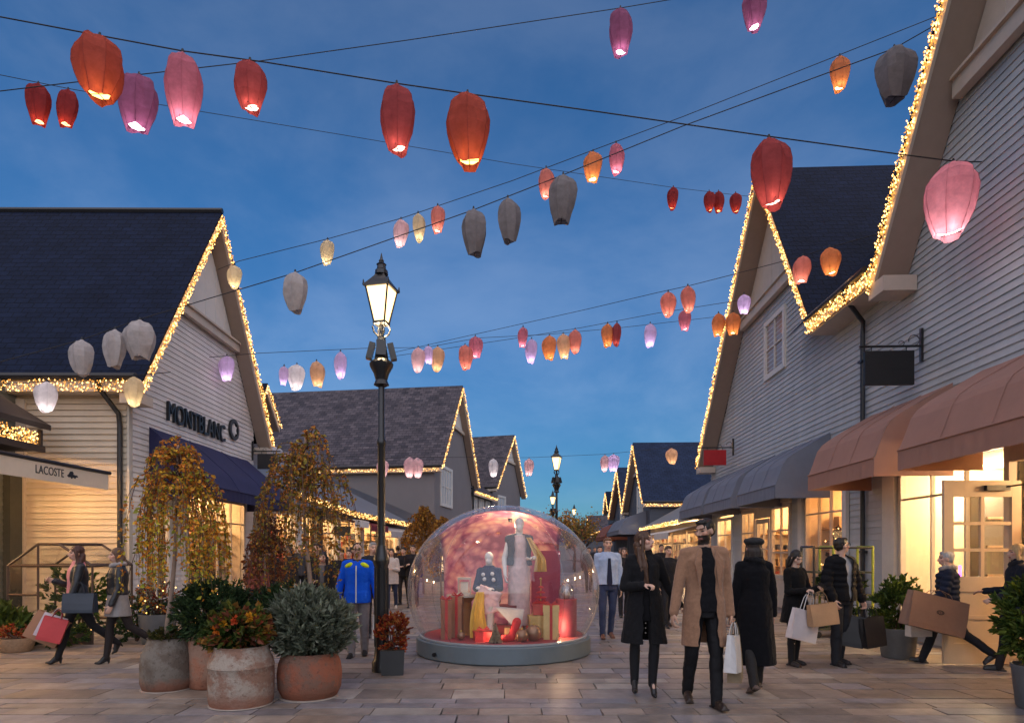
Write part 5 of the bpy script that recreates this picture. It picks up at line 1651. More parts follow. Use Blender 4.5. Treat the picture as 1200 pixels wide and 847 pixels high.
# 2 man in camel coat
p = gp(825, 827)
P2 = Person(p.x, p.y, 1.88, 181, 'bearded man in an open camel coat over black clothes', vox=.0065,
            legs=((-8, 16, -12), (8, 4, 4)), armR=((.24, .05, -1), (.2, .12, -1)), armL=((-.13, .0, -1), (-.08, .14, -1)), yaw=-56, pitch=-9, skin=(.50, .30, .215), beard=(.03, .02, .016), handR=45, handL=60, brow=(.015, .01, .008), lips=(.3, .12, .1))
P2.legs((.008, .008, .010), 'cotton', .95)
P2.shoes((.03, .018, .014), 'leather', .05)
P2.top((.30, .165, .10), 'wool', -.21, 1.1, (.055, .030), .0, 1.04, name='coat', amp=.006)
P2.top((.008, .008, .010), 'wool', -.03, 1.0, None, .008, .97, sleeves=False, name='jumper')
P2.hair((.012, .010, .009), 'short')
b = MB()
for q in (-1, 1):
    b.prism([P2.T(q * .05 * 1.88, .168, .09 * 1.88), P2.T(q * .068 * 1.88, .158, .20 * 1.88), P2.T(q * .074 * 1.88, .145, .225 * 1.88), P2.T(q * .045 * 1.88, .085, .295 * 1.88), P2.T(q * .034 * 1.88, .13, .25 * 1.88)], V3((0, .012, .0)))
build(b, 'lapel', cloth((.28, .15, .09), 'wool'), P2.o, local=True)

# 3 figure with cap and long black coat, seen from behind
p = gp(884, 808)
P3 = Person(p.x, p.y, 1.70, -4, 'person in a flat cap and ankle length black coat seen from behind', fem=True, vox=.008,
            legs=((14, 6, 2), (-12, 16, -24)), armR=((.2, .04, -1), (.08, .14, -1)), armL=((-.2, .02, -1), (-.08, .14, -1)), yaw=-12)
P3.legs((.02, .018, .018), 'cotton', .95)
P3.shoes((.11, .07, .055), 'leather', .22, 'boot')
P3.top((.006, .006, .008), 'wool', -.36, 1.25, None, .045, 1.08, amp=.008)
P3.hair((.03, .02, .016), 'bob')
P3.cap_hat((.03, .03, .032))
P3.scarf((.012, .012, .014))

# 4 woman looking at a phone
p = gp(932, 779)
P4 = Person(p.x, p.y, 1.56, 205, 'woman in black dress looking down at her phone with bags on arm', fem=True, vox=.008,
            legs=((3, 5, 0), (-4, 3, 0)), armR=((.16, .1, -1), (-.35, .9, .12)), armL=((-.2, .22, -1), (.3, .9, .22)), yaw=-8, pitch=-24, skin=(.58, .38, .29), handR=50, handL=55)
P4.legs((.01, .01, .012), 'cotton', .85, 'leggings')
P4.shoes(BLK, 'leather', 0)
P4.top((.007, .007, .008), 'wool', -.16, 1.3, None, .01, 1.04, name='dress')
P4.hair((.016, .012, .011), 'bob')

# 5 man in black puffer jacket
p = gp(985, 779)
P5 = Person(p.x, p.y, 1.74, 198, 'man in black puffer jacket carrying black bags and looking aside', vox=.008,
            legs=((4, 6, 0), (-6, 4, 0)), armR=((.3, .05, -1), (.05, .6, -1)), armL=((-.3, .05, -1), (-.15, .28, -1)), yaw=82, pitch=4, skin=(.60, .37, .28), handR=40, handL=60, glasses=True, brow=(.02, .015, .01))
P5.legs((.018, .019, .024), 'cotton', 1.1)
P5.shoes(BLK, 'leather', .03)
P5.top((.008, .008, .010), 'shell', -.03, 1.0, (.006, .042), .03, 1.2, name='puffer_jacket', quilt=1, amp=.005)
P5.top((.42, .42, .44), 'cotton', -.02, 1.0, None, .0, .97, sleeves=False, name='t_shirt')
P5.hair((.02, .014, .011), 'short')
P5.specs()

# 6 older woman with large paper bag, walking left
p = gp(1106, 779)
P6 = Person(p.x + .05, p.y, 1.60, 64, 'silver haired woman in dark padded coat striding left with large bag', fem=True, vox=.008,
            legs=((24, 6, 6), (-26, 26, -40)), armR=((.1, .12, -1), (.06, .5, -.9)), armL=((-.16, .25, -1), (-.2, .75, -.55)), yaw=6, skin=(.60, .38, .29), handL=60)
P6.legs((.014, .015, .02), 'cotton', 1.0)
P6.shoes(BLK, 'leather', .08, 'boot')
P6.top((.016, .021, .04), 'shell', -.05, 1.06, None, .025, 1.08, name='padded_coat', quilt=1, amp=.005)
P6.hair((.42, .41, .40), 'short')
P6.scarf((.35, .30, .26))

# 7 blonde woman at right edge
p = gp(1186, 788)
P7 = Person(p.x + .08, p.y, 1.66, 70, 'blonde woman in dark navy cape coat at the right edge', fem=True, vox=.008,
            legs=((16, 6, 2), (-20, 22, -30)), armR=((.12, .2, -1), (.1, .85, -.1)), armL=((-.14, .3, -1), (-.1, .8, -.35)), yaw=4, skin=(.60, .38, .29), handL=30)
P7.legs((.013, .014, .018), 'cotton', .9)
P7.shoes(BLK, 'leather', .15, 'boot')
P7.top((.014, .018, .03), 'wool', -.2, 1.4, None, .05, 1.08, amp=.009)
P7.hair((.52, .36, .18), 'mid')
P7.scarf((.02, .022, .03))

# 8, 9 two women at the left walking right-to-left
p = gp(91, 776)
P8 = Person(p.x, p.y, 1.60, 136, 'woman in black jacket and pink top carrying red and white bags', fem=True, vox=.008, heel=.05,
            legs=((17, 3, 4), (-24, 24, -36)), armR=((.1, .1, -1), (-.1, .85, .35)), armL=((-.1, .24, -1), (-.05, .42, -1)), yaw=5, skin=(.58, .36, .27), handR=45)
P8.legs((.012, .012, .015), 'cotton', .88)
P8.shoes(BLK, 'leather', .14, 'boot')
P8.top((.016, .017, .022), 'leather', -.02, 1.0, (.05, .05), .01, 1.06, name='jacket', amp=.008)
P8.top((.62, .24, .25), 'cotton', -.02, 1.02, None, .03, .985, sleeves=False, name='pink_top')
P8.hair((.06, .022, .015), 'mid')
p = gp(138, 777)
P9 = Person(p.x, p.y, 1.55, 134, 'woman in black leather jacket and short sequined skirt walking left', fem=True, vox=.008, heel=.05,
            legs=((12, 6, 2), (-20, 34, -44)), armR=((.12, -.05, -1), (.06, .2, -1)), armL=((-.12, .12, -1), (-.08, .4, -1)), yaw=2, skin=(.60, .37, .28))
P9.legs((.02, .015, .015), 'cotton', .82, 'tights')
P9.shoes(BLK, 'leather', .08, 'boot')
P9.top((.22, .205, .205), 'leather', -.14, 1.3, None, 0, .96, sleeves=False, name='sequin_skirt', amp=.004)
P9.top((.013, .014, .018), 'leather', .03, 1.0, (.01, .03), .02, 1.06, name='leather_jacket', amp=.008)
P9.hair((.10, .05, .028), 'long')
P9.scarf((.3, .28, .28))

# 10 man in bright blue jacket
p = gp(419, 769)
P10 = Person(p.x, p.y, 1.52 * 1.1, 186, 'man in bright blue hooded jacket with lime shoulders walking towards camera', vox=.008,
             legs=((6, 8, 0), (-6, 8, 0)), armR=((.3, 0, -1), (.16, .12, -1)), armL=((-.3, 0, -1), (-.16, .12, -1)), yaw=10, skin=(.55, .34, .25), brow=(.02, .015, .01))
P10.legs((.22, .2, .21), 'cotton', 1.08)
P10.shoes((.02, .02, .022), 'cotton', 0)
P10.top((.005, .085, .62), 'shell', -.06, 1.02, None, .004, 1.12, name='blue_jacket', amp=.006)
P10.top((.01, .01, .012), 'wool', .1, 1.0, None, .016, .98, sleeves=False, name='dark_collar')
b = MB()
for q in (-1, 1):
    b.ell(P10.T(q * .10, .02, .272 * 1.64), (.085, .105, .045), 14, 8, rot('Y', q * 22))
build(b, 'shoulder_panel', cloth((.52, .62, .02), 'shell'), P10.o, smooth=True, local=True)
b = MB(); b.tube([P10.T(0, .155, .27 * 1.64), P10.T(0, .165, .15 * 1.64), P10.T(0, .168, 0), P10.T(0, .168, -.055 * 1.64)], .009, 6); build(b, 'zip', mat('zip_pale', (.6, .62, .6), .4), P10.o, local=True)
P10.hair((.014, .011, .01), 'crop')
P10.specs()


def bystander(x, yf, H, face, label, coat, hairc, style='short', fem=False, legs=(.015, .015, .02), hem=-.04, kind='wool', arms=0, skin=(.55, .34, .25), walk=10, yaw=0, Y=None, flare=1.05, hood=False, shoes=BLK, pitch=0, gap=None, inner=None):
    if Y is None: q = gp(x, yf)
    else: q = at(x, 0, Y); q.z = 0
    aR = ((.14, .02, -1), (.05, .12, -1)); aL = ((-.14, .02, -1), (-.05, .12, -1))
    if arms == 1: aR = ((.16, .15, -1), (-.5, .85, .15)); aL = ((-.16, .15, -1), (.5, .85, .15))
    if arms == 2: aR = ((.16, .1, -1), (-.3, .85, .25))
    P = Person(q.x, q.y, H, face, label, fem=fem, vox=.012, legs=((walk, 8, 0), (-walk, 14, -14)), armR=aR, armL=aL, skin=skin, yaw=yaw, pitch=pitch)
    P.legs(legs, 'cotton', .95); P.shoes(shoes, 'leather', 0)
    P.top(coat, kind, hem, flare, gap, .02, 1.06)
    if inner: P.top(inner, 'cotton', -.03, 1.0, None, .02, .97, sleeves=False, name='shirt')
    P.hair(hairc, style)
    return P


bystander(378, 0, 1.55, 190, 'dark haired woman in black jacket between birch trunk and blue jacket', (.016, .016, .02), (.016, .012, .012), 'bob', True, Y=10.6, arms=2, gap=(.02, .03), inner=(.1, .09, .09))
bystander(372, 0, 1.72, 175, 'man in black behind the dark haired woman by the birch trunk', (.012, .012, .015), (.02, .015, .012), Y=13.0)
bystander(399, 0, 1.62, 170, 'person in black half hidden behind the blue jacket on its left', (.013, .013, .016), (.02, .015, .013), Y=12.2)
bystander(437, 0, 1.72, 200, 'grey haired man in dark coat just behind the blue jacket', (.02, .022, .03), (.25, .24, .23), Y=11.6, yaw=10)
bystander(459, 0, 1.62, 182, 'woman in cream hooded coat with a braid beyond the lamp post', (.52, .44, .40), (.03, .02, .016), 'long', True, legs=(.03, .04, .08), hem=-.12, arms=1, Y=17.0, shoes=(.5, .45, .42))
bystander(473, 0, 1.66, 175, 'man in dark jacket beside the woman in the cream coat', (.016, .016, .02), (.02, .016, .014), Y=18.5, arms=1)
bystander(484, 0, 1.72, 184, 'person in dark coat farther right, close to the dome edge', (.02, .017, .02), (.05, .035, .03), Y=17.6, arms=2)
bystander(318, 0, 1.68, 150, 'shopper in dark coat seen through the birch leaves', (.02, .018, .02), (.03, .02, .018), Y=13.5)
bystander(302, 0, 1.62, 210, 'shopper in red brown coat seen through the birch leaves', (.16, .04, .03), (.04, .025, .02), 'mid', True, Y=12.6)
bystander(712, 748, 1.78, 184, 'man in light blue shirt and navy tie right of the dome', (.36, .44, .60), (.16, .08, .045), legs=(.035, .05, .11), hem=-.005, kind='cotton', walk=5, shoes=(.14, .06, .04))
bystander(783, 0, 1.66, 190, 'person in dark jacket glimpsed between the couple', (.016, .016, .02), (.05, .03, .02), Y=13.0)
bystander(731, 0, 1.64, 180, 'person in dark clothes glimpsed behind the long haired woman', (.03, .025, .025), (.07, .04, .03), 'mid', True, Y=15.0)
bystander(690, 0, 1.7, 180, 'far shopper in dark coat just right of the dome shell', (.02, .02, .025), (.03, .02, .02), Y=24.0)
bystander(440, 0, 1.7, 20, 'far shopper in dark coat walking away beyond lamp post', (.02, .02, .022), (.03, .02, .02), Y=21.0)
for i_, (bx, bY, bH, bf, bc, bh, st, fm, lab) in enumerate((
        (455, 24.0, 1.66, 170, (.03, .03, .04), (.04, .03, .02), 'mid', True, 'far shopper in dark coat seen right of the lamp post'),
        (466, 22.0, 1.74, 10, (.05, .03, .025), (.03, .02, .02), 'short', False, 'far shopper walking away near the golden birch'),
        (409, 15.5, 1.60, 182, (.02, .02, .024), (.03, .02, .02), 'short', False, 'shopper in dark jacket a few steps behind the blue jacket'),
        (340, 15.0, 1.66, 160, (.022, .02, .022), (.02, .015, .012), 'bob', True, 'shopper behind the thin birch trunk in dark coat'),
        (352, 18.0, 1.74, 200, (.05, .05, .06), (.1, .07, .05), 'short', False, 'shopper in grey coat far behind the thin birch trunk'),
        (703, 19.0, 1.70, 182, (.03, .02, .02), (.03, .02, .018), 'short', False, 'shopper in dark coat some steps behind the blue shirt man'),
        (727, 27.0, 1.68, 175, (.12, .03, .025), (.06, .04, .03), 'mid', True, 'far shopper in a dark red coat behind the long haired woman'),
        (697, 33.0, 1.74, 180, (.03, .035, .05), (.03, .02, .02), 'short', False, 'very far shopper in dark blue beyond the dome'),
        (775, 19.0, 1.74, 178, (.02, .018, .02), (.04, .03, .02), 'short', False, 'far shopper in black between the couple, farther off'))):
    bystander(bx, 0, bH, bf, lab, bc, bh, st, fm, Y=bY, walk=14 - i_)
bystander(1003, 0, 1.62, 20, 'shopper in dark coat at the plant trolley behind puffer jacket', (.02, .018, .018), (.03, .02, .018), Y=12.6) if False else None
# tie
b = MB(); 
q = gp(712, 748)
for o in list(SC.objects):
    if o.get('label') == 'man in light blue shirt and navy tie right of the dome':
        b = MB(); b.prism([(-.035, .155, .50 + .44), (.035, .155, .94), (.05, .16, 1.0), (.022, .135, 1.42), (-.022, .135, 1.42), (-.05, .16, 1.0)], (0, .012, 0)); build(b, 'tie', cloth((.012, .016, .04), 'cotton'), o, local=True)

# ------------------------------------------------------------------ what they carry
c = P2.palm(1)
carried_bag('shopping_bag', 'white paper bag in the hand of the camel coat man', c + V3((.0, -.06, -.1)), .26, .36, .12, 60, (.58, .56, .55), .12, hcol=(.5, .48, .46), tilt=6)
carried_bag('shopping_bag', 'olive brown paper bag behind the white one held by camel coat', c + V3((.06, .07, -.13)), .27, .44, .13, 66, (.26, .19, .115), .14, tilt=-5)
c = P4.palm(0)
carried_bag('shopping_bag', 'white paper bag hanging low from the phone woman\'s arm', V3((c.x - .06, c.y + .03, c.z - .27)), .40, .40, .12, 18, (.58, .53, .54), .26, tilt=14, hcol=(.6, .6, .62))
carried_bag('shopping_bag', 'small brown paper bag in front of the phone woman\'s dress', V3((c.x + .09, c.y - .07, c.z - .17)), .38, .28, .13, 10, (.42, .25, .135), .16, tilt=-6)
m = MB()
c1 = P4.Mw @ (P4.wri[1] + P4.hdir[1] * .13)
ph = thing('phone', 'phone held up by the woman in the black dress', 'phone', c1)
m.obox(c1, (.075, .012, .15), Matrix.Rotation(R(20), 3, 'Z') @ Matrix.Rotation(R(-55), 3, 'X')); build(m, 'case', mat('phone_black', (.012, .012, .014), .25), ph)
m = MB(); m.obox(c1 + V3((0, .006, .004)), (.066, .004, .135), Matrix.Rotation(R(20), 3, 'Z') @ Matrix.Rotation(R(-55), 3, 'X')); build(m, 'screen', mat('phone_screen', (.05, .06, .07), .1), ph)
c = P5.palm(1)
carried_bag('shopping_bag', 'black paper bag held outermost by the puffer jacket man', c + V3((.07, -.03, -.13)), .36, .40, .13, 20, (.014, .014, .016), .15, rough=.5, tilt=-5)
carried_bag('shopping_bag', 'smaller black paper bag tucked beside the puffer jacket man\'s leg', c + V3((-.13, .03, -.12)), .30, .42, .12, -20, (.02, .02, .023), .15, rough=.5, tilt=7)


def bag_mark(F, t, h, d, w_):
    m = MB(F)
    n = 16
    for k in range(n):
        a, b_ = 2 * PI * k / n, 2 * PI * (k + 1) / n
        m.poly([(.055 * math.cos(a), -d * .47, -h * .45 + .03 * math.sin(a)), (.055 * math.cos(b_), -d * .47, -h * .45 + .03 * math.sin(b_)), (.04 * math.cos(b_), -d * .47, -h * .45 + .018 * math.sin(b_)), (.04 * math.cos(a), -d * .47, -h * .45 + .018 * math.sin(a))])
    build(m, 'printed_emblem', mat('print_dark', (.06, .035, .025), .7), t)
    m = MB(F)
    for q in (-.025, 0, .025): m.box((q - .004, -d * .475, -h * .45 - .01), (q + .004, -d * .472, -h * .45 + .012))
    build(m, 'printed_mark', mat('print_dark', (.06, .035, .025), .7), t)


c = P6.palm(1)
carried_bag('shopping_bag', 'large brown paper bag with dark oval mark carried by silver haired woman', V3((c.x + .12, c.y - .16, c.z + .15)), .80, .46, .2, 4, (.24, .135, .09), .08, tilt=14, mark=bag_mark)
carried_bag('shopping_bag', 'small white bag hidden behind the large brown paper bag', V3((c.x + .08, c.y + .2, c.z - .06)), .32, .36, .12, 8, (.55, .52, .48), .2)
c = P8.palm(1)
carried_bag('shopping_bag', 'red paper bag carried by the woman in the pink top', V3((c.x - .04, c.y - .08, c.z - .1)), .28, .32, .10, 25, (.50, .045, .05), .1, tilt=18)
carried_bag('shopping_bag', 'white paper bag beside the red one at left', V3((c.x - .13, c.y + .04, c.z - .08)), .28, .32, .10, 30, (.58, .52, .55), .1, tilt=24)
carried_bag('shopping_bag', 'brown paper bag swinging behind the white one at left', V3((c.x - .22, c.y + .14, c.z - .1)), .42, .38, .14, 20, (.33, .16, .085), .1, tilt=28)
c = P8.Mw @ P8.T(-.2, .06, .04)
carried_bag('handbag', 'navy leather handbag on the arm of the woman in pink top', V3((c.x + .12, c.y - .1, c.z + .06)), .40, .26, .14, 4, (.03, .04, .06), .14, rough=.4, kind='handbag', group=None)
c = P10.palm(1)
carried_bag('shopping_bag', 'white paper bag held by the man in the blue jacket', V3((c.x + .03, c.y, c.z - .12)), .26, .34, .1, 70, (.6, .58, .56), .12)
# ================================================================== plants
M_leaf = leafmat('leaves', .42)
M_bark = mat('birch_bark', (.30, .21, .16), .8, var=.4, vscale=9, bump=.4, bscale=20, stretch=(1, 1, .4))
M_twig = mat('twig_brown', (.09, .045, .03), .8)
M_soil = mat('soil', (.03, .022, .016), .95)


def rv(r_): return V3((r_.gauss(0, 1), r_.gauss(0, 1), r_.gauss(0, 1))).normalized()


def leaf(mb, p, d, sz, col, wd=.5, r_=random):
    """one folded leaf: two halves"""
    d = V3(d).normalized(); s = d.cross(rv(r_))
    if s.length < .05: s = d.orthogonal()
    s.normalize(); u = d.cross(s) * .18 * sz
    a, m, t = p, p + d * sz * .55 - u, p + d * sz
    l, q = p + d * sz * .45 + s * sz * wd * .5 + u, p + d * sz * .45 - s * sz * wd * .5 + u
    ia, im, it, il, iq = [mb.v(x) for x in (a, m, t, l, q)]
    mb.face((ia, im, it, il), col); mb.face((ia, iq, it, im), col)


def pick(r_, pal, j=.25):
    c = r_.choice(pal); k = r_.uniform(1 - j, 1 + j)
    return (c[0] * k, c[1] * k, c[2] * k)


def weeping(x, Y, H, rad, zbot, z0, lean, ns, nl, pal_t, pal_b, label, seed, trunk_r=.028, lsz=.05, reach=1.0):
    r_ = random.Random(seed)
    t = thing('weeping_birch', label, 'tree', (x, Y, z0))
    tp = V3((x + lean, Y, H - .12))
    base = V3((x, Y, z0))
    m = MB()
    pts = [base.lerp(tp, u) + V3((.03 * math.sin(u * 5 + seed), .02 * math.sin(u * 7), 0)) for u in [q / 10 for q in range(11)]]
    m.tube(pts, [trunk_r * (1 - .55 * q / 10) for q in range(11)], 8)
    build(m, 'trunk', M_bark, t, smooth=True)
    br, lf = MB(), MB()
    for k in range(ns):
        ph = r_.uniform(0, 2 * PI)
        dep = r_.random() ** .75                                # 0 at the tip, 1 at the lowest branches
        i0 = 10 - dep * 2.6; ii = int(i0)
        st = pts[ii].lerp(pts[min(10, ii + 1)], i0 - ii)
        rr = rad * (.38 + .62 * dep) * (.45 + .6 * r_.random() ** .6)
        arch = r_.uniform(.04, .2) * (1 - .5 * dep)
        ln_ = r_.uniform(.5, 1.0) * (st.z - zbot) * 1.12 + .05
        ze = max(zbot + r_.uniform(-.1, .25), st.z - ln_)
        if k % 11 == 0: ze = max(z0 + .25, zbot - r_.uniform(0, .3))
        cp = []
        for q in range(15):
            u = q / 14
            if u < .34:
                w_ = u / .34; rad_ = rr * .7 * w_; z = st.z + arch * math.sin(w_ * PI * .7)
            else:
                w_ = (u - .34) / .66; rad_ = rr * (.7 + .34 * math.sin(min(1, w_ * 1.3) * PI / 2)); z = st.z + arch * .81 - (st.z + arch * .81 - ze) * (w_ ** 1.35)
            cp.append(V3((st.x + rad_ * math.cos(ph) + .025 * math.sin(q * .9 + k), st.y + rad_ * math.sin(ph) + .025 * math.cos(q * 1.1 + k), z)))
        br.tube(cp, [.007 * (1 - .78 * q / 14) for q in range(15)], 3)
        n = int(nl * (st.z - ze + rr) * r_.uniform(.6, 1.2))
        for q in range(n):
            u = .12 + .88 * r_.random(); f = u * 13.99; i = int(f)
            c = cp[i].lerp(cp[i + 1], f - i) + rv(r_) * .018
            hgt = (c.z - zbot) / (H - zbot)
            pal = pal_t if r_.random() < .05 + hgt * .75 else pal_b
            d = V3((r_.uniform(-1, 1), r_.uniform(-1, 1), r_.uniform(-1.3, .2)))
            leaf(lf, c, d, lsz * r_.choice((.5, .7, .85, 1, 1.3)) * r_.uniform(.85, 1.15), pick(r_, pal, .4), r_.uniform(.5, .8), r_)
    build(br, 'branches', M_twig, t)
    build(lf, 'crown', M_leaf, t, fixn=False)
    return t


AUT = [(.72, .29, .04), (.60, .21, .03), (.76, .40, .05), (.38, .13, .03), (.54, .30, .05)]
YEL = [(.76, .54, .06), (.54, .48, .06), (.30, .34, .05), (.76, .42, .05), (.38, .40, .06), (.66, .28, .04)]
OLV = [(.56, .34, .06), (.38, .29, .06), (.62, .27, .05), (.27, .23, .05), (.44, .16, .05)]


def pot(x, Y, prof, label, mt, name='planter', cat='planter', soil=.03, sm=True, group=None):
    t = thing(name, label, cat, (x, Y, 0), 0, group)
    top = prof[-1]
    m = MB(); m.lathe((x, Y, 0), prof + [(top[0] * .93, top[1] - .002), (top[0] * .9, top[1] - soil * 1.5)], 32)
    build(m, 'pot_body', mt, t, smooth=50)
    m = MB(); m.lathe((x, Y, 0), [(top[0] * .91, top[1] - soil * 1.6), (top[0] * .88, top[1] - soil)], 20); build(m, 'soil', M_soil, t)
    return t


def stone_pot(name, c1, c2, c3):
    """weathered pot: base clay, lichen-grey bloom and dark pitting, each with its own noise"""
    m, nt, nodes, L = newmat(name)
    o = N(nt, 'ShaderNodeOutputMaterial'); b = N(nt, 'ShaderNodeBsdfPrincipled'); b.inputs['Roughness'].default_value = .85
    tc = N(nt, 'ShaderNodeTexCoord')
    n1 = N(nt, 'ShaderNodeTexNoise', i_Scale=4.5, i_Detail=8.0, i_Roughness=.72); L.new(tc.outputs['Object'], n1.inputs['Vector'])
    n2 = N(nt, 'ShaderNodeTexNoise', i_Scale=24.0, i_Detail=9.0, i_Roughness=.75); L.new(tc.outputs['Object'], n2.inputs['Vector'])
    r1_ = N(nt, 'ShaderNodeMapRange'); r1_.inputs['From Min'].default_value = .45; r1_.inputs['From Max'].default_value = .56; L.new(n1.outputs['Fac'], r1_.inputs['Value'])
    r2_ = N(nt, 'ShaderNodeMapRange'); r2_.inputs['From Min'].default_value = .55; r2_.inputs['From Max'].default_value = .70; L.new(n2.outputs['Fac'], r2_.inputs['Value'])
    m1 = N(nt, 'ShaderNodeMix', data_type='RGBA'); m1.inputs['A'].default_value = rgba(c1); m1.inputs['B'].default_value = rgba(c2); L.new(r1_.outputs[0], m1.inputs['Factor'])
    m2 = N(nt, 'ShaderNodeMix', data_type='RGBA'); m2.inputs['B'].default_value = rgba(c3); L.new(m1.outputs['Result'], m2.inputs['A']); L.new(r2_.outputs[0], m2.inputs['Factor'])
    # a damp stain rising unevenly from the foot
    sz = N(nt, 'ShaderNodeSeparateXYZ'); L.new(tc.outputs['Object'], sz.inputs[0])
    ma = N(nt, 'ShaderNodeMath', operation='MULTIPLY_ADD'); ma.inputs[1].default_value = .42; L.new(n1.outputs['Fac'], ma.inputs[0]); ma.inputs[2].default_value = -.10
    sb = N(nt, 'ShaderNodeMath', operation='SUBTRACT'); L.new(ma.outputs[0], sb.inputs[0]); L.new(sz.outputs['Z'], sb.inputs[1])
    r3_ = N(nt, 'ShaderNodeMapRange'); r3_.inputs['From Min'].default_value = -.03; r3_.inputs['From Max'].default_value = .06; r3_.inputs['To Max'].default_value = .75; L.new(sb.outputs[0], r3_.inputs['Value'])
    m3 = N(nt, 'ShaderNodeMix', data_type='RGBA'); m3.inputs['B'].default_value = (.27, .095, .05, 1); L.new(m2.outputs['Result'], m3.inputs['A']); L.new(r3_.outputs[0], m3.inputs['Factor'])
    L.new(m3.outputs['Result'], b.inputs['Base Color'])
    bp = N(nt, 'ShaderNodeBump', i_Strength=1.0, i_Distance=.03); L.new(n2.outputs['Fac'], bp.inputs['Height']); L.new(bp.outputs[0], b.inputs['Normal'])
    L.new(b.outputs[0], o.inputs['Surface'])
    return m


M_pot_grey = stone_pot('pot_grey_stone', (.15, .115, .09), (.22, .19, .16), (.06, .045, .035))
M_pot_pale = stone_pot('pot_pale_clay', (.30, .17, .12), (.42, .35, .29), (.15, .08, .05))
M_pot_red = stone_pot('pot_terracotta', (.34, .11, .06), (.22, .12, .085), (.08, .035, .025))
M_pot_orange = stone_pot('pot_orange_clay', (.46, .2, .12), (.40, .24, .17), (.25, .1, .06))
M_zinc = mat('zinc_grey', (.13, .14, .15), .55, var=.2, vscale=5)


def needle_bush(c, rad, n, pal, label, seed, lsz=.07, wd=.22, up=.4, stems=8, name='shrub', cat='shrub', z0=None, shell=.45, flowers=None):
    r_ = random.Random(seed); c = V3(c)
    z0 = c.z - rad[2] * .9 if z0 is None else z0
    t = thing(name, label, cat, (c.x, c.y, z0))
    m = MB()
    for k in range(stems):
        d = rv(r_); d.z = abs(d.z) + .4
        e = V3((c.x + d.x * rad[0] * .6, c.y + d.y * rad[1] * .6, c.z + d.z * rad[2] * .35))
        m.tube([V3((c.x, c.y, z0)) + d * .02, (V3((c.x, c.y, z0)) + e) / 2 + rv(r_) * .03, e], [.012, .008, .003], 4)
    build(m, 'stems', M_twig, t)
    l = MB()
    # many tufts, each a spray of leaves
    nt_ = max(20, n // 14)
    for k in range(nt_):
        d = rv(r_)
        rr = (shell + (1 - shell) * r_.random() ** .5) * r_.uniform(.82, 1.1)
        q = V3((c.x + d.x * rad[0] * rr, c.y + d.y * rad[1] * rr, c.z + d.z * rad[2] * rr))
        if q.z < z0: continue
        ax = (d + V3((0, 0, up)) + rv(r_) * .5).normalized()
        br = r_.uniform(.65, 1.3)
        for j in range(14):
            dd = (ax + rv(r_) * .75).normalized()
            cc = pick(r_, pal, .2)
            leaf(l, q + ax * lsz * r_.uniform(-.6, .9) + rv(r_) * .012, dd, lsz * r_.uniform(.6, 1.2), (cc[0] * br, cc[1] * br, cc[2] * br), wd, r_)
    build(l, 'foliage', M_leaf, t, fixn=False)
    if flowers:
        fm, cnt, fs, fpal = 0, flowers[0], flowers[1], flowers[2]
        for k in range(cnt):
            d = rv(r_); d.z = abs(d.z) * .8; d.y = -abs(d.y)
            q = V3((c.x + d.x * rad[0] * .95, c.y + d.y * rad[1] * .95, c.z + d.z * rad[2] * .95))
            f = MB(); base = r_.choice(fpal)
            for j in range(34):
                dd = rv(r_)
                leaf(f, q + dd * fs * r_.uniform(.15, .5), (dd + rv(r_) * .4), fs * r_.uniform(.5, .8), pick(r_, [base], .25), .9, r_)
            build(f, 'flower_head', M_leaf, t, fixn=False)
    return t


DKG = [(.04, .08, .032), (.055, .10, .035), (.032, .06, .028), (.075, .12, .045)]
BLG = [(.19, .22, .155), (.23, .26, .19), (.15, .18, .13), (.28, .30, .23)]
MID = [(.06, .11, .02), (.09, .14, .025), (.05, .085, .02), (.13, .17, .03)]
RED = [(.30, .045, .02), (.42, .10, .03), (.2, .03, .02), (.36, .16, .04)]

# the planter cluster
pa = gp(197, 806); pc = gp(283, 824); pd = gp(363, 815)
pb = V3((-3.42, 7.35, 0)); pe = V3((-2.36, 7.55, 0))
pot(pa.x, pa.y, [(.235, 0), (.262, .012), (.285, .08), (.285, .28), (.27, .40), (.215, .53), (.205, .56), (.215, .575)], 'grey weathered stone planter holding the left birch', M_pot_grey, group='weathered planters in the cluster')
pot(pc.x, pc.y, [(.27, 0), (.30, .012), (.312, .06), (.318, .3), (.315, .385), (.322, .392), (.318, .402), (.305, .46), (.26, .55), (.255, .575), (.268, .595)], 'pale clay planter in front holding orange flowers', M_pot_pale, group='weathered planters in the cluster')
pot(pd.x, pd.y, [(.25, 0), (.285, .015), (.325, .1), (.335, .25), (.32, .36), (.29, .44), (.285, .46), (.295, .475)], 'low terracotta planter holding the blue green shrub', M_pot_red, group='weathered planters in the cluster')
pot(pb.x, pb.y, [(.25, 0), (.27, .02), (.275, .3), (.27, .6), (.262, .62), (.27, .64)], 'tall orange clay planter squeezed between grey and pale ones', M_pot_orange, group='weathered planters in the cluster')
pot(pe.x, pe.y, [(.24, 0), (.26, .02), (.28, .3), (.25, .5), (.26, .52)], 'brown clay planter hidden behind the others under the right birch', M_pot_orange, group='weathered planters in the cluster')
for q, (pp, k) in enumerate(((pa, .27), (pc, .3), (pd, .3))):
    m = MB(); m.lathe((pp.x, pp.y - .01, 0), [(k * 1.0, .003), (k * 1.03, .004), (k * 1.03, .011), (k * .98, .012)], 30)
    tag(build(m, 'saucer', mat('saucer_pale', (.42, .36, .31), .5), None, base=(pp.x, pp.y, 0)), ['thin pale saucer under the grey stone planter', 'thin pale saucer under the pale clay planter', 'thin pale saucer under the low terracotta planter'][q], 'saucer')

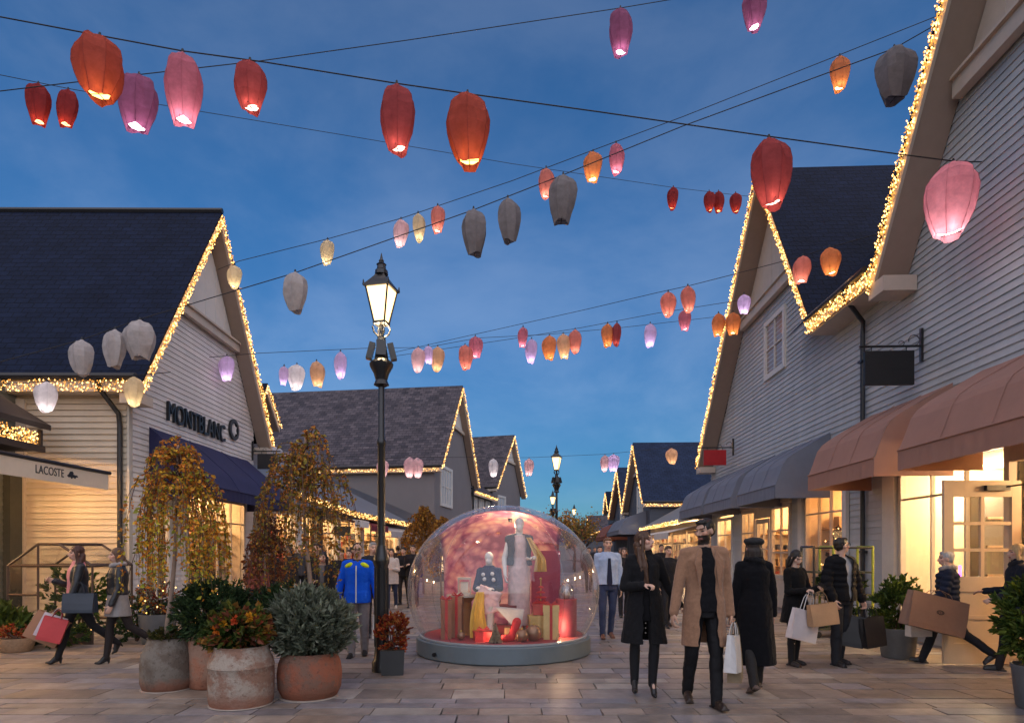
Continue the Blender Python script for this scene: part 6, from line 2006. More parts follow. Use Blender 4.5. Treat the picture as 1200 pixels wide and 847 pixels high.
weeping(pa.x + .0, pa.y, 2.86, .60, 1.10, .54, .12, 92, 52, AUT, YEL, 'weeping birch with orange and yellow leaves in grey stone planter', 5, lsz=.046)
weeping(pe.x, pe.y, 3.02, .68, 1.2, .5, -.09, 80, 36, OLV, [(.36, .2, .03), (.2, .17, .03), (.42, .17, .03)], 'thinner weeping birch with brown and olive leaves, right of planter cluster', 8, lsz=.046, trunk_r=.033)
weeping(-2.95, 7.7, 2.0, .34, .95, .45, .02, 42, 34, [(.22, .06, .03), (.30, .09, .03), (.15, .05, .03)], [(.3, .1, .04), (.22, .09, .05), (.36, .17, .06)], 'small copper leaved weeping sapling between the two birches', 14, lsz=.055, trunk_r=.016)
needle_bush((pb.x + .05, pb.y - .12, .86), (.42, .32, .34), 8000, DKG, 'dark green conifer shrub beside the left birch trunk', 3, .06, .2, .3)
needle_bush((pe.x - .25, pe.y - .2, .80), (.42, .28, .34), 5500, DKG, 'dark green conifer shrub behind the orange flowers', 13, .06, .2, .3)
needle_bush((pd.x, pd.y, .74), (.42, .38, .36), 12000, BLG, 'rounded blue green shrub in low terracotta planter', 4, .085, .07, 1.0, z0=.44)
needle_bush((pc.x - .0, pc.y - .02, .74), (.31, .25, .2), 1300, [(.09, .11, .02), (.14, .15, .025), (.06, .08, .02), (.26, .13, .03), (.2, .06, .03)], 'orange and yellow flowering plant in pale clay planter', 6, .085, .75, .2, name='flowering_plant', cat='plant', z0=.57,
            flowers=(9, .055, [(.72, .20, .02), (.75, .38, .03), (.62, .10, .03), (.78, .46, .04), (.4, .08, .04)]))
needle_bush((pc.x - .2, pc.y + .02, .70), (.2, .2, .14), 1500, [(.05, .09, .02), (.07, .12, .025)], 'low green trailing plant at the left of orange flowers', 7, .06, .2, .2, name='trailing_plant', cat='plant', z0=.56)
needle_bush((pa.x, pa.y, .60), (.19, .19, .05), 700, [(.07, .08, .02), (.12, .1, .03), (.05, .06, .02)], 'low ground plants around the left birch trunk', 9, .05, .4, .6, name='trailing_plant', cat='plant', z0=.55)

# black square pot with the red plant, by the lamp post
q = gp(460, 789)
t = thing('planter', 'small black square planter at the lamp post foot', 'planter', (q.x, q.y, 0))
m = MB(); m.obox((q.x, q.y, .155), (.27, .27, .31), Matrix.Rotation(R(10), 3, 'Z'), taper=1.1); build(m, 'pot_body', mat('pot_black', (.03, .032, .035), .5, var=.2), t)
m = MB(); m.obox((q.x, q.y, .312), (.29, .29, .012), Matrix.Rotation(R(10), 3, 'Z')); build(m, 'soil', M_soil, t)
needle_bush((q.x, q.y, .52), (.2, .2, .24), 1500, RED, 'small fiery red leaved plant in black square planter', 21, .05, .5, .8, name='red_plant', cat='plant', z0=.31)

# right-hand planters
q = gp(1057, 771)
pot(q.x, q.y + .1, [(.2, 0), (.215, .02), (.255, .38), (.265, .40), (.265, .43)], 'round grey planter beside the lit shop window', M_zinc)
needle_bush((q.x, q.y + .1, .72), (.36, .32, .38), 2400, MID, 'leafy green laurel in round grey planter', 22, .085, .42, .5, z0=.41, shell=.3)
q = gp(1222, 830)
pot(q.x, q.y, [(.2, 0), (.215, .02), (.25, .38), (.26, .40), (.26, .43)], 'grey planter cut by the right edge', M_zinc)
needle_bush((q.x - .02, q.y, .86), (.38, .34, .46), 3200, MID + [(.15, .2, .03)], 'bright leafy shrub in grey planter at the right edge', 23, .085, .36, .5, z0=.41, shell=.3)

# dark red decorated branches standing in the orange-lit window
needle_bush(RF(14.75, -.55, 1.35), (.38, .62, .85), 900, [(.10, .02, .012), (.06, .025, .012), (.16, .04, .015), (.03, .03, .012)], 'dark red decorated branches inside the orange lit window', 41, .1, .5, .3, name='window_branches', cat='plant', z0=.3, shell=.1, stems=12)
c_, b_ = MB(), MB(); r_ = random.Random(78); pp = []
t = thing('fairy_light_garland', 'tiny lights on the dark red branches inside the window', 'fairy lights', RF(14.75, -.5, 1.2), 0, 'fairy lights along the roof edges')
for k in range(60):
    d = rv(r_); q = RF(14.75 + d.x * .38, -.55 + d.y * .6, 1.35 + d.z * .85); pp.append(q); bulb(b_, q, .016)
pp.sort(key=lambda q: q.z); c_.tube(pp, .003, 3); build(c_, 'cable', M_cable, t); o = build(b_, 'bulbs', M_bulb, t, fixn=False); o['kind'] = 'stuff'

# green plant trolley outside the second window
q = at(980, 0, 11.6); q.z = 0
t = thing('plant_trolley', 'tall green and black metal plant trolley beside the downpipe', 'trolley', q)
m = MB()
MG = mat('trolley_green', (.30, .34, .03), .45)
for (dx_, mt_, nm) in ((-.52, M_iron, 'post'), (.52, MG, 'post'), (-.18, MG, 'post')):
    m = MB()
    for dy in (-.25, .25): m.tube([q + V3((dx_, dy, .08)), q + V3((dx_, dy, 1.62))], .022, 6)
    m.tube([q + V3((dx_, -.25, 1.62)), q + V3((dx_, .25, 1.62))], .022, 6); build(m, nm, mt_, t)
for z_ in (.14, .75, 1.15):
    m = MB(); m.box((q.x - .52, q.y - .26, z_), (q.x + .52, q.y + .26, z_ + .03)); build(m, 'shelf', mat('trolley_shelf', (.04, .045, .03), .6), t)
m = MB(); m.tube([q + V3((-.52, -.25, 1.6)), q + V3((.52, -.25, 1.6))], .018, 6); build(m, 'top_bar', M_iron, t)
for s_ in (-.45, .45):
    m = MB(); m.tube([q + V3((s_, -.27, .06)), q + V3((s_, -.23, .06))], .06, 12); build(m, 'wheel', M_cable, t)
for k, (dx_, z_, lb) in enumerate(((-.3, .17, 'lower left'), (.2, .17, 'lower right'), (-.2, .78, 'upper left'), (.28, .78, 'upper right'))):
    needle_bush(q + V3((dx_, -.02, z_ + .2)), (.2, .2, .16), 500, MID if k % 2 else DKG, f'small potted greenery on the {lb} of the plant trolley', 60 + k, .07, .4, .5, name='potted_plant', cat='plant', z0=z_ + .01)

# ================================================================== left: little greenhouse and border
gx0, gx1, gy0, gy1 = -8.35, -6.95, 10.6, 11.7
t = thing('greenhouse', 'small brown framed garden glasshouse against the warm cream wall', 'greenhouse', ((gx0 + gx1) / 2, 11.1, 0))
MF_ = mat('greenhouse_brown', (.07, .042, .028), .6)
m = MB()
ev_, rg = 1.3, 1.66
xm0, xm1 = gx0 + .5, gx0 + .85
for y_ in (gy0, gy1):
    for a, b_ in (((gx0, 0), (gx0, ev_)), ((gx1, 0), (gx1, ev_)), ((gx0, ev_), (xm0, rg)), ((xm0, rg), (xm1, rg)), ((xm1, rg), (gx1, ev_)), ((gx0, ev_), (gx1, ev_)), ((gx0, .32), (gx1, .32)), ((xm0, .02), (xm0, rg)), ((gx0, .82), (xm0, .82))):
        m.tube([(a[0], y_, a[1]), (b_[0], y_, b_[1])], .022, 4)
for x_, z_ in ((gx0, ev_), (gx1, ev_), (xm0, rg), (xm1, rg), (gx0, .32), (gx1, .32)):
    m.tube([(x_, gy0, z_), (x_, gy1, z_)], .022, 4)
build(m, 'frame', MF_, t)
m = MB()
for y_ in (gy0, gy1): m.poly([(gx0, y_, .32), (gx1, y_, .32), (gx1, y_, ev_), (xm1, y_, rg), (xm0, y_, rg), (gx0, y_, ev_)])
m.poly([(gx0, gy0, ev_), (xm0, gy0, rg), (xm0, gy1, rg), (gx0, gy1, ev_)]); m.poly([(gx1, gy0, ev_), (xm1, gy0, rg), (xm1, gy1, rg), (gx1, gy1, ev_)])
build(m, 'pane', glass('greenhouse_glass', (.95, .95, .92), .1, .08), t, fixn=False)
m = MB(); m.box((gx0, gy0 - .015, 0), (gx1, gy0 + .015, .31)); build(m, 'base_board', MF_, t)
needle_bush((gx0 + .75, 11.15, .75), (.55, .4, .5), 1500, MID, 'leafy tomato like plants growing inside the glasshouse', 31, .09, .4, .4, name='greenhouse_plant', cat='plant', z0=.05, shell=.2)
needle_bush((-6.4, 10.9, .42), (.55, .4, .42), 2200, DKG, 'dark green shrub between glasshouse and grey pot', 32, .07, .4, .4, z0=.0)
needle_bush((-7.3, 10.25, .26), (.5, .25, .26), 1200, DKG + MID, 'low green shrub at the foot of the glasshouse', 33, .07, .4, .4, z0=.0)
needle_bush((-8.1, 10.3, .3), (.22, .2, .3), 700, [(.12, .17, .03), (.09, .13, .03)], 'light green upright grasses at left of glasshouse', 34, .16, .12, 1.5, name='ornamental_grass', cat='plant', z0=.0)
pot(-7.62, 9.85, [(.17, 0), (.2, .02), (.25, .2), (.255, .22)], 'pale woven basket pot in front of the glasshouse', mat('basket_straw', (.36, .24, .15), .8, var=.3, vscale=25, bump=.6, bscale=50))
needle_bush((-7.62, 9.85, .28), (.24, .24, .1), 500, RED + [(.3, .15, .08)], 'rust coloured heather in the woven basket pot', 35, .05, .4, .6, name='heather', cat='plant', z0=.2)
pot(-8.55, 10.3, [(.3, 0), (.32, .02), (.34, .42), (.35, .46)], 'terracotta pot at the far left edge', M_pot_red)
needle_bush((-8.55, 10.3, .62), (.3, .3, .22), 700, DKG, 'dark leafy plant in the terracotta pot at far left', 36, .08, .4, .5, name='potted_plant', cat='plant', z0=.42)
pot(-5.95, 10.75, [(.22, 0), (.24, .02), (.3, .46), (.31, .5)], 'grey tapered pot under the cream gable', M_zinc)
needle_bush((-5.95, 10.75, .72), (.36, .32, .3), 1300, BLG + RED, 'purple grey shrub in the grey tapered pot', 37, .06, .3, .5, z0=.48)
needle_bush((-5.35, 11.2, .4), (.4, .35, .42), 1300, DKG, 'dark shrub with tiny lights under the navy awning', 38, .07, .4, .4, z0=.0)
# tiny lights in the border
c_, b_ = MB(), MB()
r_ = random.Random(77)
t = thing('fairy_light_garland', 'tiny fairy lights scattered over the border shrubs at left', 'fairy lights', (-6, 10.7, .5), 0, 'fairy lights along the roof edges')
pp = []
for k in range(70):
    q = V3((r_.uniform(-7.0, -4.9), r_.uniform(10.4, 11.2), r_.uniform(.25, 1.05))); pp.append(q); bulb(b_, q, .012)
pp.sort(key=lambda q: q.x); c_.tube(pp, .003, 3)
build(c_, 'cable', M_cable, t); o = build(b_, 'bulbs', M_bulb, t, fixn=False); o['kind'] = 'stuff'
# climbing stem against the warm wall
t = thing('climbing_plant', 'thin climbing stem with few leaves against the warm cream wall', 'plant', (-6.75, 12.75, 0))
m, l = MB(), MB()
pts = [V3((-7.9 + .55 * u + .25 * u * u, 12.78, .1 + 2.55 * u)) for u in [q / 12 for q in range(13)]]
m.tube(pts, [.012 * (1 - .06 * q) for q in range(13)], 5); build(m, 'stem', M_twig, t)
for k in range(46):
    u = r_.uniform(.55, 1) * 11.9; i = int(u); leaf(l, pts[i].lerp(pts[i + 1], u - i), V3((r_.uniform(-1, 1), -.4, r_.uniform(-.6, .6))), .075, pick(r_, [(.3, .1, .03), (.1, .12, .02), (.38, .18, .04)]), .6, r_)
build(l, 'leaves', M_leaf, t, fixn=False)


# ================================================================== trees farther off
def round_tree(x, Y, H, rad, n, pal, label, seed, lsz=.12, bare=False, name='street_tree'):
    r_ = random.Random(seed)
    t = thing(name, label, 'tree', (x, Y, 0))
    m = MB(); tips = []

    def grow(p, d, ln, r0, lev):
        e = p + d * ln
        m.tube([p, p.lerp(e, .5) + rv(r_) * ln * .06, e], [r0, r0 * .85, r0 * .65], 5 if lev < 2 else 3)
        tips.append((e, lev))
        if lev < (4 if bare else 3):
            for k in range(3 if lev else 5):
                dd = (d * .8 + rv(r_) * .75 + V3((0, 0, .15))).normalized(); grow(p.lerp(e, r_.uniform(.6, 1)), dd, ln * r_.uniform(.55, .8), r0 * .55, lev + 1)
    grow(V3((x, Y, 0)), V3((0, 0, 1)), H * .36, H * .014, 0)
    build(m, 'trunk', M_twig, t)
    l = MB()
    ends = [q for q, lv in tips if lv >= 2]
    for k in range(n):
        q = r_.choice(ends) + rv(r_) * rad * .28 * r_.random()
        leaf(l, q, V3((r_.uniform(-1, 1), r_.uniform(-1, 1), r_.uniform(-1.2, .3))), lsz * r_.uniform(.6, 1.3), pick(r_, pal, .35), .7, r_)
    build(l, 'crown', M_leaf, t, fixn=False)
    return t


GOLD = [(.42, .2, .03), (.34, .14, .02), (.26, .13, .03), (.5, .28, .05)]
weeping(-3.0, 21.5, 3.1, .85, .9, .1, .05, 90, 26, GOLD, GOLD, 'golden weeping birch by the shop wing left of the dome', 71, lsz=.09, trunk_r=.04)
weeping(-2.15, 19.5, 2.6, .55, .8, .1, .02, 60, 24, GOLD, GOLD, 'lower golden weeping birch tucked against the dome edge', 72, lsz=.085, trunk_r=.035)
round_tree(2.1, 34, 4.6, 1.6, 900, GOLD + OLV, 'thin brown autumn tree right of the dome', 73, .13, True)
round_tree(4.6, 47, 5.2, 1.8, 700, OLV, 'thin brown tree farther right of the dome', 74, .16, True)
round_tree(6.3, 58, 5.0, 1.8, 500, OLV, 'thin bare tree near the farthest lamp post', 75, .18, True)
round_tree(-1.2, 60, 6.0, 2.4, 2600, DKG + OLV, 'dark tree closing the street behind the dome', 76, .3)
round_tree(3.2, 84, 6.5, 3.0, 2600, DKG, 'dark tree at the far end of the street', 77, .36)
round_tree(9.0, 92, 6.5, 3.2, 2600, DKG + OLV, 'dark tree behind the farthest brown roof', 78, .36)
round_tree(-4.5, 78, 7, 3.2, 2600, DKG, 'dark tree behind the smaller mauve gable', 79, .36)

# ================================================================== the display dome
DX, DY = -.13, 9.9
dome = thing('display_dome', 'clear plastic dome on a round blue grey base in mid street', 'display dome', (DX, DY, 0))
m = MB()
m.lathe((DX, DY, 0), [(1.31, .0), (1.335, .02), (1.335, .235), (1.31, .25), (.2, .252)], 26); build(m, 'base', mat('base_blue_grey', (.12, .155, .18), .55, var=.1, vscale=3), dome, smooth=30)
RX, RZ_, CZ = 1.47, 1.30, .95
m = MB()
NU, NV = 48, 22
t0 = math.asin((.255 - CZ) / RZ_)
rings = []
for j in range(NV + 1):
    a = t0 + (PI / 2 - .01 - t0) * j / NV
    rings.append([(DX + RX * math.cos(a) * math.cos(2 * PI * k / NU), DY + RX * math.cos(a) * math.sin(2 * PI * k / NU), CZ + RZ_ * math.sin(a)) for k in range(NU)])
m.loft(rings, cap=False); m.face([m.v(q) for q in rings[-1]])
build(m, 'shell', glass('dome_plastic', (.97, .97, .98), .07, .05, .6, 2.8, .15), dome, smooth=True)
m = MB()
for az_ in (R(35), R(145), R(235), R(305)):
    m.tube([(DX + RX * 1.001 * math.cos(a) * math.cos(az_), DY + RX * 1.001 * math.cos(a) * math.sin(az_), CZ + RZ_ * 1.001 * math.sin(a)) for a in [t0 + (PI / 2 - t0) * j / 24 for j in range(25)]], .004, 4)
build(m, 'seam', glass('dome_seam', (.75, .75, .78), .2, .1), dome, smooth=True)
m = MB(); m.lathe((DX, DY, 0), [(1.245, .253), (1.285, .255), (1.285, .275), (1.25, .28), (1.245, .253)], 48, cap=False); build(m, 'rim', mat('rim_grey', (.3, .33, .36), .4), dome, smooth=30)
m = MB(); m.lathe((DX, DY, 0), [(.1, .254), (1.22, .256), (1.22, .268), (.1, .27)], 40); build(m, 'floor_pad', mat('red_carpet', (.30, .03, .035), .9, bump=.2), dome)
m = MB(); m.tube([(DX - .95, DY - .955, .1), (DX - .96, DY - .985, .1)], .03, 10); build(m, 'air_valve', M_iron, dome)


def cloud_print():
    m, nt, nodes, L = newmat('pink_cloud_print')
    o = N(nt, 'ShaderNodeOutputMaterial'); b = N(nt, 'ShaderNodeBsdfPrincipled'); b.inputs['Roughness'].default_value = .7
    tc = N(nt, 'ShaderNodeTexCoord')
    n1 = N(nt, 'ShaderNodeTexNoise', i_Scale=2.4, i_Detail=6.0, i_Roughness=.55, i_Distortion=.6); L.new(tc.outputs['Object'], n1.inputs['Vector'])
    n2 = N(nt, 'ShaderNodeTexVoronoi', i_Scale=7.0); L.new(tc.outputs['Object'], n2.inputs['Vector'])
    ad = N(nt, 'ShaderNodeMath', operation='MULTIPLY_ADD'); L.new(n2.outputs['Distance'], ad.inputs[0]); ad.inputs[1].default_value = -.35; L.new(n1.outputs['Fac'], ad.inputs[2])
    cr = N(nt, 'ShaderNodeValToRGB'); L.new(ad.outputs[0], cr.inputs['Fac'])
    e = cr.color_ramp.elements
    e[0].position = .16; e[0].color = (.26, .06, .13, 1); e[1].position = .52; e[1].color = (.80, .52, .44, 1)
    k = e.new(.27); k.color = (.46, .16, .25, 1); k = e.new(.40); k.color = (.64, .32, .34, 1)
    L.new(cr.outputs[0], b.inputs['Base Color']); L.new(b.outputs[0], o.inputs['Surface'])
    return m


m = MB()
cols_ = 30
grid = []
for i in range(cols_ + 1):
    x_ = -1.02 + 1.93 * i / cols_
    row = []
    rmax = 1.385
    ym = math.sqrt(max(.01, rmax ** 2 - x_ ** 2))
    for j in range(19):
        u = j / 18
        # up the back of the dome, then over its crown
        z_ = .28 + (CZ + (RZ_ - .07) * math.sqrt(max(0, 1 - (x_ / rmax) ** 2)) - .28) * math.sin(min(1, u * 1.0) * PI / 2)
        s_ = (z_ - CZ) / (RZ_ - .07)
        y_ = math.sqrt(max(.0004, rmax ** 2 * max(0, 1 - (s_ * s_ if s_ > 0 else s_ * s_)) - x_ ** 2)) if rmax ** 2 * (1 - s_ * s_) - x_ ** 2 > 0 else .02
        row.append(m.v((DX + x_, DY + y_, z_)))
    grid.append(row)
for a, b_ in zip(grid, grid[1:]):
    for j in range(18): m.face((a[j], a[j + 1], b_[j + 1], b_[j]))
sc_ = build(m, 'backdrop_print', cloud_print(), dome, smooth=True, fixn=False)
sd_ = sc_.modifiers.new('thickness', 'SOLIDIFY'); sd_.thickness = .012
# small spot lamps on the floor of the display
m = MB()
SP = [V3((DX - .8, DY - .55, .34)), V3((DX + .8, DY - .5, .34)), V3((DX - .1, DY - .95, .31)), V3((DX + .1, DY + .2, 2.06))]
for q in SP: m.lathe(q - V3((0, 0, .06)), [(.03, 0), (.035, .05), (.03, .06)], 10)
build(m, 'spot_lamp', M_iron, dome)
for q, e_ in zip(SP, (26, 20, 16, 18)): point_light('spot_light', q + V3((0, -.02, .07 if q.z < 1 else -.12)), e_, (1, .66, .36), .05, dome)

FZ = .27


def gift(x, y, w_, d, h, col, rib, label, rz=0, z=FZ):
    t = thing('gift_box', label, 'gift box', (x, y, z), R(rz), 'gift boxes inside the dome')
    Mx = Matrix.Translation(V3((x, y, z))) @ Matrix.Rotation(R(rz), 4, 'Z'); F = lambda a, b, c: Mx @ V3((a, b, c))
    m = MB(F); m.box((-w_ / 2, -d / 2, 0), (w_ / 2, d / 2, h * .82)); build(m, 'box', mat('gift_' + '_'.join(str(int(q * 99)) for q in col), col, .5, var=.12, vscale=9), t)
    m = MB(F); m.box((-w_ / 2 - .008, -d / 2 - .008, h * .822), (w_ / 2 + .008, d / 2 + .008, h)); build(m, 'lid', MATS['gift_' + '_'.join(str(int(q * 99)) for q in col)], t)
    m = MB(F); m.box((-.02, -d / 2 - .012, 0), (.02, -d / 2 - .003, h)); m.box((-.021, -d / 2 - .011, h + .001), (.021, d / 2 + .01, h + .006))
    for s in (-1, 1): m.tube([(0, 0, h + .01), (s * .06, 0, h + .06), (s * .09, 0, h + .03), (0, 0, h + .012)], .012, 5)
    build(m, 'ribbon', mat('ribbon_' + '_'.join(str(int(q * 99)) for q in rib), rib, .4), t)
    return t


gift(DX - .83, DY - .58, .15, .15, .56, (.30, .12, .06), (.5, .03, .03), 'tall brown gift box with red ribbon at left in dome', 8)
gift(DX - .68, DY - .40, .15, .15, .60, (.36, .17, .09), (.5, .03, .03), 'second tall brown gift box just behind the first one', -6)
gift(DX + .52, DY - .35, .28, .26, .32, (.62, .42, .14), (.7, .5, .2), 'wide gold gift box in the dome', 4)
gift(DX + .70, DY - .58, .22, .2, .48, (.68, .50, .20), (.5, .03, .03), 'tall gold gift box with red ribbon at right', -4)
gift(DX + .56, DY - .33, .24, .22, .16, (.55, .08, .06), (.6, .05, .05), 'red gift box stacked on the wide gold one', 2, FZ + .33)
gift(DX - .28, DY - .80, .26, .2, .14, (.52, .02, .02), (.7, .05, .05), 'low bright red gift box at the dome front', 12)
# red cabinet and cylinder at right
t = thing('wine_screen', 'deep red upright panel at right in the dome', 'panel', (DX + .66, DY + .35, FZ))
m = MB(); m.box((DX + .44, DY + .3, FZ), (DX + .9, DY + .36, 1.55)); build(m, 'board', mat('panel_wine', (.26, .03, .07), .7), t)
m = MB(); m.box((DX + .46, DY + .361, FZ), (DX + .5, DY + .5, 1.2)); build(m, 'stand', M_iron, t)
t = thing('display_plinth', 'round wine red plinth at the right dome edge', 'plinth', (DX + .95, DY - .25, FZ))
m = MB(); m.lathe((DX + .95, DY - .25, FZ), [(.15, 0), (.155, .02), (.155, .52), (.15, .54)], 20); build(m, 'drum', mat('plinth_wine', (.26, .035, .06), .6), t, smooth=40)
m = MB(); m.lathe((DX + .95, DY - .25, FZ + .54), [(.16, 0), (.16, .02)], 20); build(m, 'top', mat('plinth_wine2', (.3, .04, .06), .5), t)
t = thing('glass_cloche', 'glass cloche standing on the wine red plinth', 'cloche', (DX + .95, DY - .25, FZ + .565))
m = MB(); m.lathe((DX + .95, DY - .25, FZ + .565), [(.12, 0), (.12, .12), (.10, .18), (.05, .23), (.02, .24), (.02, .27)], 18); build(m, 'bell', glass('cloche_glass', (.9, .9, .9), .25, .05), t, smooth=True)
m = MB(); m.lathe((DX + .95, DY - .25, FZ + .566), [(.05, 0), (.06, .06), (.02, .14)], 10); build(m, 'ornament', mat('ornament_silver', (.6, .58, .55), .3, metal=.6), t, smooth=True)
# tiered red tree
t = thing('tiered_tree', 'small red tiered ornament tree on the stacked gift boxes', 'ornament', (DX + .56, DY - .33, FZ + .5))
m = MB()
for k in range(4): m.lathe((DX + .56, DY - .33, FZ + .50 + k * .075), [(.115 - k * .025, 0), (.12 - k * .025, .012), (.02, .03)], 16)
build(m, 'tier', mat('tier_red', (.55, .03, .03), .4), t)
m = MB(); m.tube([(DX + .56, DY - .33, FZ + .50), (DX + .56, DY - .33, FZ + .84)], .01, 6); m.ell((DX + .56, DY - .33, FZ + .86), (.02, .02, .02)); build(m, 'stem', mat('tier_gold', (.6, .4, .1), .3, metal=.6), t)
# beige bottle-brush tree, baubles, stocking
t = thing('ornament_tree', 'little beige bristly tree at the front of the dome', 'ornament', (DX - .1, DY - 1.0, FZ))
m = MB(); r_ = random.Random(5)
for k in range(420):
    u = r_.random(); a = r_.uniform(0, 2 * PI); rr = .10 * (1 - u)
    leaf(m, V3((DX - .1, DY - 1.0, FZ + .04 + .24 * u)), V3((math.cos(a), math.sin(a), -.35)), rr + .015, pick(r_, [(.50, .38, .25), (.6, .5, .35)]), .25, r_)
build(m, 'crown', M_leaf, t, fixn=False)
m = MB(); m.tube([(DX - .1, DY - 1.0, FZ), (DX - .1, DY - 1.0, FZ + .28)], .008, 5); m.lathe((DX - .1, DY - 1.0, FZ), [(.04, 0), (.04, .03)], 10); build(m, 'trunk', M_twig, t)
for k, (bx, by, r0, lb) in enumerate(((.27, -.92, .09, 'brown bauble at the dome front, smaller of the pair'), (.44, -.80, .115, 'larger brown bauble beside the smaller one in dome'), (-.60, -.72, .06, 'small copper bauble beside the tall gift boxes'))):
    t = thing('bauble', lb, 'bauble', (DX + bx, DY + by, FZ), 0, 'baubles inside the dome')
    m = MB(); m.ell((DX + bx, DY + by, FZ + r0), (r0, r0, r0), 20, 12); build(m, 'ball', mat('bauble_bronze', (.30, .17, .10), .3, metal=.5), t, smooth=True)
    m = MB(); m.lathe((DX + bx, DY + by, FZ + r0 * 2 - .005), [(.018, 0), (.018, .02), (.005, .03)], 8); build(m, 'cap', mat('tier_gold', (.6, .4, .1), .3, metal=.6), t)
t = thing('stocking', 'red stocking leaning at the dome front', 'stocking', (DX + .08, DY - .85, FZ))
m = MB(); m.cap((DX + .02, DY - .88, FZ + .05), (DX + .12, DY - .84, FZ + .05), .05, .055); m.cap((DX + .12, DY - .84, FZ + .05), (DX + .2, DY - .80, FZ + .27), .055, .065)
me = fuse(m, 'stocking', .01, 2); 
me.transform(Matrix.Translation(V3((DX + .08, DY - .85, FZ))).inverted())
mesh_obj(me, 'sock', mat('stocking_red', (.5, .02, .025), .9), None).parent = t
# side table with a tray, cream lantern box
t = thing('side_table', 'round orange side table at left in the dome', 'table', (DX - .62, DY - .1, FZ))
m = MB(); m.lathe((DX - .62, DY - .1, FZ), [(.16, 0), (.14, .1), (.13, .5), (.2, .58)], 18); build(m, 'drum', mat('table_orange', (.5, .2, .05), .5), t, smooth=40)
m = MB(); m.lathe((DX - .62, DY - .1, FZ + .58), [(.25, 0), (.25, .03)], 24); build(m, 'table_top', mat('table_cream', (.6, .5, .4), .4), t)
t = thing('candle_lantern', 'pale box lantern standing on the orange side table', 'lantern', (DX - .6, DY - .05, FZ + .61))
m = MB(); m.box((DX - .70, DY - .14, FZ + .61), (DX - .50, DY + .04, FZ + .64)); m.box((DX - .70, DY - .14, FZ + .84), (DX - .50, DY + .04, FZ + .87))
for a in (-.69, -.51):
    for b2 in (-.13, .03): m.tube([(DX + a, DY + b2, FZ + .62), (DX + a, DY + b2, FZ + .86)], .008, 4)
build(m, 'frame', mat('lantern_cream', (.6, .52, .42), .5), t)
m = MB(); m.box((DX - .66, DY - .1, FZ + .642), (DX - .54, DY + .0, FZ + .80)); build(m, 'candle', mat('candle_cream', (.75, .62, .48), .5), t)
t = thing('bench', 'small dark red bench under the seated mannequin', 'bench', (DX - .2, DY - .1, FZ))
m = MB(); m.box((DX - .45, DY - .2, FZ + .4), (DX + .2, DY + .12, FZ + .45)); build(m, 'seat', mat('bench_red', (.2, .03, .03), .6), t)
for a in (-.42, .17):
    m = MB(); m.box((DX + a - .03, DY - .18, FZ), (DX + a + .03, DY + .1, FZ + .4)); build(m, 'leg', MATS['bench_red'], t)

# mannequins
MQ = (.72, .68, .64)
q1 = Person(DX - .22, DY - .08, 1.62, 172, 'seated white mannequin in navy jacket inside the dome', fem=True, vox=.01, faceless=True, seat=.52, skin=MQ, legs=((84, 80, -4), (80, 74, -4)),
            armR=((.2, .35, -1), (-.25, .9, .1)), armL=((-.2, .35, -1), (.3, .9, .05)), name='mannequin', cat='mannequin', group='mannequins inside the dome', z=FZ)
q1.top((.02, .035, .08), 'wool', -.02, 1.05, None, .03, 1.06, name='navy_jacket')
q1.legs((.5, .46, .42), 'cotton', 1.0)
b = MB()
for a, z_ in ((.07, .40), (-.07, .41), (.05, .33), (-.09, .32)): b.ell(q1.T(a, .13, z_), (.03, .02, .03), 10, 7)
build(b, 'jacket_trim', mat('trim_white_cloth', (.7, .68, .66), .8), q1.o, smooth=True, local=True)
t = thing('draped_cloth', 'long yellow satin cloth hanging from the seated mannequin', 'cloth', (DX - .33, DY - .55, FZ))
m = MB(); rings = []
for j in range(14):
    u = j / 13; z_ = FZ + .68 - .66 * u; rings.append([(DX - .33 + (.05 + .07 * u) * math.cos(2 * PI * k / 24) * (1 + .25 * math.sin(k * 1.6)) - .04 * math.sin(u * 3), DY - .56 - .05 * u + (.03 + .06 * u) * math.sin(2 * PI * k / 24) * (1 + .3 * math.sin(k * 2.1)), z_) for k in range(24)])
m.loft(rings); build(m, 'folds', mat('satin_yellow', (.72, .40, .04), .35, var=.1, sheen=.3), t, smooth=60)
t = thing('draped_cloth', 'pale pink cloth held in the seated mannequin\'s lap', 'cloth', (DX - .2, DY - .45, FZ + .6))
m = MB(); m.obox((DX - .2, DY - .45, FZ + .66), (.34, .2, .12), Matrix.Rotation(R(24), 3, 'Y')); m.obox((DX - .17, DY - .5, FZ + .52), (.22, .05, .3), Matrix.Rotation(R(-6), 3, 'Y'))
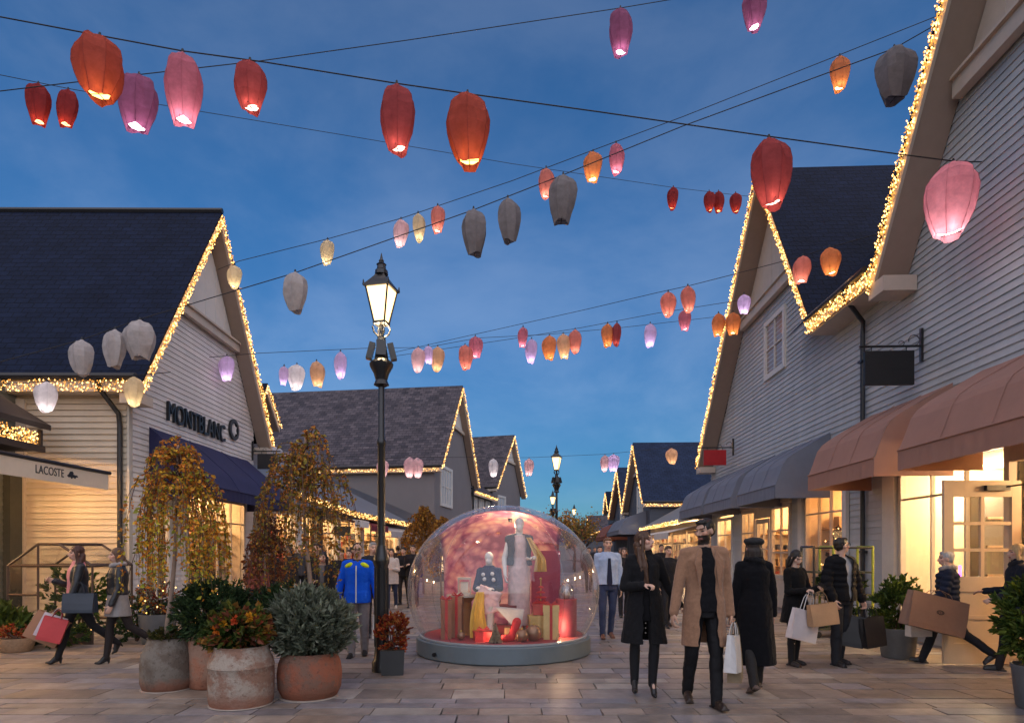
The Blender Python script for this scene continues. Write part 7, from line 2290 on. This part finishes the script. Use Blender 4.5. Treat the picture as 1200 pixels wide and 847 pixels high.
me = fuse(m, 'cloth', .014, 4); creases(me, .03, 9, 4); me.transform(Matrix.Translation(V3((DX - .2, DY - .45, FZ + .6))).inverted()); mesh_obj(me, 'folds', mat('cloth_blush', (.68, .45, .45), .8), None).parent = t
t = thing('open_box', 'slanted white open box in the middle of the dome', 'box', (DX + .08, DY - .55, FZ))
m = MB(); m.prism([(DX - .1, DY - .7, FZ + .46), (DX + .3, DY - .7, FZ + .42), (DX + .26, DY - .7, FZ + .16), (DX + .14, DY - .7, FZ + .2)], (0, .25, 0)); build(m, 'body', mat('box_white', (.62, .56, .5), .6), t)
m = MB(); m.box((DX + .02, DY - .6, FZ), (DX + .26, DY - .4, FZ + .158)); build(m, 'stand', M_wood_pine, t)
q2 = Person(DX + .24, DY - .05, 1.80, 188, 'standing white mannequin in pale beaded dress with gold wrap', fem=True, vox=.01, faceless=True, skin=MQ, legs=((2, 2, 0), (-3, 3, 0)),
            armR=((.28, .05, -1), (.0, .5, -1)), armL=((-.5, .15, -.9), (.55, .75, -.1)), name='mannequin', cat='mannequin', group='mannequins inside the dome', z=FZ, yaw=-12)
q2.top((.62, .44, .42), 'leather', -.46, 1.0, None, .0, .92, sleeves=False, name='beaded_dress', amp=.006)
q2.top((.06, .065, .085), 'wool', .05, 1.15, (.06, .05), .0, 1.2, name='grey_cape', sleeves=False)
b = MB()
rings = []
for j in range(14):                        # satin wrap: over the shoulder, down along the arm, hanging in folds from the wrist
    u = j / 13
    cx_ = -.13 - .17 * min(1, u * 1.6); cz_ = .52 - .52 * u; cy_ = .08 + .10 * math.sin(u * 2.2)
    wx, wy = .03 + .055 * u, .03 + .02 * u
    rings.append([q2.T(cx_ + wx * math.cos(2 * PI * k / 24) * (1 + .22 * math.sin(k * 1.7)), cy_ + wy * math.sin(2 * PI * k / 24) * (1 + .3 * math.sin(k * 2.3)), cz_) for k in range(24)])
b.loft(rings)
build(b, 'gold_wrap', mat('satin_gold', (.62, .38, .12), .3, metal=.3, var=.1), q2.o, smooth=70, local=True)
